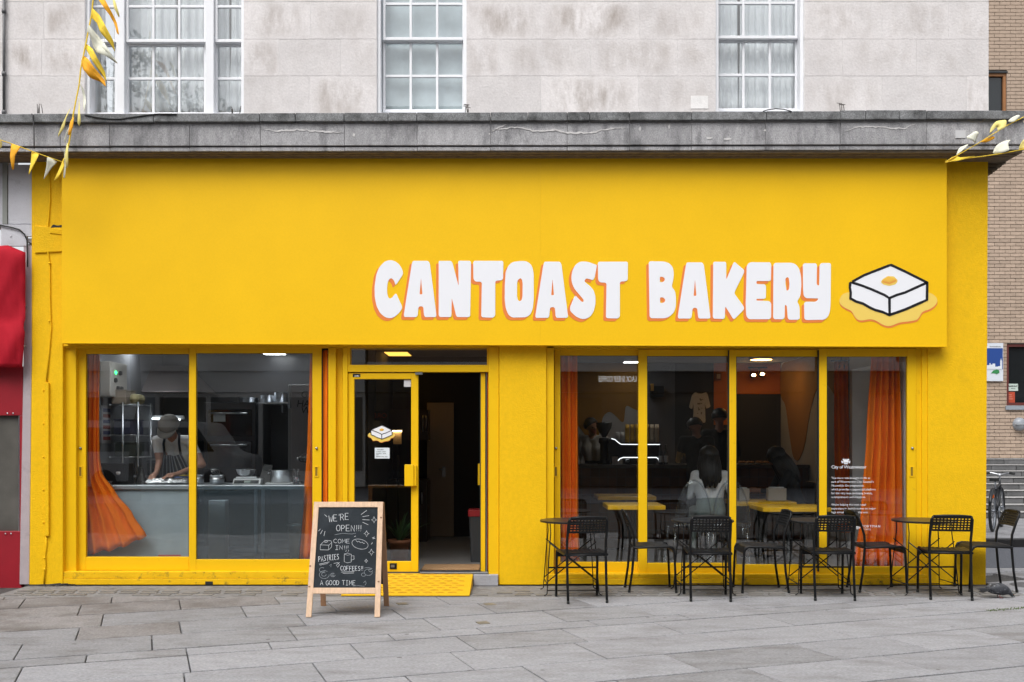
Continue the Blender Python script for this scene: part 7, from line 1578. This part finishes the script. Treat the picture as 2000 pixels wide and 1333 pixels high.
# the baker at the worktop: facing the street, bent over the foil tray
bx, by = X_(349, 1.18), 1.22
J = standing(bx, by, FZ+.004, 1.72, 180, lean=.28)
S_l, S_r = Vector(J['sh_l']), Vector(J['sh_r'])     # facing the viewer: 'r' is at the left of the picture
J['ha_r'] = (X_(300, .66), .64, KT+.085); J['wr_r'] = (X_(305, .72), .73, KT+.115); J['el_r'] = (X_(309, .95), .98, KT+.235)
J['ha_l'] = (X_(330, .66), .64, KT+.085); J['wr_l'] = (X_(341, .66), .70, KT+.10); J['el_l'] = (X_(392, .85), .92, KT+.20)
baker, B = person("baker in a grey cap, white T-shirt and striped apron bent over the worktop", J, dict(skin=skin_m, top=white_cotton, arm=skin_m, hand=skin_m, low=navy, shoe=shoe_m), (bx, by, FZ), voxel=.0075, hair=(dark_hair, 'short'), head_dir=(-.15, -.8, -.62), hands={'l': .25, 'r': .4})
capm = mat("grey_cap", (.26, .245, .23), .8, var=.05, scale=14); q = MB(); v = []; nu, nv = 24, 9
hd, hup, hdir, hs_ = B['hd'], B['hup'], B['hdir'], B['hs']
for i in range(nv+1):
    a = math.pi*.50*(i/nv)
    for k in range(nu): b_ = 2*math.pi*k/nu; v.append(hd+hup*.030-hdir*.006+(hup*math.cos(a)*1.06+(hdir*math.cos(b_)*1.04+hs_*math.sin(b_))*math.sin(a))*.112)
q.add(v, [(i*nu+k, (i+1)*nu+k, (i+1)*nu+(k+1) % nu, i*nu+(k+1) % nu) for i in range(nv) for k in range(nu)], 0, True); o = q.build("cap_crown", capm, baker); sd = o.modifiers.new("s", 'SOLIDIFY'); sd.thickness = .004
q = MB(); pts = []
for k in range(13): a = math.pi*(k/12-.5); pts.append((math.sin(a)*.098, .085+math.cos(a)*.095))
v = [hd+hup*(.030-.25*(max(0, b_-.10))-.10*abs(a))+hs_*a+hdir*b_ for a, b_ in pts]+[hd+hup*.034+hs_*math.sin(math.pi*(k/12-.5))*.100+hdir*(.02+.085*math.cos(math.pi*(k/12-.5))) for k in range(13)]
q.add(v, [(i, i+1, 14+i, 13+i) for i in range(12)], 0, True); o = q.build("cap_brim", capm, baker); sd = o.modifiers.new("s", 'SOLIDIFY'); sd.thickness = .006
# apron: bib and skirt in front of the body, with pale stripes, and two straps
def ap(u, vv): # u across -1..1, vv 0 top .. 1 bottom
    top = B['neck']-B['up']*.17+B['fwd']*.135; bot = B['pelvis']+B['fwd']*.165-B['up']*.30; c = top.lerp(bot, vv); w_ = (.10+.10*min(1, vv*2.2))
    return c+B['sh']*u*w_-B['fwd']*.06*u*u*(.4+vv)+B['fwd']*.012*math.sin(6*u+4*vv)
q = MB(); nu, nv = 23, 14; v = [ap(2*i/nu-1, j/nv) for j in range(nv+1) for i in range(nu+1)]; apron_d = mat("navy_apron", (.018, .022, .035), .85); apron_s = mat("apron_stripe", (.30, .32, .35), .85)
for j in range(nv):
    for i in range(nu):
        q.f.append([j*(nu+1)+i, j*(nu+1)+i+1, (j+1)*(nu+1)+i+1, (j+1)*(nu+1)+i]); q.mi.append(1 if i % 3 == 1 else 0); q.sm.append(True)
q.v = [tuple(p) for p in v]; o = q.build("apron", [apron_d, apron_s], baker); sd = o.modifiers.new("s", 'SOLIDIFY'); sd.thickness = .004
for s in (-1, 1):
    q = MB(); q.tube([ap(s*.85, 0), B['neck']+B['sh']*s*.085-B['up']*.045+B['fwd']*.085, B['neck']+B['sh']*s*.075+B['up']*.03-B['fwd']*.01], .014, 6, flat=.35); q.build("apron_strap", apron_d, baker)
# barista behind the espresso machine
J = standing(X_(1163, 4.25), 4.28, FZ+.004, 1.70, 150, lean=.10)
barista, B2 = person("barista in a pale shirt working behind the espresso machine", J, dict(skin=skin_d, top=off_white, arm=off_white, hand=skin_d, low=black_cloth, shoe=shoe_m), (J['pelvis'][0], 4.28, FZ), hair=(dark_hair, 'short'), head_dir=(.5, -.8, -.2))
# customers
def arms_front(up_=0.0): return {'l': ((-.06, .03, -.27), (.02, .22, -.33+up_), (.04, .29, -.30+up_)), 'r': ((.06, .03, -.27), (-.02, .22, -.33+up_), (-.04, .29, -.30+up_))}
J = standing(X_(1366, 2.6), 2.62, FZ+.004, 1.68, 8, lean=.12, arms=arms_front(.05))
person("customer in a beige shirt and dark waistcoat leaning toward the counter", J, dict(skin=skin_d, top=black_cloth, arm=beige_shirt, hand=skin_d, low=black_cloth, shoe=shoe_m), (J['pelvis'][0], 2.62, FZ), hair=(dark_hair, 'short'), head_dir=(.55, .8, -.2))
J = standing(X_(1406, 2.9), 2.92, FZ+.004, 1.76, -4, arms=arms_front())
person("tall customer in a dark jacket with their back to the street", J, dict(skin=skin_d, top=black_cloth, arm=black_cloth, hand=skin_d, low=black_cloth, shoe=shoe_m), (J['pelvis'][0], 2.92, FZ), hair=(dark_hair, 'short'), head_dir=(.05, 1, 0))
x, y = X_(1390, 1.15), 1.22; ST = FZ+.45
stl = thing("low_stool", "dark stool under the customer in the white top", "stool", (x, y, FZ+.003)); b = MB(); b.lathe([(.0, ST-.03), (.17, ST-.03), (.175, ST-.015), (.17, ST), (0, ST)], (x, y, 0), 24); b.build("seat", mat("dark_chair_wood", (.03, .02, .015), .4), stl)
for k in range(4): a = math.pi/4+k*math.pi/2; b = MB(); b.tube([(x+.12*math.cos(a), y+.12*math.sin(a), ST-.03), (x+.17*math.cos(a), y+.17*math.sin(a), FZ+.004)], .014, 8); b.build("leg", mat("dark_chair_wood", (.03, .02, .015), .4), stl)
J = dict(pelvis=(x, y, ST+.10), neck=(x-.01, y+.05, ST+.55), head=(x+.0, y+.09, ST+.69))
for s, n in ((-1, 'l'), (1, 'r')):
    J['sh_'+n] = (x+s*.165, y+.04, ST+.50); J['hip_'+n] = (x+s*.09, y+.0, ST+.085); J['kn_'+n] = (x+s*.12, y+.42, ST+.075); J['an_'+n] = (x+s*.12, y+.40, FZ+.095); J['to_'+n] = (x+s*.13, y+.53, FZ+.042)
J['el_l'] = (x-.23, y+.05, ST+.25); J['wr_l'] = (x-.12, y+.26, ST+.28); J['ha_l'] = (x-.07, y+.32, ST+.30)
J['el_r'] = (x+.24, y+.02, ST+.27); J['wr_r'] = (x+.17, y+.17, ST+.45); J['ha_r'] = (x+.13, y+.19, ST+.53)
person("customer with long dark hair and a white top sitting with their back to the glass", J, dict(skin=skin_d, top=white_cotton, arm=white_cotton, hand=skin_d, low=grey_trouser, shoe=shoe_m), (x, y, FZ), hair=(dark_hair, 'long'), female=True, head_dir=(.2, 1, -.1))
# seated guest in black
x, y = X_(1556, 1.75), 1.80; ST = FZ+.45
stool = thing("dining_chair", "dark wooden chair under the seated guest", "chair", (x, y, FZ+.003)); b = MB(); b.prism(round_poly([(-.2, -.2), (.2, -.2), (.2, .2), (-.2, .2)], .04), (), ST-.03, ST, to3=lambda a, c, d: (x+a, y+c, d)); dw = mat("dark_chair_wood", (.03, .02, .015), .4); b.build("seat", dw, stool)
for sx in (-1, 1):
    for sy in (-1, 1): b = MB(); b.tube([(x+.17*sx, y+.17*sy, ST-.03), (x+.18*sx, y+.18*sy, FZ+.004)], .016, 8); b.build("leg", dw, stool)
b = MB(); b.box(x+.17, x+.195, y-.18, y+.18, ST, ST+.40); b.build("backrest", dw, stool, bevel=.006)
J = dict(pelvis=(x+.02, y, ST+.10), neck=(x-.14, y, ST+.55), head=(x-.22, y, ST+.68))
for s, n in ((-1, 'l'), (1, 'r')):     # facing -X: the right side is toward +Y
    yy = y+s*.17; J['sh_'+n] = (x-.13, yy, ST+.50); J['el_'+n] = (x-.25, y+s*.20, ST+.27); J['wr_'+n] = (x-.44, y+s*.12, ST+.30); J['ha_'+n] = (x-.51, y+s*.09, ST+.30)
    J['hip_'+n] = (x+.0, y+s*.09, ST+.085); J['kn_'+n] = (x-.42, y+s*.10, ST+.075); J['an_'+n] = (x-.40, y+s*.10, FZ+.095); J['to_'+n] = (x-.53, y+s*.11, FZ+.042)
person("guest in black with long dark hair sitting at the carton table", J, dict(skin=skin_d, top=black_cloth, arm=black_cloth, hand=skin_d, low=black_cloth, shoe=shoe_m), (x, y, FZ), hair=(dark_hair, 'long'), female=True, head_dir=(-1, .1, -.35))

# ================================================================== ACROSS THE STREET (seen mirrored in the glass)
OY = -21.0
opp_rng = random.Random(40)
w_stucco = mat("white_stucco", (.72, .71, .70), .85, var=.06, scale=1); tan_br = mat("brown_street_brick", (.22, .14, .10), .9, var=.15, scale=8); dk_sh = mat("dark_shopfront", (.025, .027, .03), .4); wfr = mat("white_frame_far", (.7, .7, .7), .6)
def street_building(x0, x1, hgt, wm, shop_m, label, cols, seed, cat="building"):
    r_ = random.Random(seed); t = thing("street_building", label, cat, ((x0+x1)/2, OY-2, 0))
    b = MB(); b.box(x0, x1, OY-4, OY, 3.9, hgt); b.build("wall", wm, t)
    b = MB(); b.box(x0, x1, OY-4, OY-.02, 0, 2.95); b.build("shopfront", shop_m, t); b = MB(); b.box(x0, x1, OY-4, OY+.10, 2.96, 3.60); b.build("fascia", shop_m, t); b = MB(); b.box(x0, x1, OY-4, OY+.25, 3.61, 3.89); b.build("cornice", w_stucco, t)
    k = 0; cw = (x1-x0)/cols
    for fl_ in range(int((hgt-4.2)//3)):
        for c in range(cols):
            cx_ = x0+(c+.5)*cw; z = 4.7+fl_*3
            b = MB(); b.box(cx_-.55, cx_+.55, OY-.01, OY+.05, z, z+1.8); w_ = b.build("window", wfr, t)
            for i in range(2):
                for j in range(3): b = MB(); b.box(cx_-.48+i*.50, cx_-.02+i*.50, OY+.052, OY+.06, z+.08+j*.56, z+.58+j*.56); b.build("pane", dark_glass, w_)
    n = max(2, int((x1-x0)/1.6)); w_ = (x1-x0)/n
    for i in range(n): b = MB(); b.box(x0+i*w_+.08, x0+(i+1)*w_-.08, OY-.015, OY+.01, .5, 2.8); b.build("shop_pane", mat("far_shop_glass_%d" % (i % 3), ((.02, .022, .025), (.05, .05, .05), (.09, .085, .075))[i % 3], .15), t)
    return t
street_building(-34, -14.5, 12.5, tan_br, w_stucco, "brown brick terrace across the street with a pale ground floor", 7, 1)
street_building(-14.4, -4.6, 10.5, w_stucco, w_stucco, "white stucco house across the street with barred sash windows", 5, 2)
street_building(-4.5, 1.0, 12.0, tan_br, dk_sh, "narrow brick house across the street with a black shop front", 3, 3)
bs_ = street_building(1.1, 12.0, 11.0, w_stucco, dk_sh, "pale building across the street with a white coffee shop sign", 5, 4)
street_building(12.1, 34, 13.0, tan_br, dk_sh, "long brown brick block across the street with dark shops", 8, 5)
so = F/(D-OY)
text_obj("BLACK SHEEP COFFEE", .25, "sign_lettering", lamp_mat("backlit_sign_letters", (1.0, .98, .95), 2.2), ((1250-CX)/so, OY+.106, 1.46+(860-745)/so), bs_, rot=(90, 0, 180), extrude=.01, spacing=1.0, xs=.52)
vanb = thing("parked_van", "pale van parked across the street", "van", (-9.5, -17.5, 0)); vm_ = mat("silver_van_paint", (.45, .46, .48), .3, .3)
b = MB(); b.prism(round_poly([(-2.3, .35), (2.3, .35), (2.35, 1.0), (1.75, 1.15), (1.2, 1.95), (-2.25, 2.0), (-2.35, 1.2)], .15), (), -18.4, -16.6, to3=lambda a, c, d: (-9.5+a, d, c)); b.build("body", vm_, vanb)
for a in (-1.5, 1.5):
    for yy in (-18.3, -16.62): b = MB(); b.lathe([(.20, -.09), (.33, -.08), (.33, .08), (.20, .09)], (-9.5+a, yy, .33), 24, axis='y'); b.build("wheel", rubber, vanb)
b = MB(); b.prism([(-.1, 1.15), (1.5, 1.15), (1.05, 1.80), (-.1, 1.80)], (), -16.598, -16.59, to3=lambda a, c, d: (-9.5+a, d, c)); b.build("side_window", dark_glass, vanb)
b = MB(); b.prism([(-2.0, 1.15), (-.3, 1.15), (-.3, 1.80), (-2.0, 1.80)], (), -16.598, -16.59, to3=lambda a, c, d: (-9.5+a, d, c)); b.build("side_window", dark_glass, vanb)
def tree(x, y, h, r_, seed, label):
    t = thing("street_tree", label, "tree", (x, y, 0)); g_ = random.Random(seed); b = MB(); b.tube([(x, y, 0), (x+.05, y, h*.25), (x-.05, y+.05, h*.5), (x, y, h*.7)], [.16, .13, .10, .05], 9)
    limbs = []
    for k in range(9):
        a = g_.uniform(0, 6.28); e = (x+r_*.7*math.cos(a), y+r_*.7*math.sin(a), h*g_.uniform(.6, .95)); limbs.append(e); b.tube([(x, y, h*g_.uniform(.35, .6)), ((x+e[0])/2, (y+e[1])/2, e[2]*.8), e], [.07, .045, .015], 6)
    b.build("trunk", mat("tree_bark", (.09, .075, .06), .9, var=.2, scale=12), t); q = MB()
    cl_ = [(e[0]+g_.gauss(0, .4), e[1]+g_.gauss(0, .4), e[2]+g_.gauss(0, .4), g_.uniform(.4, .9)) for e in limbs*3]
    for k in range(5200):
        c = cl_[g_.randrange(len(cl_))]; p = Vector((g_.gauss(0, 1), g_.gauss(0, 1), g_.gauss(0, .8))).normalized()*c[3]*g_.random()**.4+Vector(c[:3]); d1 = Vector((g_.uniform(-1, 1), g_.uniform(-1, 1), g_.uniform(-1, 1))).normalized(); d2 = d1.cross(Vector((g_.uniform(-1, 1), g_.uniform(-1, 1), g_.uniform(-1, 1)))).normalized(); s_ = g_.uniform(.05, .09)
        q.add([p-d1*s_, p+d2*s_*.55, p+d1*s_, p-d2*s_*.55], [(0, 1, 2, 3)])
    q.build("crown", mat("tree_leaf", (.05, .085, .025), .6, var=.3, scale=3), t)
tree(-9.2, -14.0, 10.0, 2.6, 3, "leafy street tree opposite the wide sash window"); tree(-15.5, -15.0, 9.0, 2.4, 5, "leafy street tree farther along the opposite pavement")
rd2 = MB(); rd2.box(-60, 60, -20, -13, -.03, -.02); struct(rd2.build("street", asphalt))
